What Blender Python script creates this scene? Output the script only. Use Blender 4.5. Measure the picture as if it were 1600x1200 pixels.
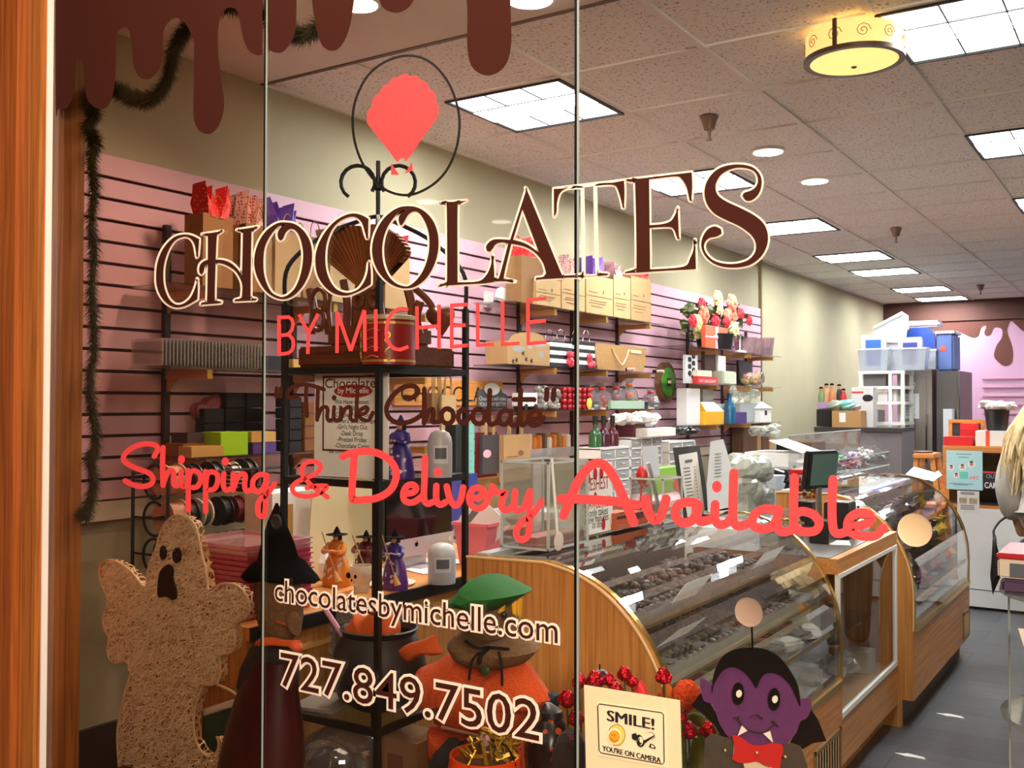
import bpy,bmesh,math,random
from mathutils import Vector,Matrix
random.seed(7)
for o in list(bpy.data.objects):
 bpy.data.objects.remove(o)
SC = bpy.context.scene
COL = SC.collection
PI = math.pi
RU,COS,SIN = random.uniform,math.cos,math.sin
# ---------------------------------------------------------------- camera (solved from the ceiling grid; 0.61 m tiles)
F,YAW,PITCH,ROLL = 1574.3,0.575276,0.0190059,0.0018401
EYE = Vector((0,0,1.4))
FW = Vector((-SIN(YAW) * COS(PITCH),COS(YAW) * COS(PITCH),SIN(PITCH)))
R0 = Vector((COS(YAW),SIN(YAW),0))
U0 = R0.cross(FW)
RT = R0 * COS(ROLL) + U0 * SIN(ROLL)
UP = U0 * COS(ROLL) - R0 * SIN(ROLL)
cd = bpy.data.cameras.new('camera')
cd.sensor_width = 36
cd.lens = F * 36 / 1600
cd.clip_start = 0.02
cd.clip_end = 60
co = bpy.data.objects.new('camera',cd)
COL.objects.link(co)
co.matrix_world = Matrix(((RT.x,UP.x,-FW.x,EYE.x),(RT.y,UP.y,-FW.y,EYE.y),(RT.z,UP.z,-FW.z,EYE.z),(0,0,0,1)))
SC.camera = co
# ---------------------------------------------------------------- world, exposure, big lights
SC.view_settings.view_transform = 'Standard'
SC.view_settings.look = 'None'
SC.view_settings.gamma = 1
SC.view_settings.exposure = 0.5
SC.view_settings.use_curve_mapping = False
SC.cycles.transparent_max_bounces = 32
SC.cycles.max_bounces = 7
SC.cycles.caustics_reflective = False
SC.cycles.caustics_refractive = False
SC.cycles.sample_clamp_indirect = 6
W = bpy.data.worlds.new('world')
SC.world = W
W.use_nodes = True
W.node_tree.nodes['Background'].inputs[0].default_value = (0.9,0.75,0.6,1)
W.node_tree.nodes['Background'].inputs[1].default_value = 0.06
def area(name,loc,size,power,color,rot=(0,0,0),sy=None):
 l = bpy.data.lights.new(name,'AREA')
 l.size = size
 if sy:
  l.shape = 'RECTANGLE'
  l.size_y = sy
 l.energy = power
 l.color = color
 o = bpy.data.objects.new(name,l)
 COL.objects.link(o)
 o.location = loc
 o.rotation_euler = rot
 return o
GY = 1.5            # outer face of the shop window
CEIL = 2.73
WX = -3.15          # side wall with the slatwall
# warm concourse ceiling lights outside the window
area('concourse_light',(-0.9,0.75,2.95),2.4,34,(1.0,0.80,0.60),sy=0.7)
area('concourse_light',(1.9,-1.7,2.7),1.6,290,(1.0,0.85,0.70),rot=(math.radians(62),0,math.radians(48)),sy=1.6)
def spot(name,loc,aim,power,color,cone=1.9,r=0.05):
 l = bpy.data.lights.new(name,'SPOT')
 l.energy = power
 l.color = color
 l.spot_size = cone
 l.spot_blend = 0.9
 l.shadow_soft_size = r
 o = bpy.data.objects.new(name,l)
 COL.objects.link(o)
 o.location = loc
 o.rotation_euler = (Vector(aim) - Vector(loc)).to_track_quat('-Z','Y').to_euler()
 return o
# lamps in the soffit just behind the window
spot('soffit_spotlight',(-2.30,2.50,2.62),(-2.75,1.9,0.9),40,(1.0,0.82,0.62),2.2)
spot('soffit_downlight',(-1.76,2.76,2.70),(-1.76,2.45,0.8),40,(1.0,0.88,0.72),2.3)
# the fluorescent troffers carry their own light (built with the ceiling): corner of each 0.61 m cell
TROFFERS = [(-2.05 - 0.61,3.53 + 0.61 * k) for k in (0,3,6,9,11,14,16)] + [(-0.83,3.53 + 0.61 * k) for k in (0,3,6,10,14)]
# ---------------------------------------------------------------- picture-to-place helpers
def ray(x,y):
 return RT * ((x - 800) / F) - UP * ((y - 600) / F) + FW
def at(x,y,X=None,Y=None,Z=None):
 d = ray(x,y)
 if X is not None:
  t = X / d.x
 elif Y is not None:
  t = Y / d.y
 else:
  t = (Z - EYE.z) / d.z
 return EYE + d * t
def mpp(p):                                  # metres per picture pixel at a point
 return (Vector(p) - EYE).dot(FW) / F
# ---------------------------------------------------------------- materials
def lin(c):
 return tuple((v / 255 / 12.92) if v <= 10 else ((v / 255 + 0.055) / 1.055) ** 2.4 for v in c[:3]) + (1,)
MATS = {}
def nt(m):
 return m.node_tree.nodes,m.node_tree.links
def mat(name,rgb,rough=0.6,metal=0,spec=0.5,coat=0,trans=0,emit=0,noise=0,nscale=20,bump=0,alpha=1,sss=0):
 if name in MATS:
  return MATS[name]
 m = bpy.data.materials.new(name)
 m.use_nodes = True
 N,L = nt(m)
 b = N['Principled BSDF']
 b.inputs['Base Color'].default_value = lin(rgb)
 b.inputs['Roughness'].default_value = rough
 b.inputs['Metallic'].default_value = metal
 b.inputs['Specular IOR Level'].default_value = spec
 b.inputs['Coat Weight'].default_value = coat
 b.inputs['Transmission Weight'].default_value = trans
 b.inputs['Alpha'].default_value = alpha
 if sss:
  b.inputs['Subsurface Weight'].default_value = sss
  b.inputs['Subsurface Scale'].default_value = 0.02
 if emit:
  b.inputs['Emission Color'].default_value = lin(rgb)
  b.inputs['Emission Strength'].default_value = emit
 if noise or bump:
  tc = N.new('ShaderNodeTexCoord')
  no = N.new('ShaderNodeTexNoise')
  no.inputs['Scale'].default_value = nscale
  no.inputs['Detail'].default_value = 5
  L.new(tc.outputs['Object'],no.inputs['Vector'])
  if noise:
   rp = N.new('ShaderNodeMapRange')
   rp.inputs['From Min'].default_value = 0.3
   rp.inputs['From Max'].default_value = 0.7
   rp.inputs['To Min'].default_value = 1 - noise
   rp.inputs['To Max'].default_value = 1 + noise * 0.6
   L.new(no.outputs['Fac'],rp.inputs['Value'])
   hv = N.new('ShaderNodeHueSaturation')
   hv.inputs['Color'].default_value = lin(rgb)
   L.new(rp.outputs['Result'],hv.inputs['Value'])
   L.new(hv.outputs['Color'],b.inputs['Base Color'])
  if bump:
   bp = N.new('ShaderNodeBump')
   bp.inputs['Strength'].default_value = bump
   bp.inputs['Distance'].default_value = 0.01
   L.new(no.outputs['Fac'],bp.inputs['Height'])
   L.new(bp.outputs['Normal'],b.inputs['Normal'])
 MATS[name] = m
 return m
def wood(name,c1,c2,axis='Z',scale=1.0,rough=0.45):
 if name in MATS:
  return MATS[name]
 m = mat(name,c1,rough)
 N,L = nt(m)
 tc = N.new('ShaderNodeTexCoord')
 mp = N.new('ShaderNodeMapping')
 s = [70 * scale] * 3
 s['XYZ'.index(axis)] = 2.2 * scale
 mp.inputs['Scale'].default_value = s
 n1 = N.new('ShaderNodeTexNoise')
 n1.inputs['Scale'].default_value = 1.0
 n1.inputs['Detail'].default_value = 6
 n1.inputs['Distortion'].default_value = 0.7
 mp2 = N.new('ShaderNodeMapping')
 s2 = [420 * scale] * 3
 s2['XYZ'.index(axis)] = 5 * scale
 mp2.inputs['Scale'].default_value = s2
 n2 = N.new('ShaderNodeTexNoise')
 n2.inputs['Scale'].default_value = 1.0
 n2.inputs['Detail'].default_value = 3
 ad = N.new('ShaderNodeMath')
 ad.operation = 'MULTIPLY_ADD'
 ad.inputs[1].default_value = 0.35
 rp = N.new('ShaderNodeValToRGB')
 rp.color_ramp.elements[0].color = lin(c2)
 rp.color_ramp.elements[0].position = 0.46
 rp.color_ramp.elements[1].color = lin(c1)
 rp.color_ramp.elements[1].position = 0.78
 L.new(tc.outputs['Object'],mp.inputs['Vector'])
 L.new(tc.outputs['Object'],mp2.inputs['Vector'])
 L.new(mp.outputs['Vector'],n1.inputs['Vector'])
 L.new(mp2.outputs['Vector'],n2.inputs['Vector'])
 L.new(n2.outputs['Fac'],ad.inputs[0])
 L.new(n1.outputs['Fac'],ad.inputs[2])
 L.new(ad.outputs[0],rp.inputs['Fac'])
 L.new(rp.outputs['Color'],N['Principled BSDF'].inputs['Base Color'])
 return m
def glassy(name,tint=(245,248,246),refl=1.0,rough=0.02,haze=0.0,hazecol=(235,235,235),minrefl=0.04):
 """thin clear sheet: straight-through transparency, Fresnel reflection, a little surface haze"""
 if name in MATS:
  return MATS[name]
 m = bpy.data.materials.new(name)
 m.use_nodes = True
 N,L = nt(m)
 N.remove(N['Principled BSDF'])
 out = N['Material Output']
 tr = N.new('ShaderNodeBsdfTransparent')
 tr.inputs[0].default_value = lin(tint)
 gl = N.new('ShaderNodeBsdfGlossy')
 gl.inputs['Roughness'].default_value = rough
 gl.inputs[0].default_value = (refl,refl,refl,1)
 fr = N.new('ShaderNodeFresnel')
 fr.inputs['IOR'].default_value = 1.45
 mx = N.new('ShaderNodeMath')
 mx.operation = 'MAXIMUM'
 mx.inputs[1].default_value = minrefl
 mi = N.new('ShaderNodeMath')
 mi.operation = 'MINIMUM'
 mi.inputs[1].default_value = 0.6
 L.new(fr.outputs[0],mx.inputs[0])
 L.new(mx.outputs[0],mi.inputs[0])
 ms = N.new('ShaderNodeMixShader')
 L.new(mi.outputs[0],ms.inputs[0])
 base = tr
 if haze:
  df = N.new('ShaderNodeBsdfDiffuse')
  df.inputs[0].default_value = lin(hazecol)
  m2 = N.new('ShaderNodeMixShader')
  m2.inputs[0].default_value = haze
  L.new(tr.outputs[0],m2.inputs[1])
  L.new(df.outputs[0],m2.inputs[2])
  base = m2
 L.new(base.outputs[0],ms.inputs[1])
 L.new(gl.outputs[0],ms.inputs[2])
 L.new(ms.outputs[0],out.inputs['Surface'])
 MATS[name] = m
 return m
def dotted(name,base,dot,scale=60,size=0.3,rough=0.6,kind='dots',axis=2):
 """printed paper or cloth: dots, stripes or checks laid out on the object itself"""
 if name in MATS:
  return MATS[name]
 m = mat(name,base,rough)
 N,L = nt(m)
 tc = N.new('ShaderNodeTexCoord')
 mix = N.new('ShaderNodeMix')
 mix.data_type = 'RGBA'
 mix.inputs[6].default_value = lin(base)
 mix.inputs[7].default_value = lin(dot)
 if kind == 'dots':
  v = N.new('ShaderNodeTexVoronoi')
  v.inputs['Scale'].default_value = scale
  v.inputs['Randomness'].default_value = 0.35
  c = N.new('ShaderNodeMath')
  c.operation = 'LESS_THAN'
  c.inputs[1].default_value = size
  L.new(tc.outputs['Object'],v.inputs['Vector'])
  L.new(v.outputs['Distance'],c.inputs[0])
  L.new(c.outputs[0],mix.inputs[0])
 else:
  sx = N.new('ShaderNodeSeparateXYZ')
  L.new(tc.outputs['Object'],sx.inputs[0])
  mu = N.new('ShaderNodeMath')
  mu.operation = 'MULTIPLY'
  mu.inputs[1].default_value = scale
  L.new(sx.outputs[axis],mu.inputs[0])
  fr = N.new('ShaderNodeMath')
  fr.operation = 'FRACT'
  L.new(mu.outputs[0],fr.inputs[0])
  c = N.new('ShaderNodeMath')
  c.operation = 'LESS_THAN'
  c.inputs[1].default_value = size
  L.new(fr.outputs[0],c.inputs[0])
  L.new(c.outputs[0],mix.inputs[0])
 L.new(mix.outputs[2],N['Principled BSDF'].inputs['Base Color'])
 return m
# ---------------------------------------------------------------- mesh builder
ROOT = {}          # root object name -> its base point
class MB:
 def __init__(s):
  s.bm = bmesh.new()
 def box(s,c,size,rz=0,bev=0,rx=0,ry=0,taper=1.0):
  r = bmesh.ops.create_cube(s.bm,size=1)
  vs = r['verts']
  for v in vs:
   k = taper if v.co.z > 0 else 1.0
   v.co = Vector((v.co.x * size[0] * k,v.co.y * size[1] * k,v.co.z * size[2]))
  if bev:
   es = list({e for v in vs for e in v.link_edges})
   rr = bmesh.ops.bevel(s.bm,geom=es,offset=bev,segments=2,affect='EDGES')
   vs = list({v for f in rr['faces'] for v in f.verts} | {v for v in vs if v.is_valid})
  M = Matrix.Translation(c) @ Matrix.Rotation(rz,4,'Z') @ Matrix.Rotation(ry,4,'Y') @ Matrix.Rotation(rx,4,'X')
  for v in vs:
   v.co = M @ v.co
  return s
 def span(s,a,b,bev=0):
  a,b = Vector(a),Vector(b)
  return s.box((a + b) / 2,[abs(v) for v in (b - a)],bev=bev)
 def loops(s,rings,cap0=True,cap1=True,closed=True):
  prev = None
  first = None
  for ring in rings:
   vs = [s.bm.verts.new(p) for p in ring]
   if prev:
    n = len(vs)
    for i in range(n if closed else n - 1):
     j = (i + 1) % n
     try:
      s.bm.faces.new((prev[i],prev[j],vs[j],vs[i]))
     except ValueError:
      pass
   else:
    first = vs
   prev = vs
  if closed and cap0 and len(first) > 2:
   s.bm.faces.new(list(reversed(first)))
  if closed and cap1 and len(prev) > 2:
   s.bm.faces.new(prev)
  return s
 def lathe(s,c,prof,n=20,sy=1.0,cap=True,M=None):
  c = Vector(c)
  rings = []
  for r,z in prof:
   ring = []
   for i in range(n):
    a = 2 * PI * i / n
    p = Vector((max(r,1e-4) * COS(a),max(r,1e-4) * SIN(a) * sy,z))
    if M is not None:
     p = M @ p
    ring.append(c + p)
   rings.append(ring)
  return s.loops(rings,cap,cap)
 def cyl(s,p0,p1,r0,r1=None,n=14):
  r1 = r0 if r1 is None else r1
  p0,p1 = Vector(p0),Vector(p1)
  d = (p1 - p0).normalized()
  a = d.orthogonal().normalized()
  b = d.cross(a)
  rings = [[p + (a * COS(2 * PI * i / n) + b * SIN(2 * PI * i / n)) * r for i in range(n)] for p,r in ((p0,r0),(p1,r1))]
  return s.loops(rings)
 def tube(s,pts,r,n=8,smooth=True,closed=False):
  pts = [Vector(p) for p in pts]
  if smooth and len(pts) > 2:
   pts = crv(pts,6,closed)
  rings = []
  a = None
  for i,p in enumerate(pts):
   q0,q1 = pts[max(0,i - 1)],pts[min(len(pts) - 1,i + 1)]
   d = (q1 - q0).normalized() if (q1 - q0).length > 1e-9 else Vector((0,0,1))
   a = (a - d * a.dot(d)) if a is not None else d.orthogonal()
   a = a.normalized() if a.length > 1e-6 else d.orthogonal().normalized()
   b = d.cross(a)
   rr = r[min(int(i / max(1,len(pts) - 1) * (len(r) - 1) + 0.5),len(r) - 1)] if isinstance(r,(list,tuple)) else r
   rings.append([p + (a * COS(2 * PI * k / n) + b * SIN(2 * PI * k / n)) * rr for k in range(n)])
  return s.loops(rings)
 def ball(s,c,r,sc=(1,1,1),u=14,v=9,jit=0,M=None):
  c = Vector(c)
  rings = []
  for j in range(1,v):
   t = PI * j / v
   ring = []
   for i in range(u):
    a = 2 * PI * i / u
    k = r * (1 + RU(-jit,jit))
    p = Vector((SIN(t) * COS(a) * k * sc[0],SIN(t) * SIN(a) * k * sc[1],-COS(t) * k * sc[2]))
    if M is not None:
     p = M @ p
    ring.append(c + p)
   rings.append(ring)
  return s.loops(rings)
 def poly(s,pts,thick=None):
  """flat polygon; thick = extrusion vector"""
  pts = [Vector(p) for p in pts]
  if thick is None:
   s.bm.faces.new([s.bm.verts.new(p) for p in pts])
  else:
   s.loops([pts,[p + Vector(thick) for p in pts]])
  return s
 def fill(s,contours,thick=None):
  """polygon with holes"""
  b = bmesh.new()
  es = []
  for cpts in contours:
   vs = [b.verts.new(Vector(p)) for p in cpts]
   for i in range(len(vs)):
    es.append(b.edges.new((vs[i],vs[(i + 1) % len(vs)])))
  bmesh.ops.triangle_fill(b,use_beauty=True,edges=es)
  off = [Vector((0,0,0))] + ([Vector(thick)] if thick is not None else [])
  for o in off:
   mp = {v: s.bm.verts.new(v.co + o) for v in b.verts}
   for f in b.faces:
    s.bm.faces.new([mp[v] for v in f.verts])
  b.free()
  if thick is not None:
   for cpts in contours:
    n = len(cpts)
    for i in range(n):
     p,q = Vector(cpts[i]),Vector(cpts[(i + 1) % n])
     s.bm.faces.new([s.bm.verts.new(v) for v in (p,q,q + off[1],p + off[1])])
  return s
 def grid(s,fn,nu,nv):
  """open sheet from fn(u, v) in 0..1"""
  vs = [[s.bm.verts.new(fn(i / nu,j / nv)) for j in range(nv + 1)] for i in range(nu + 1)]
  for i in range(nu):
   for j in range(nv):
    s.bm.faces.new((vs[i][j],vs[i + 1][j],vs[i + 1][j + 1],vs[i][j + 1]))
  return s
 def raw(s,verts,faces):
  vs = [s.bm.verts.new(v) for v in verts]
  for f in faces:
   try:
    s.bm.faces.new([vs[i] for i in f])
   except ValueError:
    pass
  return s
 def mesh(s,name,m,base,smooth,solid=0):
  if solid:
   bmesh.ops.solidify(s.bm,geom=s.bm.faces[:],thickness=solid)
  bmesh.ops.recalc_face_normals(s.bm,faces=s.bm.faces[:])
  for v in s.bm.verts:
   v.co -= base
  me = bpy.data.meshes.new(name)
  s.bm.to_mesh(me)
  s.bm.free()
  me.materials.append(m)
  if smooth:
   me.polygons.foreach_set('use_smooth',[True] * len(me.polygons))
   me.set_sharp_from_angle(angle=0.7)
  return me
 def build(s,name,m,parent=None,smooth=False,label=None,solid=0):
  base = ROOT.get(parent.name,Vector((0,0,0))) if parent else Vector((0,0,0))
  o = bpy.data.objects.new(name,s.mesh(name,m,base,smooth,solid))
  COL.objects.link(o)
  if parent:
   o.parent = parent
   ROOT[o.name] = base
  if label:
   o['label'] = label
  return o
 def single(s,name,m,label,cat,group=None,smooth=False,kind=None,solid=0):
  """a thing that is one mesh: origin at the middle of its base"""
  vs = [v.co for v in s.bm.verts]
  lo = Vector([min(v[i] for v in vs) for i in range(3)])
  hi = Vector([max(v[i] for v in vs) for i in range(3)])
  base = Vector(((lo.x + hi.x) / 2,(lo.y + hi.y) / 2,lo.z))
  o = bpy.data.objects.new(name,s.mesh(name,m,base,smooth,solid))
  COL.objects.link(o)
  o.location = base
  ROOT[o.name] = base
  tag(o,label,cat,group,kind)
  return o
def tag(o,label=None,cat=None,group=None,kind=None):
 if label:
  o['label'] = label
 if cat:
  o['category'] = cat
 if group:
  o['group'] = group
 if kind:
  o['kind'] = kind
 return o
def thing(name,label,cat,loc,group=None):
 o = bpy.data.objects.new(name,None)
 COL.objects.link(o)
 o.empty_display_size = 0.05
 o.location = Vector(loc)
 ROOT[o.name] = Vector(loc)
 return tag(o,label,cat,group)
def struct(mb,name,m,smooth=False):
 o = mb.build(name,m,None,smooth)
 o['kind'] = 'structure'
 return o
def dup(root,loc,label=None,rz=0,sc=None,group=None):
 def cp(o,par):
  c = o.copy()
  COL.objects.link(c)
  if par:
   c.parent = par
  for ch in [x for x in KIDS.get(o.name,[])]:
   cp(ch,c)
  return c
 KIDS.clear()
 for o in bpy.data.objects:
  if o.parent:
   KIDS.setdefault(o.parent.name,[]).append(o)
 r = cp(root,None)
 r.location = Vector(loc)
 r.rotation_euler = (0,0,rz)
 if sc:
  r.scale = sc if isinstance(sc,(tuple,list)) else (sc,sc,sc)
 if label:
  r['label'] = label
 if group:
  r['group'] = group
 return r
KIDS = {}
def crv(pts,k=8,closed=False):
 """Catmull-Rom through points (any dimension)"""
 n = len(pts)
 out = []
 rng = range(n if closed else n - 1)
 for i in rng:
  if closed:
   p0,p1,p2,p3 = pts[(i - 1) % n],pts[i],pts[(i + 1) % n],pts[(i + 2) % n]
  else:
   p0,p1,p2,p3 = pts[max(i - 1,0)],pts[i],pts[i + 1],pts[min(i + 2,n - 1)]
  for j in range(k):
   t = j / k
   out.append(type(p1)([0.5 * ((2 * b) + (-a + c) * t + (2 * a - 5 * b + 4 * c - d) * t * t + (-a + 3 * b - 3 * c + d) * t ** 3) for a,b,c,d in zip(p0,p1,p2,p3)]))
 if not closed:
  out.append(type(pts[-1])(pts[-1]))
 return out
# ---------------------------------------------------------------- writing
TXT = {}
def glyphs(s,offset=0.0,res=3):
 """flat outline of a line of text in em units: verts, faces, width"""
 key = (s,offset)
 if key not in TXT:
  cu = bpy.data.curves.new('tmp','FONT')
  cu.body = s
  cu.offset = offset
  cu.resolution_u = res
  o = bpy.data.objects.new('tmp',cu)
  COL.objects.link(o)
  dg = bpy.context.evaluated_depsgraph_get()
  dg.update()
  me = o.evaluated_get(dg).to_mesh()
  vs = [(v.co.x,v.co.y) for v in me.vertices]
  fs = [tuple(p.vertices) for p in me.polygons]
  o.evaluated_get(dg).to_mesh_clear()
  bpy.data.objects.remove(o)
  bpy.data.curves.remove(cu)
  TXT[key] = (vs,fs)
 return TXT[key]
def text_on(mb,s,p0,ux,uy,width=None,height=None,offset=0.0,align='L',ref=None):
 """lay text from p0 (baseline left, centre or right) along ux (unit) with up uy; width or cap height in metres"""
 vs,fs = glyphs(s,offset)
 if not vs:
  return mb
 rv = glyphs(ref or s,0.0)[0]
 x0,x1 = min(v[0] for v in rv),max(v[0] for v in rv)
 kh = (height / 0.72) if height else None
 kw = (width / (x1 - x0)) if width else kh
 if kh is None:
  kh = kw
 ux,uy,p0 = Vector(ux),Vector(uy),Vector(p0)
 sh = {'L': x0,'C': (x0 + x1) / 2,'R': x1}[align]
 return mb.raw([p0 + ux * ((v[0] - sh) * kw) + uy * (v[1] * kh) for v in vs],fs)
def ribbon(pts,w,k=6,closed=False,smooth=True,cap=True):
 """pen stroke in picture space: list of polygons; w a width or a list"""
 P = [Vector(p) for p in pts]
 n0 = len(P)
 ws = w if isinstance(w,(list,tuple)) else [w] * n0
 Q = [Vector((p.x,p.y,ws[i])) for i,p in enumerate(P)]
 if smooth and n0 > 2:
  Q = crv(Q,k,closed)
 polys = []
 n = len(Q)
 LR = []
 for i in range(n):
  a,b = (Q[(i - 1) % n],Q[(i + 1) % n]) if closed else (Q[max(0,i - 1)],Q[min(n - 1,i + 1)])
  d = Vector((b.x - a.x,b.y - a.y))
  d = d.normalized() if d.length > 1e-9 else Vector((1,0))
  nn = Vector((-d.y,d.x)) * Q[i].z / 2
  c = Vector((Q[i].x,Q[i].y))
  LR.append((c + nn,c - nn))
 for i in range(n if closed else n - 1):
  j = (i + 1) % n
  polys.append([LR[i][0],LR[j][0],LR[j][1],LR[i][1]])
 if cap and not closed:
  for q in (Q[0],Q[-1]):
   polys.append([Vector((q.x + q.z / 2 * COS(t * PI / 6),q.y + q.z / 2 * SIN(t * PI / 6))) for t in range(12)])
 return polys
def disc(x,y,r,n=20,ry=None):
 ry = r if ry is None else ry
 return [Vector((x + r * COS(2 * PI * i / n),y + ry * SIN(2 * PI * i / n))) for i in range(n)]
# ================================================================ THE SETTING
V = Vector
GLOWC = mat('troffer_tube',(246,250,252),emit=92)
GLOWS = mat('troffer_lens',(244,250,255),emit=3.0)
M_T = {}
def tile_mat():
 m = mat('ceiling_tile',(172,156,142),0.95,spec=0.1)
 N,L = nt(m)
 tc = N.new('ShaderNodeTexCoord')
 v = N.new('ShaderNodeTexNoise')
 v.inputs['Scale'].default_value = 75
 v.inputs['Detail'].default_value = 2
 v.inputs['Roughness'].default_value = 0.7
 r = N.new('ShaderNodeValToRGB')
 r.color_ramp.elements[0].position = 0.33
 r.color_ramp.elements[0].color = lin((150,140,132))
 r.color_ramp.elements[1].position = 0.42
 r.color_ramp.elements[1].color = lin((246,243,240))
 L.new(tc.outputs['Object'],v.inputs['Vector'])
 L.new(v.outputs['Fac'],r.inputs['Fac'])
 L.new(r.outputs['Color'],N['Principled BSDF'].inputs['Base Color'])
 return m
def floor_mat():
 m = mat('floor_plank',(86,88,92),0.38,spec=0.5)
 N,L = nt(m)
 tc = N.new('ShaderNodeTexCoord')
 b = N.new('ShaderNodeTexBrick')
 b.inputs['Scale'].default_value = 1
 b.inputs['Brick Width'].default_value = 0.92
 b.inputs['Row Height'].default_value = 0.31
 b.inputs['Mortar Size'].default_value = 0.003
 b.inputs['Color1'].default_value = lin((82,84,89))
 b.inputs['Color2'].default_value = lin((68,70,76))
 b.inputs['Mortar'].default_value = lin((44,42,42))
 b.offset = 0.37
 n = N.new('ShaderNodeTexNoise')
 mp = N.new('ShaderNodeMapping')
 mp.inputs['Scale'].default_value = (2,22,1)
 n.inputs['Scale'].default_value = 1.6
 n.inputs['Detail'].default_value = 6
 mx = N.new('ShaderNodeMix')
 mx.data_type = 'RGBA'
 mx.blend_type = 'MULTIPLY'
 mx.inputs[0].default_value = 0.75
 r = N.new('ShaderNodeMapRange')
 r.inputs['From Min'].default_value = 0.3
 r.inputs['From Max'].default_value = 0.7
 r.inputs['To Min'].default_value = 0.62
 r.inputs['To Max'].default_value = 1.2
 L.new(tc.outputs['Object'],b.inputs['Vector'])
 L.new(tc.outputs['Object'],mp.inputs['Vector'])
 L.new(mp.outputs['Vector'],n.inputs['Vector'])
 L.new(n.outputs['Fac'],r.inputs['Value'])
 L.new(b.outputs['Color'],mx.inputs[6])
 L.new(r.outputs['Result'],mx.inputs[7])
 L.new(mx.outputs[2],N['Principled BSDF'].inputs['Base Color'])
 return m
CREAM = mat('cream_paint',(166,158,130),0.8,noise=0.05,nscale=3,bump=0.1)
XR,YB = 2.6,14.0
struct(MB().span((WX - 0.1,1.45,-0.08),(XR + 0.1,YB + 0.1,0)),'floor',floor_mat())
struct(MB().span((WX - 0.1,2.93,CEIL + 0.006),(XR + 0.1,YB + 0.1,CEIL + 0.12)),'ceiling',tile_mat())
SOFF = mat('soffit_paint',(232,222,212),0.9,noise=0.04,nscale=4)
struct(MB().span((WX - 0.1,GY - 0.05,CEIL - 0.004),(XR + 0.1,2.93,CEIL + 0.12)),'ceiling_soffit',SOFF)
g = MB()
x = -0.83 + 0.61 * -3 - 0.61
for i in range(-4,6):
 xx = -0.83 + 0.61 * i
 if WX < xx < XR:
  g.span((xx - 0.013,2.93,CEIL - 0.004),(xx + 0.013,YB,CEIL + 0.008))
for k in range(0,18):
 yy = 3.53 + 0.61 * k
 if yy < YB:
  g.span((WX,yy - 0.012,CEIL - 0.002),(XR,yy + 0.012,CEIL + 0.008))
g.span((WX,2.93,CEIL - 0.006),(WX + 0.025,YB,CEIL + 0.008))
struct(g,'ceiling_grid_trim',mat('tbar',(236,230,224),0.6))
struct(MB().span((WX,2.925,CEIL - 0.008),(XR,2.945,CEIL + 0.006)),'trim_1',mat('tbar_dark',(90,72,56),0.6))
struct(MB().span((WX - 0.1,GY,0),(WX,YB,CEIL)),'wall_left',CREAM)
struct(MB().span((XR,GY,0),(XR + 0.1,YB,CEIL)),'wall_right',CREAM)
struct(MB().span((WX - 0.1,YB,0),(XR + 0.1,YB + 0.1,CEIL)),'wall_back',mat('pink_paint',(196,152,182),0.8))
struct(MB().span((WX,1.62,0),(WX + 0.02,10.2,0.27)),'baseboard_left',mat('dark_base',(42,30,24),0.5))
struct(MB().span((WX,9.05,0.3),(WX + 0.03,9.08,CEIL)),'trim_2',mat('cream_trim',(150,138,106),0.7))
# storefront surround
struct(MB().span((0.70,GY - 0.05,0),(XR + 0.1,GY + 0.08,CEIL)),'wall_front',CREAM)
struct(MB().span((-6.0,GY - 0.08,CEIL + 0.05),(XR + 0.1,GY + 0.08,3.5)),'wall_front_header',SOFF)
# slatwall: pink tongues with dark grooves between (one continuous panel on the wall)
PINK = mat('slat_pink',(208,164,180),0.55)
GRV = mat('slat_groove',(74,34,30),0.7)
struct(MB().span((WX,1.75,1.055),(WX + 0.006,9.04,2.275)),'slatwall_backing_trim',GRV)
g = MB()
for i in range(16):
 z0 = 1.055 + i * 0.0762
 g.span((WX + 0.004,1.75,z0 + 0.004),(WX + 0.022,9.04,z0 + 0.0762 - 0.008 if i < 15 else 2.275))
struct(g,'slatwall_panel',PINK)
struct(MB().span((WX,1.75,0.985),(WX + 0.024,9.04,1.052)),'trim_3',mat('cream_ledge',(196,180,164),0.6))
# brown chocolate paint on top of the back wall, running down in drips
BRN = mat('brown_paint',(96,50,40),0.75,noise=0.15,nscale=60)
def bk(px,py):
 return at(px,py,Y=YB - 0.004)
drip = [(1375,470),(1620,462),(1660,462),(1660,560),(1632,540),(1620,520),(1600,518),(1588,508),(1580,502),(1575,510),(1574,520),(1581,540),(1583,555),(1580,568),(1570,572),(1560,566),(1553,556),(1557,540),(1565,528),(1566,516),(1560,512),(1553,513),(1548,523),(1541,525),(1538,519),(1541,511),(1538,509),(1533,513),(1529,525),(1521,528),(1510,524),(1495,517),(1489,519),(1487,530),(1480,540),(1470,545),(1450,540),(1420,538),(1390,540),(1375,540)]
dd = [drip[0],drip[1],drip[2],drip[3]] + [tuple(v) for v in crv([V(p) for p in drip[4:]],4)]
struct(MB().fill([[bk(*p) for p in dd]],(0,0.003,0)),'wall_back_drip_trim',BRN)
struct(MB().span((WX,YB - 0.03,2.47),(XR,YB - 0.005,CEIL)),'trim_4',mat('brown_band',(84,46,38),0.7))
g = MB()
for i in range(7):
 g.span((-1.95,YB - 0.02,1.05 + i * 0.11),(-1.0,YB - 0.006,1.05 + i * 0.11 + 0.012))
struct(g,'trim_5',mat('pink_groove',(176,96,120),0.7))
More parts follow.
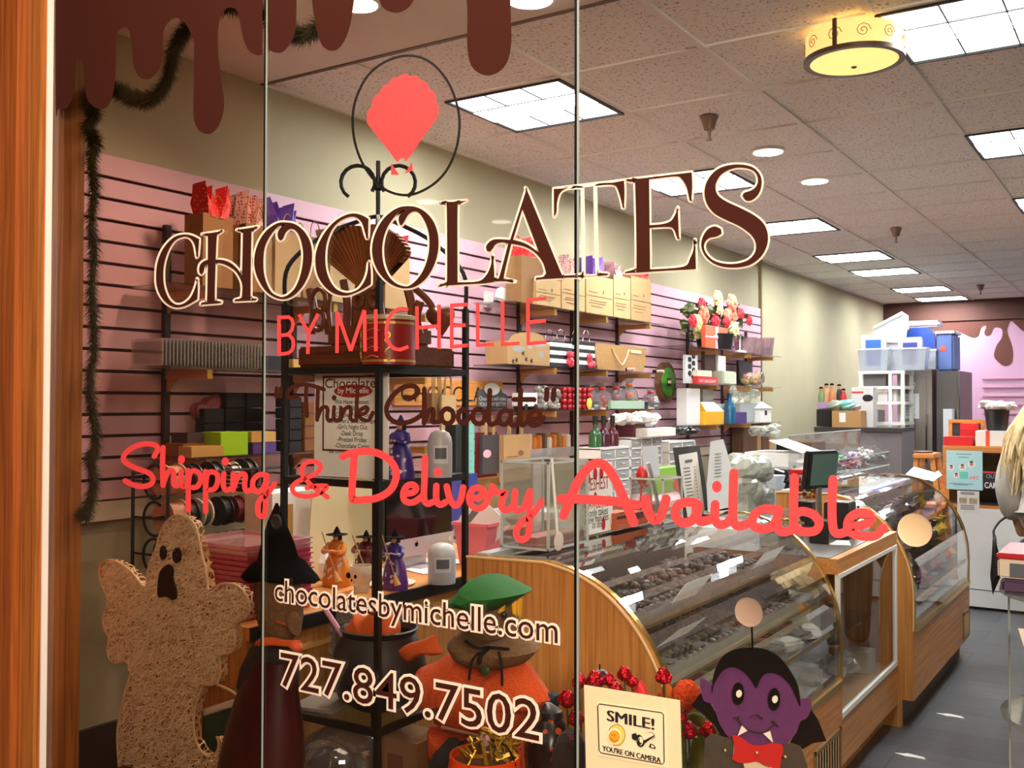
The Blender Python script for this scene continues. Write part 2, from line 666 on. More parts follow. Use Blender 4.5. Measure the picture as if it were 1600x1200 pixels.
# ---------------------------------------------------------------- concourse outside the window
struct(MB().span((-8,-5,-0.08),(5,GY - 0.06,0)),'floor_concourse',mat('terrazzo',(120,92,70),0.5))
struct(MB().span((-8,-5,3.0),(5,GY - 0.06,3.1)),'ceiling_concourse',mat('mall_ceiling',(140,110,84),0.9))
struct(MB().span((-8,-5.1,0),(5,-5,3.0)),'wall_concourse',mat('mall_wall',(92,62,42),0.9))
g = MB()
OAK = wood('oak_trim',(178,108,48),(132,70,28),'Z',1.0,0.4)
OAK2 = wood('oak_counter',(200,138,74),(164,104,50),'Z',1.2,0.42)
OAKY = wood('oak_counter_y',(206,142,76),(170,106,52),'Y',1.2,0.42)
# oak pilaster left of the glass, its front boards and the return that runs in behind the glass
JX = at(76,600,Y=GY).x
struct(MB().span((JX - 0.065,GY - 0.03,0),(JX - 0.004,GY + 0.012,3.0)),'trim_6',OAK)
struct(MB().span((JX - 0.135,GY - 0.05,0),(JX - 0.072,GY + 0.01,3.0)).span((JX - 0.9,GY - 0.05,0),(JX - 0.145,GY + 0.01,3.0)),'trim_7',wood('oak_dark',(170,92,40),(118,58,22),'Z',0.8,0.4))
RX = at(126,500,Y=GY + 0.1).x
struct(MB().span((JX - 0.10,GY + 0.013,0),(JX - 0.008,GY + 0.10,CEIL)),'wall_jamb',wood('oak_return',(196,136,74),(146,92,42),'Z',0.9,0.45))
struct(MB().span((JX - 0.008,GY - 0.012,0),(JX + 0.0,GY + 0.004,CEIL)),'trim_8',mat('chrome_strip',(240,234,226),0.35))  # the chrome's bright reflection is put into a pale diffuse colour
# glass panes: butt-jointed sheets, dark polished edges
S1,S2 = at(412,600,Y=GY).x,at(901,600,Y=GY).x
EDG = mat('glass_edge',(10,12,12),0.5,spec=0.2)
EDL = mat('glass_edge_highlight',(150,160,152),0.4)
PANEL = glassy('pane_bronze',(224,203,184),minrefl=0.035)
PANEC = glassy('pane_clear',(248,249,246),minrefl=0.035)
PANER = PANEC
T = 0.010
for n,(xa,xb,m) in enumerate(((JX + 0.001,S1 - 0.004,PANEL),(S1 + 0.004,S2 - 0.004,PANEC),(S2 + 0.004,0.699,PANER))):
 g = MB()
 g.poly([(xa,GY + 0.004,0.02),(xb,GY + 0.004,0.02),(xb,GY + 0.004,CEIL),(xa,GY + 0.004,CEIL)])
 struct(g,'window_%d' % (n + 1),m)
for xs in (S1,S2):
 struct(MB().span((xs - 0.0045,GY - 0.0005,0.0),(xs + 0.0,GY + 0.0015,CEIL)),'window_edge_trim',EDG)
 struct(MB().span((xs + 0.0005,GY - 0.0005,0.0),(xs + 0.0040,GY + 0.0015,CEIL)),'window_edge_highlight_trim',EDL)  # pale strip paints the highlight along the pane edge
# low display deck behind the glass
DECK = 0.42
struct(MB().span((JX + 0.0,GY + 0.02,0),(-0.95,2.15,DECK)).span((-0.95,GY + 0.02,0),(-0.25,2.12,DECK)),'floor_deck',mat('deck_cloth',(52,40,34),0.9))
# ---------------------------------------------------------------- ceiling fixtures
FRM = mat('troffer_frame',(30,28,26),0.5)
LOUV = mat('troffer_louvre',(84,86,88),0.5)
t0 = None
for n,(x,y) in enumerate(TROFFERS):
 if t0 is None:
  t0 = t = thing('ceiling_light','','ceiling light',(0,0,CEIL),'recessed fluorescent ceiling lights')
  a = 0.595
  o = 0.008
  g = MB()
  for (p,q) in (((o,o),(a,o + 0.012)),((o,a - 0.012),(a,a)),((o,o),(o + 0.016,a)),((a - 0.016,o),(a,a))):
   g.span((p[0],p[1],CEIL - 0.010),(q[0],q[1],CEIL + 0.004))
  g.build('frame',FRM,t)
  ROOT[t.name] = V((0,0,CEIL))
  w = (a - o - 0.032) / 3
  for r in range(3):
   y0 = o + 0.014 + r * w
   MB().span((o + 0.017,y0 + 0.002,CEIL - 0.004),(a - 0.017,y0 + w - 0.002,CEIL + 0.002)).build('tube_lens' if r == 1 else 'side_lens',GLOWC if r == 1 else GLOWS,t)
  g = MB()
  for r in range(1,3):
   yy = o + 0.014 + r * w
   g.span((o + 0.016,yy - 0.003,CEIL - 0.008),(a - 0.016,yy + 0.003,CEIL - 0.003))
  for r in range(1,3):
   xx = o + 0.016 + r * (a - o - 0.032) / 3
   g.span((xx - 0.0025,o + 0.014,CEIL - 0.008),(xx + 0.0025,a - 0.014,CEIL - 0.003))
  g.build('louvre',LOUV,t)
 else:
  t = dup(t0,(x,y,CEIL))
 t.location = (x,y,CEIL)
 row = 'left row over the display cases' if x < -2 else 'right row over the aisle'
 k = n if n < 7 else n - 7
 t['label'] = ['nearest','second','third','fourth','fifth','sixth','farthest'][k if not (n == 11) else 6] + ' recessed fluorescent ceiling light of the ' + row
DLM = mat('downlight_glow',(255,250,238),emit=9)
RIM = mat('downlight_rim',(236,230,222),0.5)
def downlight(x,y,z,label,r=0.075,group='round recessed downlights'):
 t = thing('downlight',label,'ceiling light',(x,y,z),group)
 MB().lathe((x,y,z - 0.008),[(r + 0.012,0.012),(r + 0.014,0.003),(r + 0.002,0)],24).build('trim_ring',RIM,t,True)
 MB().lathe((x,y,z - 0.010),[(r,0.003),(r,0)],24).build('lens',DLM,t)
 return t
p = at(1200,236,Z=CEIL)
downlight(p.x,p.y,CEIL,'round recessed downlight nearer the window, right of the bell-shaped sprinkler')
p = at(1273,282,Z=CEIL)
downlight(p.x,p.y,CEIL,'second round recessed downlight behind the first, over the middle of the shop')
p = at(828,-4,Z=CEIL)
downlight(p.x,p.y,CEIL,'round downlight in the plain soffit just behind the window')
for px,py,lb in ((668,316,'warm downlight in the concourse ceiling, mirrored in the glass above the L'),(783,347,'second warm downlight in the concourse ceiling, mirrored in the glass above the A')):
 q = at(px,py,Z=2.985)
 downlight(q.x,2 * GY - q.y,2.996,lb,0.085,'concourse downlights mirrored in the glass')
# spot on the soffit
p = at(520,-2,Z=CEIL)
t = thing('spotlight','white track spotlight on the soffit behind the chocolate drips','spotlight',(p.x,p.y,CEIL))
MB().lathe((p.x,p.y,CEIL - 0.012),[(0.05,0),(0.05,0.012)],18).build('mount',RIM,t)
a,b = V((p.x,p.y,CEIL - 0.012)),at(560,6,Z=CEIL - 0.05)
MB().cyl(a,a + V((0,0,-0.04)),0.012).build('stem',RIM,t)
MB().lathe(b,[(0.035,0.06),(0.06,0.03),(0.072,0),(0.066,-0.004)],20).build('lamp_head',RIM,t,True)
MB().lathe(b,[(0.062,-0.001),(0.062,-0.006)],20).build('lens',DLM,t)
MB().cyl(a + V((0,0,-0.03)),b + V((0,0,0.05)),0.009).build('arm',RIM,t)
# drum lamp
p = at(1334,46,Z=CEIL)
t = thing('drum_ceiling_lamp','amber drum ceiling lamp with scroll pattern and dark bottom ring','ceiling lamp',(p.x,p.y,CEIL))
SH = mat('drum_shade',(250,206,128),0.6,emit=0.75)
MB().lathe((p.x,p.y,CEIL - 0.105),[(0.165,0.085),(0.165,0.0)],40,cap=False).build('shade',SH,t,True)
DK = mat('drum_metal',(94,74,56),0.4,metal=0.4)
SCRM = mat('drum_scroll',(190,134,62),0.6)
for i in range(11):
 a0 = 2 * PI * i / 11
 pts = []
 for j in range(16):
  rr = 0.026 * (1 - j / 17)
  th = j * 0.75
  u,w_ = a0 + rr * COS(th) / 0.165,CEIL - 0.062 + rr * SIN(th)
  pts.append((p.x + 0.168 * COS(u),p.y + 0.168 * SIN(u),w_))
 MB().tube(pts,0.0016,4,smooth=False).build('scroll',SCRM,t)
MB().lathe((p.x,p.y,CEIL - 0.118),[(0.150,0.0),(0.172,0.0),(0.172,0.016),(0.150,0.016),(0.150,0.0)],40,cap=False).build('bottom_ring',DK,t,True)
for a0 in (0.2,2.3,4.4):
 q = V((p.x + 0.169 * COS(a0 - 1.9),p.y + 0.169 * SIN(a0 - 1.9),CEIL - 0.06))
 MB().box(q,(0.006,0.014,0.10),rz=a0 - 1.9).build('strap',DK,t)
MB().lathe((p.x,p.y,CEIL - 0.122),[(0.004,-0.012),(0.09,-0.007),(0.150,0.006),(0.150,0.010)],40).build('diffuser',mat('drum_bowl',(255,214,130),0.6,emit=0.95),t,True)
MB().lathe((p.x,p.y,CEIL - 0.140),[(0.004,0),(0.011,0.004),(0.009,0.008)],12).build('finial',DK,t,True)
MB().lathe((p.x,p.y,CEIL - 0.02),[(0.07,0),(0.07,0.02)],24).build('ceiling_plate',DK,t,True)
SPK = mat('sprinkler',(120,98,82),0.45,metal=0.3)
for n,(px,py) in enumerate(((1108,183),(1400,357),(1532,445))):
 p = at(px,py,Z=CEIL)
 t = thing('sprinkler',('nearest','middle','farthest')[n] + ' of three bell-shaped fire sprinklers on the ceiling','sprinkler',(p.x,p.y,CEIL),'bell-shaped fire sprinklers')
 MB().lathe((p.x,p.y,CEIL - 0.062),[(0.018,0),(0.024,0.004),(0.028,0.02),(0.036,0.045),(0.044,0.062)],20).build('bell',SPK,t,True)
 MB().cyl((p.x,p.y,CEIL - 0.105),(p.x,p.y,CEIL - 0.06),0.008).build('nozzle',SPK,t)
 MB().lathe((p.x,p.y,CEIL - 0.108),[(0.015,0),(0.015,0.003)],14).build('deflector',SPK,t)
# ================================================================ VINYL LETTERING ON THE SHOP WINDOW
CORAL = mat('coral_vinyl',(240,70,74),0.55)
CHOC = mat('chocolate_vinyl',(62,26,18),0.8,spec=0.12)
CREV = mat('cream_vinyl',(255,232,212),0.6)
BLKV = mat('black_vinyl',(14,10,10),0.5)
def gl(p,lift):
 return at(p[0],p[1],Y=GY - lift)
def cc(pts,ox,oy,s):
 return [V((ox + x / s,oy + y / s)) for x,y in pts]
def smooth_c(pts,sharp=55):
 """round a traced contour, keeping corners that turn hard"""
 n = len(pts)
 cor = []
 for i in range(n):
  a,b,c = pts[i - 1],pts[i],pts[(i + 1) % n]
  d1,d2 = (b - a),(c - b)
  cor.append(d1.length > 1e-6 and d2.length > 1e-6 and math.degrees(d1.angle(d2)) > sharp)
 out = []
 for i in range(n):
  p0,p1,p2,p3 = pts[i - 1],pts[i],pts[(i + 1) % n],pts[(i + 2) % n]
  if cor[i]:
   p0 = p1
  if cor[(i + 1) % n]:
   p3 = p2
  k = 4 if (p2 - p1).length > 4 else 2
  for j in range(k):
   t = j / k
   out.append(V([0.5 * ((2 * b) + (-a + c) * t + (2 * a - 5 * b + 4 * c - d) * t * t + (-a + 3 * b - 3 * c + d) * t ** 3) for a,b,c,d in zip(p0,p1,p2,p3)]))
 return out
def letter(parent,contours,border=6.2):
 cs = [smooth_c(c) for c in contours]
 MB().fill([[gl(p,0.004) for p in c] for c in cs]).build('letter',CHOC,parent)
 g = MB()
 for c in cs:
  for q in ribbon(c,border,smooth=False,closed=True):
   g.poly([gl(p,0.002) for p in q])
  for p in c:
   g.poly([gl(q,0.0015) for q in disc(p.x,p.y,border / 2,8)])
 g.build('letter_border',CREV,parent)
L1 = (230,320,7.06)
L2 = (390,320,7.06)
L3 = (560,300,7.06)
L4 = (720,270,6)
L5 = (860,250,6)
L6 = (1000,240,6.314)
t = thing('window_lettering','arched CHOCOLATES window lettering, dark brown serif capitals with cream border','lettering',gl((720,460),0.004))
letter(t,[cc([(572,388),(562,372),(480,335),(390,328),(300,355),(215,430),(150,530),(110,650),(98,780),(105,890),(140,990),(210,1080),(300,1128),(380,1125),(460,1095),(552,1040),(558,930),(553,815),(545,860),(520,940),(480,1020),(430,1070),(370,1100),(310,1097),(250,1050),(205,960),(180,850),(180,700),(205,580),(250,470),(310,390),(380,355),(440,352),(490,382),(522,440),(538,520),(548,578),(558,560),(566,480)],*L1)])
letter(t,[cc([(605,325),(830,290),(790,320),(768,350),(755,605),(840,610),(920,640),(990,700),(1045,775),(1055,320),(1040,290),(990,278),(1225,240),(1165,288),(1150,320),(1140,1000),(1160,1025),(1205,1040),(1200,1052),(965,1062),(970,1050),(1030,1030),(1045,1000),(1045,865),(985,745),(920,690),(840,650),(755,635),(745,1020),(765,1055),(820,1070),(815,1082),(590,1100),(600,1085),(640,1070),(660,1040),(668,655),(640,670),(620,740),(600,765),(578,750),(572,710),(585,660),(620,625),(668,605),(668,350),(655,328)],*L1)])
letter(t,[cc([(400,195),(480,205),(560,250),(630,330),(675,430),(690,560),(675,690),(630,820),(560,930),(470,1010),(370,1040),(270,1015),(180,950),(110,850),(65,740),(50,630),(65,510),(110,390),(180,290),(270,220),(340,195)],*L2),
           cc([(330,1012),(250,970),(195,880),(160,760),(152,620),(165,480),(205,380),(265,290),(330,228),(415,210),(350,245),(318,285),(308,330),(322,380),(345,392),(370,370),(395,310),(435,270),(480,265),(530,310),(570,410),(590,540),(580,680),(545,820),(490,930),(420,995),(370,1014)],*L2)])
letter(t,[cc([(1312,155),(1230,110),(1130,95),(1030,125),(930,190),(840,290),(770,410),(728,550),(730,690),(765,810),(840,910),(930,975),(1040,1000),(1130,985),(1230,940),(1338,875),(1338,740),(1322,625),(1310,660),(1300,740),(1270,830),(1210,920),(1130,962),(1050,968),(960,930),(890,840),(845,710),(835,570),(850,430),(900,290),(970,200),(1050,150),(1130,128),(1190,145),(1240,200),(1280,330),(1297,372),(1306,350)],*L2)])
letter(t,[cc([(560,155),(650,170),(740,220),(820,310),(870,430),(885,560),(870,700),(820,840),(740,960),(630,1040),(510,1062),(390,1030),(290,960),(210,860),(165,750),(150,640),(165,520),(210,400),(280,290),(370,210),(460,165)],*L3),
           cc([(500,1038),(410,1003),(330,920),(280,800),(262,660),(275,520),(320,390),(385,290),(460,217),(570,178),(500,214),(452,258),(443,310),(458,362),(478,367),(510,320),(550,250),(610,212),(670,230),(730,320),(775,450),(782,600),(760,740),(710,870),(640,970),(560,1033)],*L3)])
letter(t,[[V(p) for p in [(688,317),(729,313.5),(719,318.5),(715,323.5),(715,441),(747,439.5),(760,429.5),(767,414),(770,397),(772,420),(772.5,440),(750,443),(685,446),(695,442.5),(698.5,438),(698,324.5),(695,319)]]])
letter(t,[cc([(612,165),(640,205),(935,925),(975,962),(1090,964),(1085,975),(705,1000),(708,985),(770,975),(800,940),(770,840),(700,750),(600,690),(475,662),(405,965),(430,998),(510,1018),(315,1012),(325,998),(360,975),(445,660),(385,650),(330,668),(300,710),(275,738),(245,730),(236,690),(270,645),(330,622),(462,628)],*L4),
           cc([(578,340),(738,755),(640,680),(560,645),(490,628)],*L4)])
letter(t,[cc([(32,270),(300,240),(690,192),(695,300),(690,450),(680,450),(660,360),(630,270),(590,232),(420,240),(438,1020),(460,1055),(540,1065),(538,1078),(240,1100),(245,1085),(290,1070),(312,1035),(300,258),(160,265),(90,310),(62,400),(58,480),(42,520),(35,515)],*L5)])
letter(t,[cc([(700,190),(1325,115),(1330,250),(1320,385),(1305,370),(1280,260),(1235,180),(1180,152),(925,180),(930,610),(1050,600),(1130,570),(1170,510),(1195,445),(1205,740),(1190,730),(1160,650),(1110,625),(930,635),(935,1025),(1245,1000),(1310,920),(1345,830),(1357,745),(1365,1020),(700,1060),(705,1050),(780,1025),(808,990),(795,230),(770,205)],*L5)])
letter(t,[cc([(1010,415),(1030,385),(1090,365),(1140,330),(1165,270),(1150,200),(1100,155),(1000,135),(900,150),(810,200),(760,270),(745,340),(770,410),(850,470),(1000,540),(1130,610),(1220,690),(1260,790),(1255,900),(1200,1010),(1100,1090),(970,1120),(830,1115),(720,1075),(640,1000),(605,910),(620,820),(670,745),(740,718),(800,745),(805,790),(760,815),(690,830),(645,870),(632,930),(665,1000),(740,1060),(860,1088),(980,1080),(1080,1040),(1140,960),(1140,870),(1090,790),(980,710),(850,650),(740,590),(670,510),(638,410),(650,300),(710,200),(800,135),(920,108),(1040,112),(1130,145),(1190,220),(1200,310),(1170,400),(1110,455),(1050,460)],*L6)])
def strokes(name,label,m,lines,lift=0.0035):
 """pen-stroke lettering: lines = [(ox, oy, scale, width, smooth, [strokes])]; one letter part per list"""
 p0 = lines[0]
 t = thing(name,label,'lettering',gl((p0[0] + 60,p0[1] + 40),lift))
 for ox,oy,s,w,sm,groups in lines:
  for grp in groups:
   g = MB()
   lf = lift
   for st in grp:
    lf += 0.0004
    if len(st) == 1:
     x,y,r = st[0]
     g.poly([gl(q,lf) for q in disc(ox + x / s,oy + y / s,r / s * 0.82,20,r / s)])
     continue
    for q in ribbon(cc(st,ox,oy,s),w,smooth=sm,cap=sm):
     g.poly([gl(p,lf + (0.0002 if len(q) > 4 else 0)) for p in q])
   lift += 0.00015
   g.build('letter',m,t)
 return t
strokes('window_lettering','thin coral BY MICHELLE capitals on the glass under the big brown word',CORAL,[
 (420,450,7.27,5.6,False,[
  [[(115,318),(118,765)],[(100,335),(225,330),(262,355),(275,410),(265,470),(232,515),(190,533),(110,540)],[(190,530),(240,540),(275,590),(280,650),(265,705),(225,738),(170,748),(100,752)]],
  [[(345,300),(450,515)],[(560,292),(450,515)],[(450,505),(443,750)]],
  [[(775,738),(778,268)],[(778,275),(930,715)],[(930,715),(1085,250)],[(1087,255),(1093,720)]],
  [[(1215,242),(1215,718)]],
  [[(1585,245),(1530,232),(1475,238),(1410,275),(1362,345),(1338,440),(1335,510),(1342,575),(1375,645),(1425,690),(1490,702),(1585,665)]]]),
 (640,450,6.957,5.6,False,[
  [[(80,200),(82,668)],[(320,182),(320,662)],[(85,432),(320,412)]],
  [[(458,185),(458,655)],[(442,190),(625,178)],[(460,412),(610,402)],[(445,640),(634,622)]],
  [[(740,158),(740,635)],[(725,622),(916,612)]],
  [[(1010,142),(1010,628)],[(995,614),(1195,600)]],
  [[(1285,122),(1290,618)],[(1270,132),(1485,112)],[(1290,370),(1480,355)],[(1278,605),(1487,588)]]])])
strokes('window_lettering','coral handwritten Shipping & Delivery Available across the glass',CORAL,[
 (180,670,6.154,8.4,True,[
  [[(375,265),(408,200),(385,158),(290,145),(180,175),(95,240),(82,300),(130,345),(230,390),(330,430),(365,490),(330,540),(240,555),(150,530),(95,500)]],
  [[(460,180),(455,350),(460,545)],[(460,540),(500,430),(540,400),(562,430),(560,520),(585,548),(625,530)]],
  [[(635,410),(630,510),(655,555),(690,530)],[(637,295,42)]],
  [[(700,400),(702,600),(703,780)],[(700,560),(720,430),(770,405),(815,440),(820,500),(790,555),(745,565)]],
  [[(868,410),(868,600),(870,795)],[(868,570),(885,440),(930,415),(980,440),(985,510),(955,575),(905,590)],[(820,480),(845,470),(868,440)]],
  [[(1045,430),(1040,540),(1065,590),(1110,575),(1140,550)],[(1058,315,42)]],
  [[(1135,430),(1130,590)],[(1135,580),(1175,470),(1215,435),(1250,450),(1245,560),(1275,600),(1320,575)]],
  [[(1455,450),(1390,440),(1330,490),(1325,560),(1360,605),(1410,590),(1445,520)],[(1455,445),(1450,650),(1440,800),(1420,842),(1380,825),(1368,750),(1395,680),(1470,620),(1530,530)]]]),
 (430,680,7.27,7.6,True,[
  [[(595,705),(480,620),(400,560),(310,450),(300,390),(340,320),(420,298),(490,320),(515,365),(470,430),(370,478),(250,530),(197,590),(212,650),(290,690),(400,692),(490,660),(575,605),(580,580),(520,575),(440,580),(360,600)]]]),
 (430,680,7.27,11.6,True,[
  [[(765,245),(850,208),(1000,185),(1150,200),(1290,275),(1370,400),(1360,530),(1290,640),(1150,715),(1000,735),(900,735),(872,700),(882,450),(900,225)]]]),
 (600,690,5.926,10.2,True,[
  [[(185,485),(270,470),(297,430),(262,398),(210,415),(178,480),(192,545),(250,565),(310,540),(370,490)]],
  [[(380,150),(375,350),(370,520),(400,575),(450,560)]],
  [[(485,410),(485,540),(520,585),(570,560)],[(497,282,46)]],
  [[(580,415),(610,530),(660,592),(710,540),(732,425)]],
  [[(800,515),(880,520),(922,470),(880,428),(820,445),(788,520),(815,595),(880,618),(940,580),(985,470)]],
  [[(1000,415),(1040,470),(1120,475),(1100,520),(1085,600),(1130,635),(1190,600)]],
  [[(1215,460),(1205,600),(1240,640),(1300,600),(1345,470)],[(1350,460),(1345,650),(1340,840),(1300,905),(1240,895),(1225,830),(1280,740),(1370,680),(1430,600),(1455,555)]]]),
 (860,700,6.154,14.5,True,[
  [[(125,650),(180,520),(260,330),(370,185),(460,145),(540,185),(620,300),(700,470),(800,715)],[(100,490),(300,492),(600,512),(720,530),(835,545)]],
  [[(915,490),(930,590),(990,690),(1050,670),(1090,580),(1112,490)]],
  [[(1385,525),(1300,520),(1220,560),(1200,640),(1250,710),(1340,710),(1400,640),(1420,545)],[(1408,545),(1402,620),(1440,705),(1530,690)]]]),
 (1080,710,5,14.0,True,[
  [[(188,390),(185,500),(220,548),(280,535),(315,490)],[(200,252,46)]],
  [[(332,145),(325,400),(330,520),(370,560),(440,540)]],
  [[(680,440),(580,425),(500,465),(478,540),(530,580),(620,570),(670,500),(685,435)],[(672,430),(675,560),(710,605),(790,590)]],
  [[(805,180),(800,420),(803,590)],[(800,470),(870,445),(960,475),(1000,540),(970,595),(890,605),(815,585)]],
  [[(1108,195),(1100,420),(1110,580),(1150,620),(1220,600)]],
  [[(1235,560),(1340,552),(1405,510),(1380,465),(1300,460),(1238,500),(1222,570),(1270,622),(1380,642),(1450,630),(1500,575)]]])])
strokes('window_lettering','dark brown handwritten "Think Chocolate" in quotes across the middle of the glass',CHOC,[
 (420,590,6.957,6.2,True,[
  [[(85,115),(80,205)],[(130,115),(125,205)]],
  [[(600,130),(500,95),(370,75),(260,105),(205,160),(215,215),(310,212)],[(410,85),(405,200),(415,420)]],
  [[(535,110),(528,300),(525,460)],[(525,450),(570,340),(620,320),(640,350),(635,430),(660,470),(710,440)]],
  [[(710,320),(705,430),(735,470),(780,440)],[(710,220,32)]],
  [[(785,330),(780,460)],[(785,440),(830,340),(880,320),(892,380),(885,440),(920,470)]],
  [[(965,120),(955,300),(950,470)],[(960,380),(1050,320),(1075,345),(1040,390),(970,410),(1030,460),(1090,460),(1130,380)]]]),
 (600,590,5.714,7.8,True,[
  [[(190,175),(260,175),(305,120),(260,75),(170,88),(80,160),(25,260),(40,350),(110,400),(210,400),(300,360),(360,310)]],
  [[(360,105),(360,250),(358,405)],[(360,390),(400,300),(435,285),(442,340),(435,395),(490,395)]],
  [[(565,278),(612,305),(615,375),(575,410),(525,390),(512,330),(535,290),(568,278),(590,285)]],
  [[(745,305),(700,285),(668,320),(668,380),(710,405),(780,340)]],
  [[(845,280),(893,308),(895,378),(855,412),(805,392),(793,335),(815,292),(848,280),(870,286)]],
  [[(945,115),(938,300),(935,390),(965,420),(1015,385)]],
  [[(1130,310),(1090,292),(1045,310),(1025,365),(1045,410),(1090,415),(1130,360)],[(1135,300),(1130,400),(1160,428),(1210,390)]],
  [[(1220,110),(1215,260),(1215,390),(1240,425),(1290,380)],[(1160,195),(1340,195)]],
  [[(1300,372),(1370,368),(1393,320),(1350,292),(1300,330),(1290,390),(1330,428),(1390,410),(1425,355)]],
  [[(1455,105),(1450,195)],[(1518,110),(1510,195)]]])])
def window_text(label,s,a,b,capa,off):
 """outlined printed line between two picture points on the glass"""
 A,B = gl(a,0.004),gl(b,0.004)
 w = abs(B.x - A.x)
 base = A.z
 h = abs(gl(capa,0.004).z - base)
 t = thing('window_lettering',label,'lettering',(A.x,A.y,base))
 text_on(MB(),s,(A.x,GY - 0.0035,base),(1,0,0),(0,0,1),w,h,0.002).build('print',CHOC,t)
 text_on(MB(),s,(A.x,GY - 0.0018,base),(1,0,0),(0,0,1),w,h,off,ref=s).build('print_border',CREV,t)
window_text('outlined chocolatesbymichelle.com web address low on the glass','chocolatesbymichelle.com',(429,938),(871,1002),(450,906),0.062)
window_text('outlined 727.849.7502 phone number on the glass under the web address','727.849.7502',(438,1071),(842,1147),(440,1017),0.052)
# scallop shell emblem in an oval ring
C0 = (635,195)
t = thing('window_emblem','coral scallop shell in a thin black oval ring on the glass','emblem',gl((635,304),0.003))
g = MB()
oval = crv([V(p) for p in [(640,87),(672,97),(698,125),(713,160),(718,195),(712,235),(695,270),(668,294),(635,305),(600,295),(572,265),(556,228),(551,190),(556,155),(575,118),(605,95)]],6,True)
for q in ribbon(oval,3.9,smooth=False,closed=True):
 g.poly([gl(p,0.003) for p in q])
g.build('oval_ring',BLKV,t)
tip = V((627.5,262))
edge = [(573,192),(577,182),(580,166),(586,156),(594,144),(600,138),(609,128),(616,123),(627,118),(637,118),(648,119),(656,124),(665,130),(671,138),(678,146),(682,160),(686,172),(684,182)]
ribs = 9
pe = crv([V(p) for p in edge],8)
lob = []
n = len(pe)
for i in range(ribs):
 lob.append((pe[int(i * (n - 1) / ribs)],pe[int((i + 1) * (n - 1) / ribs)]))
for a,b in lob:
 m_ = (a + b) / 2
 outv = (m_ - tip).normalized() * ((b - a).length * 0.22)
 arc = [a + (b - a) * u + outv * (4 * u * (1 - u)) for u in [k / 6 for k in range(7)]]
 c_ = sum(arc,V((0,0))) / 7
 shr = lambda p: p + ((m_ + (tip - m_) * 0.4) - p).normalized() * 0.7 if (p - tip).length > 6 else p
 base_pts = [tip + (b - tip) * 0.10,tip + (a - tip) * 0.10]
 MB().poly([gl(shr(p),0.003) for p in arc + base_pts]).build('shell_rib',CORAL,t)
for q in ([(611,255),(624,273),(611,273)],[(632,272),(644,253),(645,266)]):
 MB().poly([gl(p,0.003) for p in q]).build('shell_hinge',CORAL,t)
# dripping chocolate border along the top, one sheet per pane
D1 = [(87,-70),(87,165),(91,170),(98,171),(107,165),(116,145),(119,105),(121,92),(126,92),(131,108),(135,150),(145,165),(157,170),(169,165),(178,140),(181,100),(182,60),(186,48),(194,43),(202,49),(206,70),(208,98),(215,117),(226,124),(239,120),(251,103),(254,80),(256,50),(263,35),(276,28),(289,36),(298,52),(303,70),(303,110),(302,170),(304,190),(310,203),(320,209),(331,208),(342,196),(349,175),(350,155),(344,110),(341,80),(341,45),(345,26),(353,14),(362,12),(370,17),(375,35),(380,60),(388,78),(400,86),(410,85.5),(410,-70)]
D2 = [(418,-70),(419,70),(422,78),(430,82),(442,81),(455,66),(462,45),(463,20),(464,-20),(468,-40),(480,-40),(486,-20),(489,15),(495,48),(503,70),(515,79),(529,76),(541,58),(548,35),(553,5),(556,-20),(564,-38),(580,-38),(588,-15),(596,8),(606,17),(620,20),(634,15),(645,3),(655,-22),(668,-38),(715,-40),(726,-20),(730,15),(730,70),(735,100),(748,114),(763,118),(780,112),(793,96),(799,65),(798,20),(798,-20),(806,-40),(880,-42),(895,-50),(895,-70)]
for D,lb in ((D1,'dark chocolate drip decal at the top of the left glass pane'),(D2,'dark chocolate drip decal at the top of the middle glass pane')):
 pts = [V(p) for p in D]
 c = [gl(p,0.003) for p in smooth_c(pts,70)]
 MB().fill([c]).single('chocolate_drip_decal',CHOC,lb,'decal')
# ================================================================ HALLOWEEN WINDOW DISPLAY (between glass and counter)
def flat(mb,pts,Y,th=0.003,curve=False):
 """felt or card piece cut to an outline, standing at depth Y, with thickness"""
 P = [V(p) for p in pts]
 if curve:
  P = smooth_c(P,60)
 return mb.fill([[at(p.x,p.y,Y=Y) for p in P]],(0,th,0))
def puff(mb,pts,Y,d,curve=True,prof=((0.25,1.0),(0.6,0.86),(0.86,0.5),(1.0,0.0)),mid=None):
 """stuffed cloth shape: outline in the picture, bulging d metres both ways about depth Y"""
 P = [V(p) for p in pts]
 if curve:
  P = smooth_c(P,75)
 c = V(mid) if mid else sum(P,V((0,0))) / len(P)
 rings = []
 for s,k in prof:
  rings.append([at(c.x + (p.x - c.x) * s,c.y + (p.y - c.y) * s,Y=Y) + V((0,k * d,0)) for p in P])
 for s,k in reversed(prof[:-1]):
  rings.append([at(c.x + (p.x - c.x) * s,c.y + (p.y - c.y) * s,Y=Y) - V((0,k * d,0)) for p in P])
 return mb.loops(rings)
def column(mb,rows,Y,k=0.8,n=18,wob=0.0):
 """round body from picture rows (y, left x, right x); depth = k times the width"""
 rings = []
 for j,(y,a,b) in enumerate(rows):
  c = at((a + b) / 2,y,Y=Y)
  r = (at(b,y,Y=Y) - at(a,y,Y=Y)).x / 2
  rings.append([c + V((r * COS(2 * PI * i / n) * (1 + wob * SIN(5 * i + j)),r * k * SIN(2 * PI * i / n) * (1 + wob * COS(7 * i)),0)) for i in range(n)])
 return mb.loops(rings)
def pw(pts,Y):
 return [at(p[0],p[1],Y=Y) for p in pts]
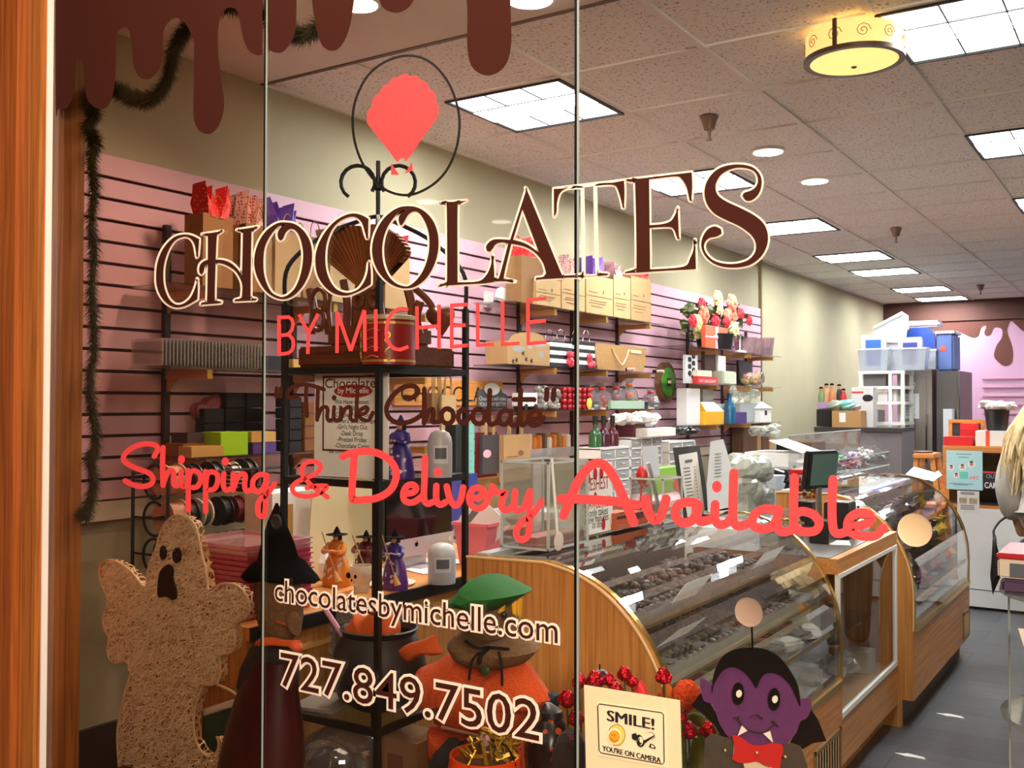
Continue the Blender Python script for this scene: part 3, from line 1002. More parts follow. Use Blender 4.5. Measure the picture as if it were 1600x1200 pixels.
# ---- spun-acrylic light-up ghost
def spun(name,gap):
 m = bpy.data.materials.new(name)
 m.use_nodes = True
 N,L = nt(m)
 b = N['Principled BSDF']
 b.inputs['Roughness'].default_value = 0.3
 tc = N.new('ShaderNodeTexCoord')
 v = N.new('ShaderNodeTexVoronoi')
 v.feature = 'DISTANCE_TO_EDGE'
 v.inputs['Scale'].default_value = 55
 no = N.new('ShaderNodeTexNoise')
 no.inputs['Scale'].default_value = 22
 no.inputs['Detail'].default_value = 4
 cr = N.new('ShaderNodeValToRGB')
 cr.color_ramp.elements[0].position = 0.25
 cr.color_ramp.elements[0].color = lin((176,132,84))
 cr.color_ramp.elements[1].position = 0.75
 cr.color_ramp.elements[1].color = lin((244,220,180))
 L.new(tc.outputs['Object'],v.inputs['Vector'])
 L.new(tc.outputs['Object'],no.inputs['Vector'])
 L.new(no.outputs['Fac'],cr.inputs['Fac'])
 L.new(cr.outputs['Color'],b.inputs['Base Color'])
 mu = N.new('ShaderNodeMath')
 mu.operation = 'MULTIPLY'
 L.new(v.outputs['Distance'],mu.inputs[0])
 L.new(no.outputs['Fac'],mu.inputs[1])
 lt = N.new('ShaderNodeMath')
 lt.operation = 'LESS_THAN'
 lt.inputs[1].default_value = gap
 L.new(mu.outputs[0],lt.inputs[0])
 L.new(lt.outputs[0],b.inputs['Alpha'])
 return m
GH = cc([(430,72),(470,85),(500,120),(515,180),(530,250),(548,320),(557,412),(600,385),(650,378),(700,395),(735,440),(745,490),(725,530),(690,550),(675,580),(678,620),(665,680),(620,695),(610,720),(612,780),(595,820),(540,822),(520,870),(500,930),(492,1000),(500,1070),(530,1130),(575,1150),(600,1120),(605,1085),(597,1062),(615,1075),(632,1120),(638,1180),(620,1240),(500,1262),(300,1262),(165,1250),(152,1080),(160,980),(180,880),(210,780),(205,740),(185,725),(150,735),(118,715),(108,670),(115,620),(95,580),(88,530),(105,480),(108,440),(90,400),(75,350),(72,310),(85,285),(120,272),(170,290),(220,330),(265,385),(285,390),(285,340),(300,280),(325,220),(340,160),(365,110),(395,82)],130,780,2.857)
GH = smooth_c(GH,80)
t = thing('ghost_decoration','sparkly spun-acrylic ghost with dark eyes and howling mouth, standing by the jamb','ghost',at(275,1228,Y=1.75))
GB = spun('spun_acrylic',0.056)
yf,yb = 1.74,1.765
MB().fill([pw([(p.x,p.y) for p in GH],yf)]).build('body',GB,t)
MB().fill([[q + V((0,yb - yf,0)) for q in pw([(p.x,p.y) for p in GH],yf)]]).build('back_panel',GB,t)
FR = pw([(p.x,p.y) for p in GH],yf)
g = MB()
for i in range(len(FR)):
 a,b = FR[i],FR[(i + 1) % len(FR)]
 g.raw([a,b,b + V((0,yb - yf,0)),a + V((0,yb - yf,0))],[(0,1,2,3)])
g.build('side_band',GB,t)
WIRE = mat('ghost_wire',(226,206,176),0.35)
g = MB().tube(FR + [FR[0]],0.0035,6,smooth=False)
g.build('outline_wire',WIRE,t,True)
g = MB().tube(pw(cc([(203,742),(212,770),(300,798),(380,812),(470,812),(560,830),(600,820)],130,780,2.857),yf - 0.003),0.003,6)
g.build('waist_wire',WIRE,t,True)
def inside(p,poly):
 r = False
 n = len(poly)
 for i in range(n):
  a,b = poly[i],poly[i - 1]
  if (a.y > p.y) != (b.y > p.y) and p.x < (b.x - a.x) * (p.y - a.y) / (b.y - a.y) + a.x:
   r = not r
 return r
g = MB()
c_ = 0
while c_ < 8000:
 p = V((RU(150,395),RU(803,1222)))
 if not inside(p,GH):
  continue
 an = RU(0,PI)
 ln = RU(4,14)
 d = V((COS(an),SIN(an))) * ln / 2
 if not (inside(p + d,GH) and inside(p - d,GH)):
  continue
 nn = V((-d.y,d.x)).normalized() * RU(0.3,0.75)
 y_ = yf - RU(0.001,0.010)
 k = V((0,RU(-0.006,0.006),0))
 g.raw([at(*(p - d + nn),Y=y_) + k,at(*(p - d - nn),Y=y_) + k,at(*(p + d - nn),Y=y_) - k,at(*(p + d + nn),Y=y_) - k],[(0,1,2,3)])
 c_ += 1
s_ = g.build('acrylic_strands',mat('acrylic_strand',(255,246,226),0.25,spec=0.9),t)
s_['kind'] = 'stuff'
FEL = mat('dark_felt',(46,22,12),0.95)
MB().poly([at(q.x,q.y,Y=yf - 0.014) for q in disc(254,863.5,5,16,11)],(0,0.004,0)).build('eye',FEL,t)
MB().poly([at(q.x,q.y,Y=yf - 0.014) for q in disc(275.6,868,6.6,16,12)],(0,0.004,0)).build('eye',FEL,t)
flat(MB(),cc([(378,290),(398,310),(400,360),(412,400),(414,445),(395,450),(370,435),(340,440),(330,420),(335,350),(350,310)],130,780,2.857),yf - 0.014,0.004,True).build('mouth',FEL,t)
MB().tube(pw([(335,1068),(345,1072),(358,1078),(368,1085),(380,1100),(384,1150),(380,1230)],1.78),0.0035,6).build('power_cord',WIRE,t,True)
# ---- tall witch scarecrow with a black hat
BLK = mat('black_felt',(17,14,14),0.95,spec=0.1)
BUR = mat('burlap',(128,92,58),0.95,noise=0.25,nscale=160,bump=0.3)
t = thing('witch_scarecrow','tall witch figure in a black pointed hat and dark red robe beside the ghost','witch doll',at(410,1215,Y=1.72))
column(MB(),[(786,431,434),(815,421,443),(850,414,455),(880,409,461),(893,405,466)],1.72,0.8,wob=0.03).build('hat_crown',BLK,t,True)
puff(MB(),[(388,896),(402,880),(411,872),(435,868),(458,872),(468,885),(492,912),(470,912),(440,908),(404,910),(394,905)],1.72,0.07).build('hat_brim',BLK,t,True)
column(MB(),[(900,406,460),(930,405,464),(960,408,466),(985,413,463),(998,420,452)],1.72,0.8).build('face',BUR,t,True)
puff(MB(),[(457,955),(466,965),(465,993),(458,985),(452,970)],1.67,0.02).build('nose',BUR,t,True)
g = MB()
for q in (ribbon([(432,972),(445,976),(456,984)],2.5),):
 for r_ in q:
  g.poly([at(p.x,p.y,Y=1.655) for p in r_],(0,0.003,0))
g.build('mouth',mat('orange_thread',(206,84,30),0.8),t)
ORS = mat('orange_satin',(232,92,30),0.55)
puff(MB(),[(400,1002),(415,995),(440,1000),(470,1001),(468,1010),(440,1008),(415,1010),(398,1008)],1.66,0.02).build('neck_bow',ORS,t,True)
puff(MB(),[(446,1003),(462,1000),(471,1012),(468,1020),(455,1010)],1.655,0.015).build('bow_tail',ORS,t,True)
column(MB(),[(996,412,452),(1015,396,456),(1045,384,459),(1075,378,458)],1.73,0.7).build('shawl',mat('shawl',(46,36,32),0.9),t,True)
column(MB(),[(1030,398,456),(1080,380,458),(1130,366,462),(1180,356,464),(1220,350,466)],1.72,0.7).build('robe',mat('robe_satin',(72,14,16),0.35,noise=0.2,nscale=8),t,True)
g = MB()
q = at(432,815,Y=GY + 0.012)
g.lathe(q,[(0.002,-0.003),(0.010,-0.003),(0.012,0.004),(0.014,0.004),(0.016,0.0)],22,M=Matrix.Rotation(PI / 2,3,'X'))
g.single('suction_cup',mat('smoky_rubber',(58,48,44),0.3,spec=0.8),'smoky suction cup on the glass in front of the black witch hat','suction cup',smooth=True)
MB().tube([at(434,812,Y=GY + 0.02),at(440,780,Y=1.6),at(447,742,Y=1.85)],0.0012,6).single('hanging_string',BLK,'thin black string running from the suction cup to the rack','string')
# ---- orange scarecrow with a green hat
YS = 1.86
t = thing('scarecrow_doll','scarecrow doll with green pointed hat, burlap collar and orange checked shirt','scarecrow',at(760,1185,Y=YS))
OM = dotted('orange_mesh',(226,84,26),(150,58,20),260,0.34,0.9)
GRN = mat('green_felt',(44,112,46),0.9,noise=0.12,nscale=25)
S3 = (660,890,3.87)
column(MB(),[(940,728,800),(965,726,806),(990,730,804),(1012,742,795)],YS,0.75).build('head',BUR,t,True)
puff(MB(),cc([(185,192),(250,140),(315,92),(345,42),(385,27),(420,43),(520,95),(622,145),(560,187),(500,217),(410,247),(320,228),(250,222)],*S3),YS - 0.05,0.10).build('hat',GRN,t,True)
puff(MB(),cc([(280,55),(300,60),(318,80),(300,88),(288,70)],*S3),YS - 0.06,0.015).build('hat_tip',GRN,t,True)
YEL = mat('yellow_yarn',(238,176,40),0.8)
for h in ([(190,205),(240,225),(255,250),(215,240)],[(458,262),(470,235),(500,213),(490,262),(470,268)],[(545,205),(570,190),(575,285),(550,275)],[(578,185),(598,170),(592,292),(580,285)]):
 puff(MB(),cc(h,*S3),YS - 0.10,0.008,False).build('yarn_hair',YEL,t)
MB().ball(at(660 + 495 / 3.87,890 + 272 / 3.87,Y=YS - 0.115),0.007).build('eye',mat('button_eye',(40,36,34),0.3),t,True)
puff(MB(),[(722,1012),(752,1028),(790,1036),(815,1033),(838,1062),(860,1094),(846,1108),(822,1100),(815,1130),(795,1150),(740,1148),(690,1132),(686,1112),(700,1095),(655,1104),(648,1090),(650,1050),(680,1034)],YS,0.085,mid=(760,1085)).build('shirt',OM,t,True)
puff(MB(),cc([(193,405),(250,368),(310,395),(420,420),(560,405),(610,430),(685,500),(620,562),(500,592),(370,572),(270,532),(215,450)],*S3),YS - 0.03,0.095).build('collar',BUR,t,True)
g = MB()
for st,w_ in (([(262,435),(330,475),(400,472),(515,482)],5),([(395,475),(350,520),(340,565)],7),([(460,500),(475,570),(480,700)],3),([(340,500),(295,560),(280,665)],3)):
 for r_ in ribbon(cc(st,*S3),w_):
  g.poly([at(p.x,p.y,Y=YS - 0.130) for p in r_],(0,0.003,0))
g.build('ribbon_bow',mat('black_ribbon',(26,22,22),0.5),t)
MB().ball(at(758,1047,Y=YS - 0.10),0.012,(1,0.4,1)).build('button',mat('green_button',(44,84,40),0.5),t,True)
puff(MB(),[(672,1134),(700,1140),(750,1150),(760,1180),(720,1200),(676,1190)],YS,0.05).build('trouser_leg',OM,t,True)
MB().tube(pw([(690,1136),(720,1143),(756,1152)],YS - 0.07),0.004,6).build('stick',mat('twig',(170,120,92),0.8),t)
# ---- felt vampire hanging from a suction cup
S5 = (1060,900,4)
YV = 1.60
t = thing('felt_vampire','purple-faced felt vampire with black hair and red bow tie, hung behind the glass','vampire decoration',at(1175,1207,Y=YV))
PUR = mat('purple_felt',(94,42,94),0.95,noise=0.12,nscale=70)
for n,pts in (('cape',[(80,810),(135,735),(180,770),(230,860),(345,1025),(270,1003),(220,930),(160,870)]),('cape',[(822,830),(870,900),(922,1032),(840,1045),(780,1082),(690,1060),(750,930)])):
 flat(MB(),cc(pts,*S5),YV + 0.008,0.003).build(n,BLK,t)
flat(MB(),cc([(135,638),(180,655),(210,690),(235,640),(280,560),(340,520),(485,500),(640,560),(710,660),(755,790),(765,770),(820,763),(828,830),(800,890),(760,912),(730,990),(660,1060),(560,1085),(430,1075),(330,1025),(260,930),(215,810),(160,780),(140,710)],*S5),YV + 0.004,0.003,True).build('face',PUR,t)
flat(MB(),cc([(210,730),(215,640),(240,560),(290,490),(370,455),(470,449),(560,465),(640,520),(700,600),(745,690),(760,812),(740,760),(700,680),(640,622),(570,605),(520,632),(486,702),(450,640),(400,590),(340,569),(280,590),(235,650),(215,690)],*S5),YV,0.003,True).build('hair',BLK,t)
for n,pts in (('jacket',[(165,1020),(200,988),(270,1005),(340,1022),(335,1140),(400,1170),(420,1240),(155,1240)]),('jacket',[(645,1060),(700,1045),(760,1065),(800,1180),(812,1240),(630,1240)])):
 flat(MB(),cc(pts,*S5),YV,0.003).build('jacket',mat('grey_felt',(66,56,48),0.95,noise=0.15,nscale=60),t)
flat(MB(),cc([(390,1160),(500,1150),(570,1190),(630,1240),(400,1240)],*S5),YV + 0.0035,0.003).build('shirt',mat('ivory_felt',(222,200,170),0.95),t)
flat(MB(),cc([(335,998),(385,1010),(450,1055),(520,1060),(580,1045),(645,1058),(652,1100),(640,1150),(632,1202),(560,1190),(500,1160),(440,1168),(380,1168),(333,1142),(350,1080)],*S5),YV - 0.004,0.003,True).build('bow_tie',mat('red_felt',(190,26,20),0.95),t)
for (x,y) in ((372,737),(597,772)):
 MB().poly([at(1060 + q.x / 4,900 + q.y / 4,Y=YV) for q in disc(x,y,36,20,70)],(0,0.003,0)).build('eye',BLK,t)
 MB().poly([at(1060 + (q.x + 5) / 4,900 + q.y / 4,Y=YV - 0.003) for q in disc(x,y,17,16,23)],(0,0.003,0)).build('eye_glint',mat('white_felt',(236,224,210),0.9),t)
g = MB()
for st in ([(447,885),(485,868),(522,893)],[(345,890),(360,889),(374,878)],[(370,890),(400,940),(470,977),(540,975),(590,935),(597,915)],[(588,908),(605,925),(622,942)]):
 for r_ in ribbon(cc(st,*S5),1.7):
  g.poly([at(p.x,p.y,Y=YV + 0.001) for p in r_],(0,0.003,0))
g.build('stitching',mat('dark_thread',(56,20,36),0.8),t)
for pts in ([(395,935),(430,968),(370,1000)],[(530,985),(570,970),(588,1040)]):
 flat(MB(),cc(pts,*S5),YV,0.003).build('fang',mat('white_felt',(236,224,210)),t)
for (x,y) in ((292,1090),(668,1130),(490,1105)):
 MB().ball(at(1060 + x / 4,900 + y / 4,Y=YV - 0.004),0.0032).build('button',mat('brass_button',(206,170,110),0.3,metal=0.8),t,True)
MB().tube([at(1173,940,Y=GY + 0.012),at(1176,1016,Y=YV)],0.0016,6).build('hanger_cord',BLK,t)
g = MB()
g.lathe(at(1171,956,Y=GY + 0.012),[(0.004,-0.006),(0.010,-0.004),(0.021,0.0),(0.0225,0.003),(0.019,0.001)],26,M=Matrix.Rotation(PI / 2,3,'X'))
g.single('suction_cup',glassy('clear_rubber',(226,200,184),haze=0.5,hazecol=(226,196,178)),'clear suction cup on the glass holding the felt vampire','suction cup',smooth=True)
# ---- SMILE security card on the glass
t = thing('security_notice','cream card with SMILE! YOU\'RE ON CAMERA notice taped to the glass','notice',at(990,1210,Y=GY))
CARD = mat('cream_card',(238,214,172),0.7)
S6 = (850,1000,5.926)
YC = GY - 0.004
flat(MB(),[(912.5,1070.5),(1062,1094.5),(1066,1235),(916,1222)],YC,0.002).build('card',CARD,t)
INK = mat('black_ink',(24,20,22),0.7)
def on_card(px,py,lf=0.0006):
 return at(850 + px / 5.926,1000 + py / 5.926,Y=YC - lf)
flat(MB(),cc([(492,572),(1125,668),(1140,1185),(500,1065)],*S6),YC - 0.0012,0.001).build('notice_plate',mat('cream_plate',(246,226,188),0.4),t)
g = MB()
rr = [(512,592),(1085,672),(1106,690),(1113,1130),(1098,1150),(530,1046),(510,1024),(498,612)]
for r_ in ribbon(cc(rr,*S6),1.6,smooth=False,closed=True):
 g.poly([at(p.x,p.y,Y=YC - 0.0018) for p in r_])
g.build('notice_border',INK,t)
for s_,a,b,top in (('SMILE!',(590,745),(1022,822),(590,642)),('YOU\'RE ON CAMERA',(546,1022),(1084,1118),(546,972))):
 A,B,C_ = on_card(*a),on_card(*b),on_card(*top)
 g = MB()
 for k_,dx in enumerate((-0.0011,0,0.0011) if s_ == 'SMILE!' else (-0.0005,0.0005)):
  text_on(g,s_,(A.x + dx,YC - 0.002 - 0.0001 * k_,A.z),(1,0,0),(0,0,1),B.x - A.x,C_.z - A.z,0.0)
 g.build('notice_words',INK,t)
def cdisc(g,x,y,rx,ry,lf,n=24):
 g.poly([on_card(q.x,q.y,lf) for q in disc(x,y,rx,n,ry)])
 return g
cdisc(MB(),672,880,80,100,0.0020).build('smiley_ring',INK,t)
cdisc(MB(),672,880,75,95,0.0024).build('smiley_coin',mat('coin_yellow',(240,208,86),0.6),t)
cdisc(MB(),650,892,66,76,0.0028).build('smiley_white',mat('coin_white',(250,236,208),0.6),t)
cdisc(MB(),651,895,54,60,0.0032).build('smiley_face',mat('smiley_orange',(250,160,34),0.6),t)
g = MB()
for x in (630,654):
 cdisc(g,x,880,4,9,0.0036,10)
for r_ in ribbon([(618,908),(634,930),(656,936),(680,925)],5):
 g.poly([on_card(p.x,p.y,0.0036) for p in r_])
g.build('smile',mat('smile_brown',(120,50,20),0.7),t)
g = MB()
for pts in ([(812,872),(850,860),(870,900),(850,935),(815,915)],[(860,880),(1000,850),(1025,880),(1028,905),(930,960),(880,960)],[(985,960),(1010,965),(1035,995),(1030,1010),(985,1000),(970,985)]):
 g.poly([on_card(p[0],p[1],0.0022) for p in pts])
cdisc(g,897,935,40,58,0.0024)
g.build('camera_outline',INK,t)
g = MB()
for pts in ([(880,872),(1000,856),(1018,882),(925,930),(905,890)],[(950,945),(1026,892),(1026,898),(950,953)],[(990,972),(1008,974),(1024,996),(992,994)]):
 g.poly([on_card(p[0],p[1],0.0028) for p in pts])
cdisc(g,893,935,24,40,0.0030)
g.build('camera_body',mat('cream_plate',(246,226,188)),t)
g = MB()
cdisc(g,888,940,18,32,0.0034)
g.build('camera_lens',INK,t)
g = MB()
cdisc(g,896,928,12,24,0.0038)
g.build('lens_glint',mat('cream_plate',(246,226,188)),t)
# ---- red foil chocolate roses and autumn picks behind the card
FOIL = mat('red_foil',(190,14,34),0.22,metal=0.75,bump=0.6,nscale=90)
ROSES = [(886,1092,13),(905,1064,11),(900,1122,12),(930,1062,13),(952,1062,10),(976,1053,11),(962,1078,12),(988,1064,9),(1037,1056,12),(1040,1086,12),(1068,1100,11),(1076,1141,13),(1106,1140,12),(1066,1120,9)]
where = ['leftmost','behind the glass seam, upper','behind the glass seam, lower','above the card corner, brightest','second above the card','top','low behind the card edge','darker, beside the top one','beside the pompom, upper','beside the pompom, lower','right of the card, upper','right of the card, lower','nearest the vampire','right of the card, smallest']
LEAF = mat('olive_leaf',(116,130,42),0.7)
SM = mat('stem_green',(54,74,36),0.8)
for (x,y,r),w_ in zip(ROSES,where):
 c = at(x,y,Y=1.80 + RU(-0.03,0.03))
 rm = r * mpp(c)
 t = thing('foil_rose','red foil chocolate rose, the one ' + w_,'chocolate rose',c - V((0,0,rm)),'red foil roses around the card')
 g = MB().ball(c,rm,(0.9,0.9,1.1),12,8,0.10)
 g.build('bud',FOIL,t)
 g = MB()
 for k in range(4):
  a = k * 1.57 + random.random()
  g.ball(c + V((COS(a) * rm * 0.55,SIN(a) * rm * 0.55,-rm * 0.2)),rm * 0.62,(1,1,1.1),8,6,0.12)
 g.build('petal',FOIL,t)
 MB().tube([c - V((0,0,rm * 0.8)),(c.x + 0.004,c.y + 0.003,c.z - 0.16),(c.x - 0.003,c.y,DECK)],0.0022,5).build('stem',SM,t)
g = MB().ball(at(1073,1086,Y=1.80),22 * mpp(at(1073,1086,Y=1.8)),(1,1,1.05),26,18,0.06)
g.single('pompom',mat('orange_yarn',(244,84,30),0.95,noise=0.2,nscale=150,bump=0.8),'fluffy orange pompom beside the vampire\'s ear','pompom')
puff(MB(),[(985,1085),(1000,1062),(1008,1072),(1012,1090),(1000,1100)],1.79,0.01).single('tissue_leaf',mat('red_tissue',(214,30,40),0.6),'red tissue leaf poking up behind the card','leaf')
puff(MB(),[(1028,1082),(1042,1064),(1052,1078),(1056,1094),(1040,1092)],1.81,0.006).single('tissue_leaf',mat('orange_leaf',(226,116,34),0.7),'orange leaf left of the pompom','leaf')
t = thing('leafy_vase','green glass vase of leaves beside the vampire jacket','vase',at(1092,1235,Y=1.86))
column(MB(),[(1150,1084,1108),(1175,1078,1112),(1205,1078,1110),(1235,1084,1106)],1.86,1.0).build('vase',mat('green_glass',(104,112,30),0.15,spec=0.8),t,True)
for pts in ([(1070,1118),(1084,1112),(1100,1120),(1106,1138),(1088,1134)],[(1086,1140),(1112,1134),(1124,1150),(1112,1168),(1094,1160)]):
 puff(MB(),pts,1.85,0.006).build('leaf',LEAF,t)
q = at(937,1058,Y=1.95)
g = MB().ball(q,17 * mpp(q),(1,0.8,0.75),16,10).cyl(q,q + V((0,0,0.028)),0.002).cyl((q.x,q.y,DECK),q,0.004)
t = g.single('black_gourd',mat('black_gloss',(28,20,20),0.35),'small black ornament gourd behind the foil roses','ornament',smooth=True)
# ---- orange pail of candy, hats and jars along the bottom edge
t = thing('treat_pail','orange plastic treat pail filled with gold-wrapped candy','pail',at(755,1232,Y=1.68))
PO = mat('orange_plastic',(250,74,20),0.3,spec=0.6)
c = at(758,1182,Y=1.68)
r = (at(808,1182,Y=1.68) - at(708,1182,Y=1.68)).x / 2
MB().lathe((c.x,c.y,c.z - 0.16),[(r * 0.72,0),(r * 1.05,0.05),(r * 1.08,0.09),(r * 0.96,0.14),(r * 0.92,0.165),(r * 0.86,0.165),(r * 0.9,0.13)],30,cap=False).build('bucket',PO,t,True)
g = MB()
for i in range(70):
 a,q = RU(0,6.28),r * 0.8 * math.sqrt(random.random())
 p = V((c.x + 0.012 + q * COS(a) * 0.75,c.y + q * SIN(a),c.z + 0.005 + 0.05 * (1 - q / r)))
 g.box(p,(RU(0.02,0.05),0.003,0.008),RU(0,3),rx=RU(0,3),ry=RU(-0.9,0.9))
s_ = g.build('gold_candy',mat('gold_foil',(212,168,62),0.25,metal=0.8),t)
s_['kind'] = 'stuff'
MB().lathe((c.x,c.y,c.z - 0.10),[(r * 0.85,0),(r * 0.82,0.09),(0.01,0.12)],20).build('candy_bed',mat('candy_brown',(96,62,30),0.8),t)
MB().ball(at(757,1157,Y=1.66),0.013,(1,0.5,1)).build('pink_candy',mat('mauve_candy',(206,150,160),0.4),t,True)
MB().tube([V((c.x - r * 0.95,c.y,c.z - 0.005)),at(722,1160,Y=1.68),at(752,1154,Y=1.68),at(790,1165,Y=1.68),V((c.x + r * 0.95,c.y,c.z - 0.005))],0.0018,6).build('handle',BLK,t)
t = thing('cloth_hat','black cloth pointed cap in front of the orange scarecrow','hat',at(708,1235,Y=1.74))
puff(MB(),[(672,1205),(684,1172),(702,1152),(715,1160),(728,1172),(735,1205),(730,1230),(672,1230)],1.76,0.05,False).build('cap',mat('black_cloth',(22,20,22),0.9),t)
puff(MB(),[(664,1222),(740,1222),(746,1234),(660,1234)],1.76,0.07,False).build('cap_brim',mat('black_cloth',(22,20,22)),t)
t = thing('pumpkin_jar','black glossy jar with orange scroll pattern beside the card','jar',at(855,1235,Y=1.78))
SCR = dotted('scroll_print',(26,20,18),(196,78,34),42,0.30,0.25)
column(MB(),[(1118,850,872),(1135,838,884),(1165,826,894),(1200,828,892),(1235,842,880)],1.80,1.0).build('body',SCR,t,True)
column(MB(),[(1098,852,860),(1110,844,876),(1119,846,878)],1.80,1.0).build('lid',mat('black_gloss',(28,20,20),0.35),t,True)
t = thing('witch_hat','small tilted dark witch hat with blue-black net beside the orange scarecrow sleeve','hat',at(850,1130,Y=1.86))
puff(MB(),[(842,1105),(855,1082),(866,1080),(874,1085),(872,1100),(868,1118),(850,1122)],1.88,0.02,False).build('net_fan',mat('blue_black_net',(42,46,58),0.7),t)
puff(MB(),[(826,1130),(846,1110),(870,1122),(876,1148),(858,1160),(834,1152)],1.86,0.05).build('crown',mat('dark_hat',(38,34,30),0.8),t,True)
puff(MB(),[(830,1138),(848,1128),(854,1142),(838,1150)],1.81,0.012).build('gold_braid',mat('gold_foil',(212,168,62)),t)
t = thing('felt_cat','dark felt figure with a pink star behind the glass seam','felt figure',at(884,1235,Y=1.70))
puff(MB(),[(862,1230),(864,1180),(872,1150),(886,1137),(902,1140),(912,1160),(914,1230)],1.72,0.03,False).build('body',mat('charcoal_felt',(50,42,40),0.95),t)
MB().poly([at(893 + (7 if k % 2 else 3) * SIN(k * PI / 5),1152 + (7 if k % 2 else 3) * COS(k * PI / 5),Y=1.686) for k in range(10)],(0,0.002,0)).build('star',mat('pink_star',(150,50,84),0.8),t)
t = thing('patterned_sleeve','orange and black scroll-print cloth leg hanging beside the pail','decoration',at(812,1235,Y=1.78))
puff(MB(),[(803,1140),(812,1135),(818,1160),(824,1230),(806,1230)],1.78,0.02,False).build('leg',dotted('scroll_cloth',(190,80,40),(40,24,18),70,0.3,0.9),t)
# ---- evergreen garland round the left pane
PATH = [(133,803),(140,788),(146,755),(142,720),(150,690),(144,640),(140,600),(147,550),(146,500),(143,455),(147,400),(143,350),(147,300),(143,250),(148,225),(140,200),(146,180),(138,160),(146,140),(165,138),(185,142),(205,153),(228,157),(248,147),(262,125),(268,100),(274,75),(284,56),(300,40),(330,15),(380,12),(430,35),(468,55),(500,40),(540,0)]
PP = crv([V(p) for p in PATH],8)
YG = 1.60
t = thing('evergreen_garland','dark green fir garland hanging down the jamb and across the top','garland',at(133,803,Y=YG))
MB().tube([at(p.x,p.y,Y=YG) for p in PP],0.006,6,smooth=False).build('rope',mat('garland_core',(46,40,22),0.9),t)
g = MB()
for i in range(len(PP) - 1):
 a,b = at(*PP[i],Y=YG),at(*PP[i + 1],Y=YG)
 dr = (b - a).normalized()
 for k in range(64):
  p = a.lerp(b,random.random())
  o_ = dr.orthogonal().normalized()
  o_.rotate(Matrix.Rotation(RU(0,6.283),3,dr))
  tip = (o_ * RU(0.5,1.0) + dr * RU(-0.9,-0.2)).normalized() * RU(0.022,0.040)
  w_ = tip.cross(dr)
  w_ = (w_.normalized() if w_.length > 1e-6 else o_) * 0.0018
  g.raw([p - w_,p + w_,p + tip],[(0,1,2)])
s_ = g.build('needles',mat('fir_green',(84,78,42),0.8,noise=0.3,nscale=60),t)
s_['kind'] = 'stuff'
# ================================================================ BLACK RACK, WORK COUNTER AND WHAT STANDS ON THEM
IRON = mat('black_iron',(20,17,16),0.45)
RX0,RX1,RY0,RY1 = -1.945,-1.622,1.90,2.265
t = thing('display_rack','black iron rack with scrolled domed top behind the CHOCOLATES lettering','rack',(RX0,RY0,0))
for (x,y) in ((RX0,RY0),(RX1,RY0),(RX0,RY1),(RX1,RY1)):
 MB().span((x - 0.007,y - 0.007,0),(x + 0.007,y + 0.007,1.66 if (x,y) != (RX1,RY0) else 1.70)).build('post',IRON,t)
SHG = glassy('shelf_glass',(238,244,241),minrefl=0.06)
for z in (1.49,1.205,0.60):
 g = MB()
 for a,b in (((RX0,RY0),(RX1,RY0)),((RX1,RY0),(RX1,RY1)),((RX0,RY1),(RX1,RY1)),((RX0,RY0),(RX0,RY1))):
  g.span((min(a[0],b[0]) - 0.006,min(a[1],b[1]) - 0.006,z - 0.016),(max(a[0],b[0]) + 0.006,max(a[1],b[1]) + 0.006,z + 0.002))
 sf = g.build('shelf_frame',IRON,t)
 MB().span((RX0 + 0.006,RY0 + 0.006,z - 0.004),(RX1 - 0.006,RY1 - 0.006,z + 0.001)).build('shelf_pane',SHG,sf)
cx,cy = (RX0 + RX1) / 2,(RY0 + RY1) / 2
apex = at(588,385,X=cx)
apex = V((cx,cy,apex.z))
for (x,y) in ((RX0,RY0),(RX1,RY0),(RX0,RY1),(RX1,RY1)):
 d = V((x,y,0)) - V((cx,cy,0))
 MB().tube([V((x,y,1.66)),V((cx,cy,0)) + d * 0.97 + V((0,0,1.76)),V((cx,cy,0)) + d * 0.6 + V((0,0,1.845)),V((cx,cy,0)) + d * 0.15 + V((0,0,1.895)),V((cx,cy,1.905))],0.006,8).build('arched_bar',IRON,t,True)
MB().cyl((cx,cy,1.50),(cx,cy,2.055),0.006).build('finial_rod',IRON,t)
MB().ball((cx,cy,1.985),0.013).build('finial_collar',IRON,t,True)
for s_ in (-1,1):
 for ax in (V((R0.x,R0.y,0)),):
  pts = [V((cx,cy,1.985))]
  for k in range(14):
   a = PI * 1.32 - k * PI * 1.5 / 13
   pts.append(V((cx,cy,1.985)) + ax * s_ * (0.055 + 0.046 * -COS(a - PI * 0.0) * -1 * -1) + V((0,0,0.046 * SIN(a) + 0.012)))
  MB().tube(pts[1:],0.0055,7,smooth=False).build('scroll',IRON,t,True)
# ---- chocolate sculpture on the top shelf
CB = mat('chocolate_brown',(112,60,34),0.4,noise=0.15,nscale=14)
CB2 = mat('chocolate_light',(168,102,58),0.5,noise=0.2,nscale=30)
ZS = 1.493
t = thing('chocolate_sculpture','brown chocolate sculpture with scallop shell and heart on the rack\'s top shelf','sculpture',(cx,cy,ZS))
MB().box((cx,cy,ZS + 0.028),(0.30,0.30,0.054),bev=0.006).build('base',wood('choc_base',(112,58,30),(74,34,16),'X',1.0,0.35),t)
MB().box((cx - 0.01,cy + 0.02,ZS + 0.085),(0.25,0.16,0.06),bev=0.012).build('plinth',CB,t)
yp = cy - 0.01
g = MB()
for k,(x,h) in enumerate(((487,452),(515,440),(540,438),(560,446),(640,450),(655,470))):
 a = at(x,522,Y=yp)
 b = at(x - 3 + 5 * (k % 2),h,Y=yp)
 g.tube([a,a.lerp(b,0.5) + V((0.012 * (-1) ** k,0,0)),b],0.012,8)
g.build('branches',CB,t,True)
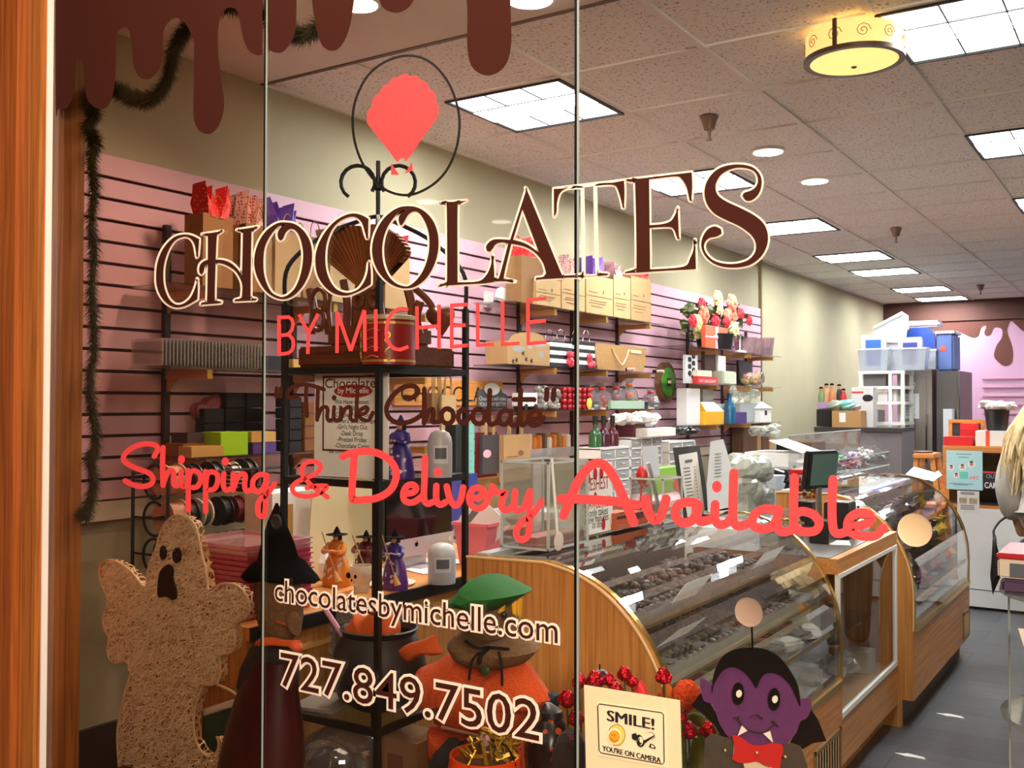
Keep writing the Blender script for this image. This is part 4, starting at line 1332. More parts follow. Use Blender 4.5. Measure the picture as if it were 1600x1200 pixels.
g = MB()
for x,y,r in ((498,470,15),(497,500,13),(560,470,9),(585,470,9)):
 c = at(x,y,Y=yp - 0.03)
 rr = r * mpp(c)
 g.tube([c + V((rr * COS(k * PI / 6),0,rr * 1.25 * SIN(k * PI / 6))) for k in range(13)],0.007,7,smooth=False)
g.build('loops',CB,t,True)
tipP = V((575,462))
fan = [(491,392),(499,378),(510,374),(520,362),(535,354),(550,352),(566,353),(580,350),(596,353),(606,360),(617,366),(626,376),(634,388),(632,400),(620,410)]
pe = crv([V(p) for p in fan],4)
g = MB()
for i in range(len(pe) - 1):
 k0,k1 = 0.012 * (i % 2),0.012 * ((i + 1) % 2)
 a,b = pe[i],pe[i + 1]
 A,B = at(a.x,a.y,Y=yp - 0.05 - k0),at(b.x,b.y,Y=yp - 0.05 - k1)
 c0,c1 = tipP + (a - tipP) * 0.12,tipP + (b - tipP) * 0.12
 C0,C1 = at(c0.x,c0.y,Y=yp - 0.01),at(c1.x,c1.y,Y=yp - 0.01)
 o_ = V((0,0.022,0))
 g.raw([A,B,C1,C0,A + o_,B + o_,C1 + o_,C0 + o_],[(0,1,2,3),(7,6,5,4),(0,4,5,1),(2,6,7,3)])
g.build('shell',CB2,t)
puff(MB(),[(563,455),(590,455),(600,490),(596,525),(552,525),(552,490)],yp,0.03).build('shell_stem',CB,t,True)
hp = [(688,484),(694,479),(703,480),(710,488),(708,500),(700,512),(691,526),(680,512),(668,500),(666,488),(672,481),(681,480)]
puff(MB(),hp,yp + 0.05,0.02,True).build('heart',CB,t,True)
MB().tube([at(690,520,Y=yp + 0.05),at(672,474,Y=yp + 0.05),at(645,448,Y=yp + 0.04)],0.01,7).build('heart_stem',CB,t,True)
# ---- red cookie tin
YT = RY0 + 0.055
c = at(607,567,Y=YT)
c.z = ZS + 0.002
r = (at(639,540,Y=YT) - at(575,540,Y=YT)).x / 2
TT = at(607,494,Y=YT).z
t = thing('cookie_tin','round red cookie tin with gold border in front of the chocolate sculpture','tin',(c.x,YT,ZS + 0.002))
MB().lathe((c.x,YT,ZS + 0.002),[(r,0),(r,TT - ZS - 0.012)],30).build('can',mat('tin_red',(150,26,26),0.35),t,True)
MB().lathe((c.x,YT,TT - 0.012),[(r + 0.003,0),(r + 0.003,0.010),(r * 0.96,0.012)],30).build('lid',mat('tin_cream',(214,186,150),0.35,metal=0.3),t,True)
GOLD = mat('gold_print',(206,164,80),0.35,metal=0.6)
g = MB()
for z0 in (0.008,TT - ZS - 0.024):
 g.lathe((c.x,YT,ZS + z0),[(r + 0.0012,0),(r + 0.0012,0.006)],30,cap=False)
for a0 in (-2.35,-0.9):
 pts = []
 for k in range(12):
  a = a0 + 0.10 * SIN(k * 1.9)
  pts.append((c.x + (r + 0.002) * COS(a),YT + (r + 0.002) * SIN(a),ZS + 0.012 + k * (TT - ZS - 0.035) / 11))
 g.tube(pts,0.003,5)
for k in range(5):
 a = -1.55 + 0.12 * SIN(k * 3)
 g.tube([(c.x + (r + 0.002) * COS(a + u),YT + (r + 0.002) * SIN(a + u),ZS + 0.02 + k * 0.022 + 0.004 * SIN(u * 20)) for u in (-0.35,-0.15,0.05,0.3)],0.0016,5)
g.build('gold_ornament',GOLD,t)
# ---- classes board on the second shelf
ZB = 1.2075
t = thing('classes_sign','white Chocolates by Michelle board listing classes, on the rack\'s second shelf','sign',at(548,716,Y=1.96))
YB_ = 1.955
a,b = at(491,716,Y=YB_),at(606,576,Y=YB_)
MB().span((a.x,YB_,ZB),(b.x,YB_ + 0.006,b.z)).build('board',mat('board_white',(255,250,240),0.5),t)
g = MB()
fa,fb = at(504,704,Y=YB_),at(598,586,Y=YB_)
w_ = 0.0045
for s0,s1 in (((fa.x,fa.z),(fb.x,fa.z + w_)),((fa.x,fb.z - w_),(fb.x,fb.z)),((fa.x,fa.z),(fa.x + w_,fb.z)),((fb.x - w_,fa.z),(fb.x,fb.z))):
 g.span((s0[0],YB_ - 0.001,s0[1]),(s1[0],YB_,s1[1]))
RED_B = mat('sign_maroon',(112,40,30),0.6)
g.build('border',RED_B,t)
def bline(s_,x0,x1,yb,yc,m,off=0.0,Y=None,nm='words'):
 Y = YB_ - 0.0012 if Y is None else Y
 A,B,C_ = at(x0,yb,Y=Y),at(x1,yb,Y=Y),at(x0,yc,Y=Y)
 text_on(MB(),s_,A,(1,0,0),(0,0,1),B.x - A.x,C_.z - A.z,off).build(nm,m,t)
bline('Chocolates',508,594,606,591,RED_B,0.008)
e0 = at(552,611,Y=YB_)
MB().poly([(e0.x + 0.066 * COS(k * PI / 14),YB_ - 0.001,e0.z + 0.017 * SIN(k * PI / 14)) for k in range(28)]).build('red_oval',mat('sign_red',(178,50,40),0.6),t)
bline('by Michelle',528,576,614.5,605.5,mat('board_white',(255,250,240)),0.01,YB_ - 0.002)
for s_,x0,x1,y_ in (('We Have Classes:',523,577,631),('-Team Building',526,575,641),('-Couples Night Out',522,580,651),('-Children\'s Birthday Party',514,590,660.5),('-Girl\'s Night Out',526,574,670),('-Desk Drop',532,567,680),('-Pretzel Friday',527,573,689.5),('-Chocolate Camp',523,577,699)):
 bline(s_,x0,x1,y_,y_ - 7.2,INK,0.004)
bline('*Be sure to ask for more!',511,590,708 - 0.5,701.5,INK,0.0)
# ---- grey motion sensors
SG = mat('sensor_grey',(176,172,174),0.4)
SW = mat('sensor_window',(96,100,104),0.25)
def sensor(px0,px1,ytop,zb,Y,label):
 a,b = at(px0,ytop,Y=Y),at(px1,ytop,Y=Y)
 c = (a + b) / 2
 r = (b.x - a.x) / 2
 h = c.z - zb
 t = thing('motion_sensor',label,'sensor',(c.x,Y,zb))
 MB().lathe((c.x,Y,zb),[(r * 0.98,0),(r,h * 0.1),(r,h * 0.72),(r * 0.93,h * 0.84),(r * 0.74,h * 0.94),(r * 0.4,h * 0.99),(0.001,h)],24).build('body',SG,t,True)
 for nm,m,k0,k1,a0,a1,off in (('window_frame',mat('sensor_light',(208,204,206),0.4),0.30,0.68,-1.45,-0.2,1.02),('window',SW,0.40,0.63,-1.3,-0.4,1.06)):
  g = MB()
  g.grid(lambda u,v: V((c.x + r * off * COS(a0 + (a1 - a0) * u),Y + r * off * SIN(a0 + (a1 - a0) * u),zb + h * (k0 + (k1 - k0) * v))),8,2)
  g.build(nm,m,t)
 return t
sensor(672,703,672,ZB,RY0 + 0.20,'light grey domed motion sensor on the rack\'s second shelf beside the purple witch doll')
# ---- witch dolls
def witch(cx_,ybot,ytop,wpx,depth,cols,label,zb,group,broom=True):
 """small witch doll standing on zb; picture column cx_, foot row ybot, hat row ytop"""
 c = at(cx_,ybot,Y=depth)
 k = mpp(c)
 H = (ybot - ytop) * k * 0.985
 w = wpx * k
 b = V((c.x,depth,zb))
 t = thing('witch_doll',label,'witch doll',b,group)
 dress,cape,pat = cols
 MB().lathe(b,[(w * 0.5,0),(w * 0.52,H * 0.08),(w * 0.40,H * 0.40),(w * 0.24,H * 0.56),(w * 0.20,H * 0.6)],18,sy=0.8).build('dress',dress,t,True)
 MB().lathe(b + V((0,0,H * 0.55)),[(w * 0.20,0),(w * 0.36,H * 0.04),(w * 0.34,H * 0.14),(w * 0.16,H * 0.22)],16,sy=0.8).build('cape',cape,t,True)
 for s in (-1,1):
  MB().tube([b + V((s * w * 0.28,0,H * 0.70)),b + V((s * w * 0.40,-w * 0.18,H * 0.58)),b + V((s * w * 0.08,-w * 0.38,H * 0.60))],[w * 0.10,w * 0.10,w * 0.07],8).build('arm',cape,t,True)
  MB().ball(b + V((s * w * 0.07,-w * 0.42,H * 0.60)),w * 0.05).build('hand',mat('doll_skin',(206,146,100),0.6),t,True)
 hd = MB().ball(b + V((0,-w * 0.02,H * 0.81)),H * 0.065,(0.85,0.9,1.1),12,9).build('head',mat('doll_skin',(206,146,100)),t,True)
 MB().ball(b + V((0,-w * 0.02 - H * 0.06,H * 0.805)),H * 0.014).build('nose',mat('doll_skin',(206,146,100)),hd,True)
 for s in (-1,1):
  MB().ball(b + V((s * H * 0.024,-w * 0.02 - H * 0.055,H * 0.825)),H * 0.008).build('eye',BLK,hd)
 MB().tube([b + V((-H * 0.022,-w * 0.02 - H * 0.057,H * 0.785)),b + V((0,-w * 0.02 - H * 0.06,H * 0.780)),b + V((H * 0.022,-w * 0.02 - H * 0.057,H * 0.785))],H * 0.004,5).build('mouth',mat('doll_lip',(150,40,36),0.6),hd)
 MB().ball(b + V((0,w * 0.05,H * 0.80)),H * 0.080,(1,0.9,1.15),12,8).build('hair',mat('doll_hair',(34,24,22),0.8),t,True)
 ht = MB().lathe(b + V((0,0,H * 0.86)),[(w * 0.36,0),(w * 0.36,H * 0.008),(H * 0.07,H * 0.02),(H * 0.045,H * 0.08),(H * 0.012,H * 0.14)],16).build('hat',BLK if pat is None else pat,t,True)
 g = MB()
 for i in range(14):
  a = -PI / 2 + RU(-1.0,1.0)
  z = RU(0.08,0.48)
  rr = w * (0.525 - 0.33 * max(0,z - 0.08)) * (1.0)
  q = b + V((rr * COS(a),rr * 0.8 * SIN(a),H * z))
  g.box(q,(w * RU(0.05,0.12),0.002,w * RU(0.05,0.14)),a + PI / 2,ry=random.random())
 g.build('silver_print',mat('silver_print',(220,214,220),0.3,metal=0.4),t)
 if broom:
  q0,q1 = b + V((-w * 0.22,-w * 0.46,H * 0.92)),b + V((w * 0.40,-w * 0.46,H * 0.22))
  bm_ = MB().cyl(q0,q1,w * 0.022,n=6).build('broomstick',mat('twig',(170,120,92)),t)
  MB().cyl(q1 + (q0 - q1) * 0.08,q1 + (q1 - q0) * 0.16,w * 0.05,w * 0.13,8).build('broom_head',mat('straw',(190,140,76),0.9),bm_)
 return t
PVIO = mat('violet_satin',(58,36,118),0.35,noise=0.25,nscale=20)
witch(626,733,632,46,RY0 + 0.10,(PVIO,PVIO,mat('navy_felt',(34,30,74),0.8)),'purple witch doll with silver stars on the rack\'s second shelf',ZB,'satin witch dolls',False)
ZC = 0.80
CX0,CX1 = -2.46,-2.05
ORD = mat('pumpkin_satin',(206,116,22),0.35,noise=0.2,nscale=20)
MAR = mat('maroon_satin',(84,16,22),0.4,noise=0.2,nscale=20)
dollspots = [(526,918,825,48,2.475,(ORD,ORD,None),'orange witch doll with a broom at the counter\'s left'),(572,905,828,46,2.62,(MAR,MAR,None),'dark maroon witch doll standing behind the skull cup'),(617,924,829,44,2.53,(mat('purple_satin',(92,46,122),0.35,noise=0.25,nscale=20),PVIO,None),'purple witch doll with broom on the counter, right of the skull cup')]
for cxp,yb_,yt_,wp,dp,cl,lb in dollspots:
 witch(cxp,yb_,yt_,wp,dp,cl,lb,ZC + 0.001,'satin witch dolls')
# skull cup
c = at(565,925,Y=2.44)
b = V((c.x,2.44,ZC + 0.001))
k = mpp(c)
t = thing('skull_cup','white ceramic skull cup in front of the witch dolls','cup',b)
BONE = mat('bone_white',(216,200,176),0.4)
w = 19 * k
H = 42 * k
MB().lathe(b,[(w * 0.62,0),(w * 0.66,H * 0.2),(w * 0.72,H * 0.34),(w * 1.0,H * 0.5),(w * 1.04,H * 0.75),(w * 0.92,H * 0.96),(w * 0.86,H * 0.96),(w * 0.9,H * 0.7)],20,cap=False).build('cup',BONE,t,True)
for s in (-1,1):
 MB().ball(b + V((-w * 0.25 + s * w * 0.38,-w * 0.93,H * 0.62)),w * 0.22,(1,0.4,1.15)).build('eye_socket',BLK,t,True)
MB().ball(b + V((-w * 0.25,-w * 0.95,H * 0.45)),w * 0.10,(0.8,0.4,1.2)).build('nose_hole',BLK,t,True)
g = MB()
for i in range(6):
 g.box(b + V((-w * 0.55 + i * w * 0.13,-w * 0.66 - 0.002 - w * 0.1 * SIN(i * 0.6),H * 0.28)),(w * 0.09,0.004,w * 0.2),bev=0.0008)
g.build('teeth',mat('tooth',(236,224,200),0.4),t)
# ---- lower rack shelf: cauldron with orange bat cloth, silver frame, papers, glass bowl
Z3 = 0.603
c = at(588,1100,Y=2.06)
b = V((at(592,1100,Y=2.05).x,2.05,Z3))
r = (at(655,1050,Y=2.05) - at(530,1050,Y=2.05)).x / 2 * 0.92
t = thing('cauldron','black plastic cauldron with orange cloth on the rack\'s lowest shelf','cauldron',b)
MB().lathe(b,[(r * 0.5,0),(r * 0.85,r * 0.25),(r,r * 0.7),(r * 0.92,r * 1.2),(r * 0.74,r * 1.5),(r * 0.82,r * 1.62),(r * 0.78,r * 1.64),(r * 0.70,r * 1.5)],28,cap=False).build('pot',mat('cauldron_black',(40,32,28),0.55),t,True)
MB().lathe(b + V((0,0,r * 1.2)),[(r * 0.85,0),(0.01,0.02)],20).build('filling',BLK,t)
ORC = mat('orange_cloth',(226,96,34),0.75,noise=0.15,nscale=10)
puff(MB(),[(550,968),(560,952),(575,960),(590,950),(605,955),(618,965),(622,985),(618,1020),(620,1032),(600,1034),(580,1036),(560,1022),(545,1005),(538,990)],2.03,0.05).build('orange_cloth',ORC,t,True)
puff(MB(),[(618,1018),(640,1005),(665,998),(682,990),(685,1005),(694,1020),(680,1024),(668,1022),(650,1028),(638,1034),(625,1028)],2.02,0.02).build('cloth_wing',ORC,t,True)
MB().cyl(at(507,950,Y=2.0),at(545,1008,Y=2.02),0.007).build('pink_spatula',mat('pink_plastic',(226,150,180),0.4),t)
# silver frame
t = thing('picture_frame','ornate silver picture frame leaning behind the cauldron','frame',at(565,1075,Y=2.20))
YF = 2.20
SIL = mat('silver_ornate',(168,160,156),0.35,metal=0.5,bump=1.0,nscale=60)
a,b2 = at(500,1072,Y=YF),at(640,962,Y=YF)
g = MB()
wf = 0.055
for s0,s1 in (((a.x,Z3),(a.x + wf,b2.z)),((b2.x - wf,Z3),(b2.x,b2.z)),((a.x + wf,Z3),(b2.x - wf,Z3 + wf)),((a.x + wf,b2.z - wf),(b2.x - wf,b2.z))):
 g.span((s0[0],YF,s0[1]),(s1[0],YF + 0.018,s1[1]),bev=0.004)
g.build('moulding',SIL,t)
g = MB()
for x0 in (a.x + wf / 2,b2.x - wf / 2):
 z = Z3 + 0.03
 i = 0
 while z < b2.z - 0.03:
  g.tube([V((x0 + 0.018 * COS(q * 0.6 + i * PI),YF - 0.002,z + 0.012 * SIN(q * 0.6))) for q in range(8)],0.003,5)
  z += 0.034
  i += 1
g.build('scrollwork',SIL,t)
MB().span((a.x + wf,YF + 0.008,Z3 + wf),(b2.x - wf,YF + 0.012,b2.z - wf)).build('picture',mat('taupe_paper',(120,92,70),0.8),t)
# papers and disc on the shelf
q = at(505,1115,Y=1.95)
g = MB().box((-1.87,1.985,Z3 + 0.005),(0.13,0.15,0.008),rz=0.2)
g.single('box_of_labels',mat('smoky_clear',(150,140,132),0.2,spec=0.8),'flat smoky plastic packet in front of the silver frame','packet')
q = at(500,1130,Z=0.54)
t = thing('glass_bowl','clear shallow glass bowl upside down under the rack\'s lowest shelf','bowl',(-1.86,1.93,DECK))
ri = 0.11
MB().lathe((-1.80,1.965,0.0),[(ri,0.46),(ri * 0.97,0.50),(ri * 0.8,0.535),(ri * 0.45,0.558),(0.02,0.565)],28,cap=False).build('bowl',glassy('bowl_glass',(206,190,172),minrefl=0.18,haze=0.08),t,True)
MB().lathe((-1.80,1.965,DECK),[(0.07,0),(0.05,0.03),(0.05,0.04),(0.09,0.045)],20).build('stand',mat('deck_wood',(112,74,44),0.7),t)
t = thing('cardboard_carton','brown cardboard carton on the deck below the rack','box',(-1.64,2.12,DECK))
MB().box((-1.66,2.075,DECK + 0.06),(0.14,0.12,0.12)).build('carton',mat('cardboard',(148,102,66),0.85),t)
MB().box((-1.66,2.0142,DECK + 0.062),(0.05,0.001,0.04)).build('printed_label',mat('carton_print',(120,70,48),0.9),t)
# ---- work counter
t = thing('work_counter','oak-panelled work counter with a black edge behind the witch dolls','counter',(CX1,1.88,0))
MB().span((CX0,1.88,ZC - 0.035),(CX1,3.9,ZC)).build('worktop',OAKY,t)
MB().span((CX1,1.88,ZC - 0.036),(CX1 + 0.012,3.9,ZC + 0.001)).build('black_edge',IRON,t)
for i,(ya,yb_) in enumerate(((1.88,2.60),(2.605,3.30),(3.305,3.9))):
 MB().span((CX0 + 0.02,ya,0.0),(CX1 - 0.012,yb_,ZC - 0.036)).build('front_panel',OAK2,t)
MB().span((CX1 - 0.014,1.88,ZC - 0.10),(CX1 - 0.004,3.9,ZC - 0.085)).build('moulding',mat('pale_oak',(226,170,100),0.4),t)
t = thing('work_desk','oak desk along the slatwall under the hanging bags','desk',(-2.8,3.0,0))
MB().span((-3.12,3.05,ZC - 0.035),(CX0 - 0.004,6.3,ZC)).build('desktop',wood('desk_top',(236,168,96),(206,136,66),'Y',1.0,0.35),t)
for y in (3.08,6.2):
 MB().span((-3.10,y,0.0),(CX0 - 0.02,y + 0.04,ZC - 0.036)).build('side_panel',OAK2,t)
MB().span((-3.10,3.12,0.0),(-3.06,6.2,ZC - 0.036)).build('back_panel',OAK2,t)
sensor(673,708,848,ZC + 0.001,2.70,'light grey domed motion sensor on the counter edge, right of the witch dolls')
# ---- pink tray stack (each clear-pink container a thing)
PK = glassy('pink_clear',(250,150,186),minrefl=0.08,haze=0.30,hazecol=(250,120,160))
PKW = glassy('pink_clear_pale',(252,206,218),minrefl=0.10,haze=0.30,hazecol=(255,220,226))
x0,y0,z0 = -2.26,2.06,ZC + 0.001
n_tr = 14
zt = at(350,845,X=x0).z
dz = (zt - z0) / n_tr
for i in range(n_tr):
 z = z0 + i * dz
 lab = 'topmost pink clear tray of the tall stack behind the ghost' if i == n_tr - 1 else ('lowest pink clear tray of the stack behind the ghost' if i == 0 else 'pink clear plastic tray inside the tall stack behind the ghost')
 g = MB()
 j = RU(-0.003,0.003)
 o0 = V((x0 + j,y0 + j,z))
 a_,b_ = 0.14,0.12
 for (u,v,su,sv) in ((-a_,0,0.004,2 * b_),(a_,0,0.004,2 * b_),(0,-b_,2 * a_,0.004),(0,b_,2 * a_,0.004)):
  g.box(o0 + V((u,v,dz * 0.45)),(su,sv,dz * 0.86))
 g.box(o0 + V((0,0,0.002)),(2 * a_,2 * b_,0.003))
 g.box(o0 + V((0,-b_ - 0.006,dz * 0.86)),(2 * a_ + 0.02,0.012,0.003)).box(o0 + V((a_ + 0.006,0,dz * 0.86)),(0.012,2 * b_,0.003)).box(o0 + V((-a_ - 0.006,0,dz * 0.86)),(0.012,2 * b_,0.003))
 tr_ = g.single('plastic_tray',PKW if i >= n_tr - 2 else PK,lab,'tray','stacked pink trays')
# ---- computer, bin and clutter on the counter and desk
t = thing('desktop_computer','silver-chinned desktop computer with a black screen behind the rack','computer',(-2.30,2.95,ZC))
XI = -2.30
sc = [at(603,740,X=XI),at(707,734,X=XI),at(714,812,X=XI),at(600,848,X=XI)]
z_t = (sc[0].z + sc[1].z) / 2
ya,yb2 = sc[0].y,sc[1].y
zc_ = at(660,838,X=XI).z
zb_ = at(660,866,X=XI).z
MB().span((XI - 0.02,ya,zb_),(XI,yb2,z_t),bev=0.004).build('screen',mat('screen_black',(10,10,12),0.12,spec=0.8),t)
MB().span((XI - 0.001,ya + 0.002,zb_ + 0.002),(XI + 0.004,yb2 - 0.002,zc_)).build('chin',mat('aluminium',(206,208,212),0.3,metal=0.5),t)
lc = at(651,850,X=XI + 0.005)
g = MB()
ap = [(0.0,0.004),(0.004,0.0055),(0.0075,0.002),(0.0065,-0.004),(0.003,-0.0075),(0.0,-0.0065),(-0.003,-0.0075),(-0.0065,-0.004),(-0.0075,0.002),(-0.004,0.0055)]
g.poly([(XI + 0.005,lc.y + u * 1.3,lc.z + v * 1.3) for u,v in ap])
g.poly([(XI + 0.005,lc.y + u * 1.3,lc.z + v * 1.3 + 0.010) for u,v in ((0,-0.002),(0.0025,0.0),(0.003,0.004),(0.0005,0.002))])
g.build('logo',BLK,t)
MB().span((XI - 0.03,(ya + yb2) / 2 - 0.06,ZC),(XI - 0.02,(ya + yb2) / 2 + 0.06,zb_ + 0.05)).span((XI - 0.10,(ya + yb2) / 2 - 0.06,ZC + 0.0005),(XI + 0.05,(ya + yb2) / 2 + 0.06,ZC + 0.006)).build('stand',mat('aluminium',(206,208,212)),t)
# pink bin
PB = mat('pink_bin',(232,120,132),0.45)
c = at(738,885,Z=ZC)
t = thing('storage_bin','pink plastic bin holding papers on the desk behind the rack','bin',c)
k = mpp(c)
wb,hb = 56 * k,66 * k
MB().loops([[c + V((sx * wb * 0.44 * 0.95,sy * wb * 0.32 + wb * 0.3,0.001)) for sx,sy in ((-1,-1),(1,-1),(1,1),(-1,1))],[c + V((sx * wb * 0.58,sy * wb * 0.42 + wb * 0.3,hb)) for sx,sy in ((-1,-1),(1,-1),(1,1),(-1,1))],[c + V((sx * wb * 0.54,sy * wb * 0.38 + wb * 0.3,hb)) for sx,sy in ((-1,-1),(1,-1),(1,1),(-1,1))],[c + V((sx * wb * 0.42,sy * wb * 0.30 + wb * 0.3,0.02)) for sx,sy in ((-1,-1),(1,-1),(1,1),(-1,1))]]).build('tub',PB,t)
g = MB()
for s in ((0,-0.44),(0,0.40)):
 g.box(c + V((0,s[1] * wb + wb * 0.3,hb)),(wb * 1.2,0.012,0.012))
for s in (-0.58,0.58):
 g.box(c + V((s * wb,wb * 0.3,hb)),(0.012,wb * 0.86,0.012))
g.build('rim',PB,t)
for j,(dx,rz_) in enumerate(((-0.03,0.4),(0.0,0.6),(0.03,0.3))):
 MB().box(c + V((dx,wb * 0.3,hb * 0.85)),(0.12,0.003,0.16),rz=rz_,ry=0.5 + 0.1 * j).single('paper_sheet',mat('paper_%d' % (j % 2),(236,232,228) if j % 2 == 0 else (110,104,108),0.8),('white sheet standing at the left in the pink bin','grey printed sheet leaning in the middle of the pink bin','white sheet leaning right in the pink bin')[j],'paper')
CDB = mat('cardboard',(148,102,66))
def box_at(px,py,w,d,h,m,name,label,cat,Z=ZC,rz=0,group=None,bev=0.002):
 p = at(px,py,Z=Z)
 return MB().box(p + V((0,d / 2,h / 2 + 0.001)),(w,d,h),rz,bev).single(name,m,label,cat,group)
TEAL = mat('teal_card',(84,130,150),0.6)
WHT = mat('white_card',(232,230,226),0.6)
box_at(812,858,0.20,0.14,0.12,CDB,'cardboard_box','open brown cardboard box behind the pink bin','box')
box_at(789,866,0.07,0.05,0.065,TEAL,'small_box','small teal box right of the pink bin','box')
box_at(805,866,0.07,0.05,0.060,WHT,'small_box','small white box beside the teal box','box')
q = at(818,830,Z=ZC)
box_at(818,832,0.34,0.16,0.10,mat('foil_tray_white',(226,224,222),0.4),'cake_box','wide white bakery box behind the cardboard box','box',Z=ZC)
p = at(846,846,Z=ZC)
t = thing('ribbon_tin','small green tin of ribbon by the acrylic stand','tin',p)
k = mpp(p)
MB().lathe(p + V((0,0,0.001)),[(16 * k * 0.9,0),(16 * k,0.004),(16 * k,0.062)],20).build('can',dotted('green_foil_print',(40,108,54),(90,160,96),60,0.3,0.3),t,True)
MB().lathe(p + V((0,0,0.063)),[(18 * k,0),(18 * k,0.012),(15 * k,0.012)],20).build('rim',mat('dark_green',(24,58,34),0.4),t,True)
p = at(824,842,Z=ZC)
MB().lathe(p,[(14 * k,0.001),(14 * k,0.075)],18).single('ribbon_tin',mat('green_gold',(92,96,40),0.4),'olive-gold tin half hidden left of the green one','tin',smooth=True)
for j,(px,py,s,rz_,lb) in enumerate(((560,895,0.20,0.4,'large crumpled white sheet leaning behind the orange witch doll'),(672,880,0.16,0.2,'white paper lying in front of the computer stand'),(655,893,0.15,-0.3,'second white paper under the first by the computer'),(715,880,0.14,0.6,'white paper beside the grey sensor'),(745,897,0.10,0.3,'white note on the counter near the case'))):
 p = at(px,py,Z=ZC)
 MB().box(p + V((0,0.03,0.0015 + j * 0.0004)),(s,s * 0.75,0.0015),rz_).single('paper_sheet',WHT,lb,'paper')
# white carrier bags and cream boards behind the dolls
p = at(500,900,X=-2.42)
puff(MB(),[(478,905),(482,850),(492,832),(505,838),(512,850),(522,880),(520,915),(480,918)],2.55,0.05,False).single('plastic_bag',mat('white_plastic',(228,226,224),0.35),'crumpled white plastic bag left of the orange witch doll','bag')
t = thing('cream_board','large cream cardboard sheet leaning behind the witch dolls','board',at(540,880,X=-2.42))
MB().poly([at(478,905,X=-2.40),at(590,885,X=-2.40),at(584,752,X=-2.43),at(488,750,X=-2.43)],(0.004,0,0)).build('sheet',mat('cream_board',(216,198,154),0.8),t)
t = thing('white_carton','white carton standing left of the cream cardboard sheet','box',at(465,880,X=-2.45))
MB().span((-2.60,2.36,0.0),(-2.47,2.62,1.10)).build('carton',WHT,t)
MB().span((-2.468,2.42,0.95),(-2.4655,2.45,1.06)).build('printed_band',mat('ochre_print',(176,130,60),0.7),t)
MB().lathe((-2.16,2.585,ZC + 0.001),[(0.075,0),(0.085,0.004),(0.088,0.008)],30,M=None).single('white_plate',mat('plate_white',(232,228,222),0.25),'white plate behind the orange witch doll','plate',smooth=True)
# green bag and white box on the floor behind the ghost
t = thing('green_tote','dark green tote with a white flap on the deck between ghost and witch','bag',at(345,1160,Y=1.84))
puff(MB(),[(318,1110),(340,1104),(364,1102),(372,1180),(360,1220),(316,1220)],1.83,0.02,False).build('body',mat('tote_green',(32,74,58),0.8),t)
puff(MB(),[(316,1108),(366,1092),(368,1104),(318,1120)],1.82,0.012,False).build('flap',WHT,t)
# ================================================================ SLATWALL SHELVES AND GIFTS
BRS = mat('wood_bracket',(206,146,90),0.35,metal=0.25)
UPM = mat('upright_metal',(58,36,30),0.5)
KR = mat('kraft_paper',(172,136,92),0.85,noise=0.08,nscale=12)
KR2 = mat('kraft_dark',(140,102,62),0.85,noise=0.08,nscale=12)
KRL = mat('kraft_light',(184,152,106),0.85,noise=0.08,nscale=12)
PRN = mat('bag_print',(120,86,56),0.9)
BLB = mat('black_box',(26,22,24),0.4)
GLD = mat('gold_card',(206,164,92),0.4,metal=0.25)
SHX = -2.85
BAYS = [('nearest',2.27,3.95,(1.815,1.525,1.205),(2.44,3.09,3.70)),
  ('middle',4.40,6.30,(1.935,1.605,1.362),(4.88,5.50,6.12)),
  ('farthest',6.66,8.78,(1.815,1.545,1.240),(7.32,8.05,8.62))]
lev = ('top','middle','lowest')
for nm,ya,yb_,zs,ups in BAYS:
 for j,y in enumerate(ups):
  t = thing('wall_upright','dark slotted wall upright with shelf brackets, number %s in the %s shelf bay' % (('one','two','three')[j],nm),'upright',(WX + 0.03,y,1.06),'wall uprights')
  MB().span((WX + 0.023,y - 0.012,1.06),(WX + 0.045,y + 0.012,2.06 if nm == 'nearest' else 2.04)).build('rail',UPM,t)
  for z in zs:
   g = MB()
   g.span((WX + 0.046,y - 0.011,z - 0.038),(SHX - 0.035,y + 0.011,z - 0.007))
   g.poly([(WX + 0.046,y - 0.005,z - 0.038),(WX + 0.10,y - 0.005,z - 0.038),(WX + 0.068,y - 0.005,z - 0.062),(WX + 0.046,y - 0.005,z - 0.085)],(0,0.010,0))
   br = g.build('bracket',BRS,t)
   MB().span((SHX - 0.034,y - 0.012,z - 0.040),(SHX - 0.022,y + 0.012,z - 0.007)).build('end_cap',GOLD,br)
 for k,z in enumerate(zs):
  MB().span((WX + 0.05,ya,z - 0.006),(SHX,yb_,z)).single('glass_shelf',SHG,'%s glass shelf of the %s bay on the pink slatwall' % (lev[k],nm),'shelf','glass shelves')
def yz(px,py,X):
 p = at(px,py,X=X)
 return p.y,p.z
def tissue(g,c,w,h,n=5,seed=0):
 rnd = random.Random(seed)
 for i in range(n):
  a = rnd.uniform(-1,1)
  b = V((c.x + rnd.uniform(-0.02,0.02),c.y + a * w * 0.22,c.z - 0.01))
  tip = b + V((rnd.uniform(-0.02,0.03),a * w * 0.28 + rnd.uniform(-0.015,0.015),h * rnd.uniform(0.75,1.05)))
  q = [b + V((-0.03,-w * 0.2,0)),b + V((0.035,-w * 0.12,0.0)),b + V((0.03,w * 0.2,0)),b + V((-0.03,w * 0.16,0))]
  u = [tip + V((-0.02,-w * 0.16,-h * 0.08)),tip + V((0.03,-w * 0.05,0)),tip + V((0.0,w * 0.14,-h * 0.15)),tip + V((-0.02,w * 0.03,0))]
  g.loops([q,[x.lerp(y,0.5) + V((rnd.uniform(-0.008,0.012),rnd.uniform(-0.012,0.012),0)) for x,y in zip(q,u)],u])
 return g
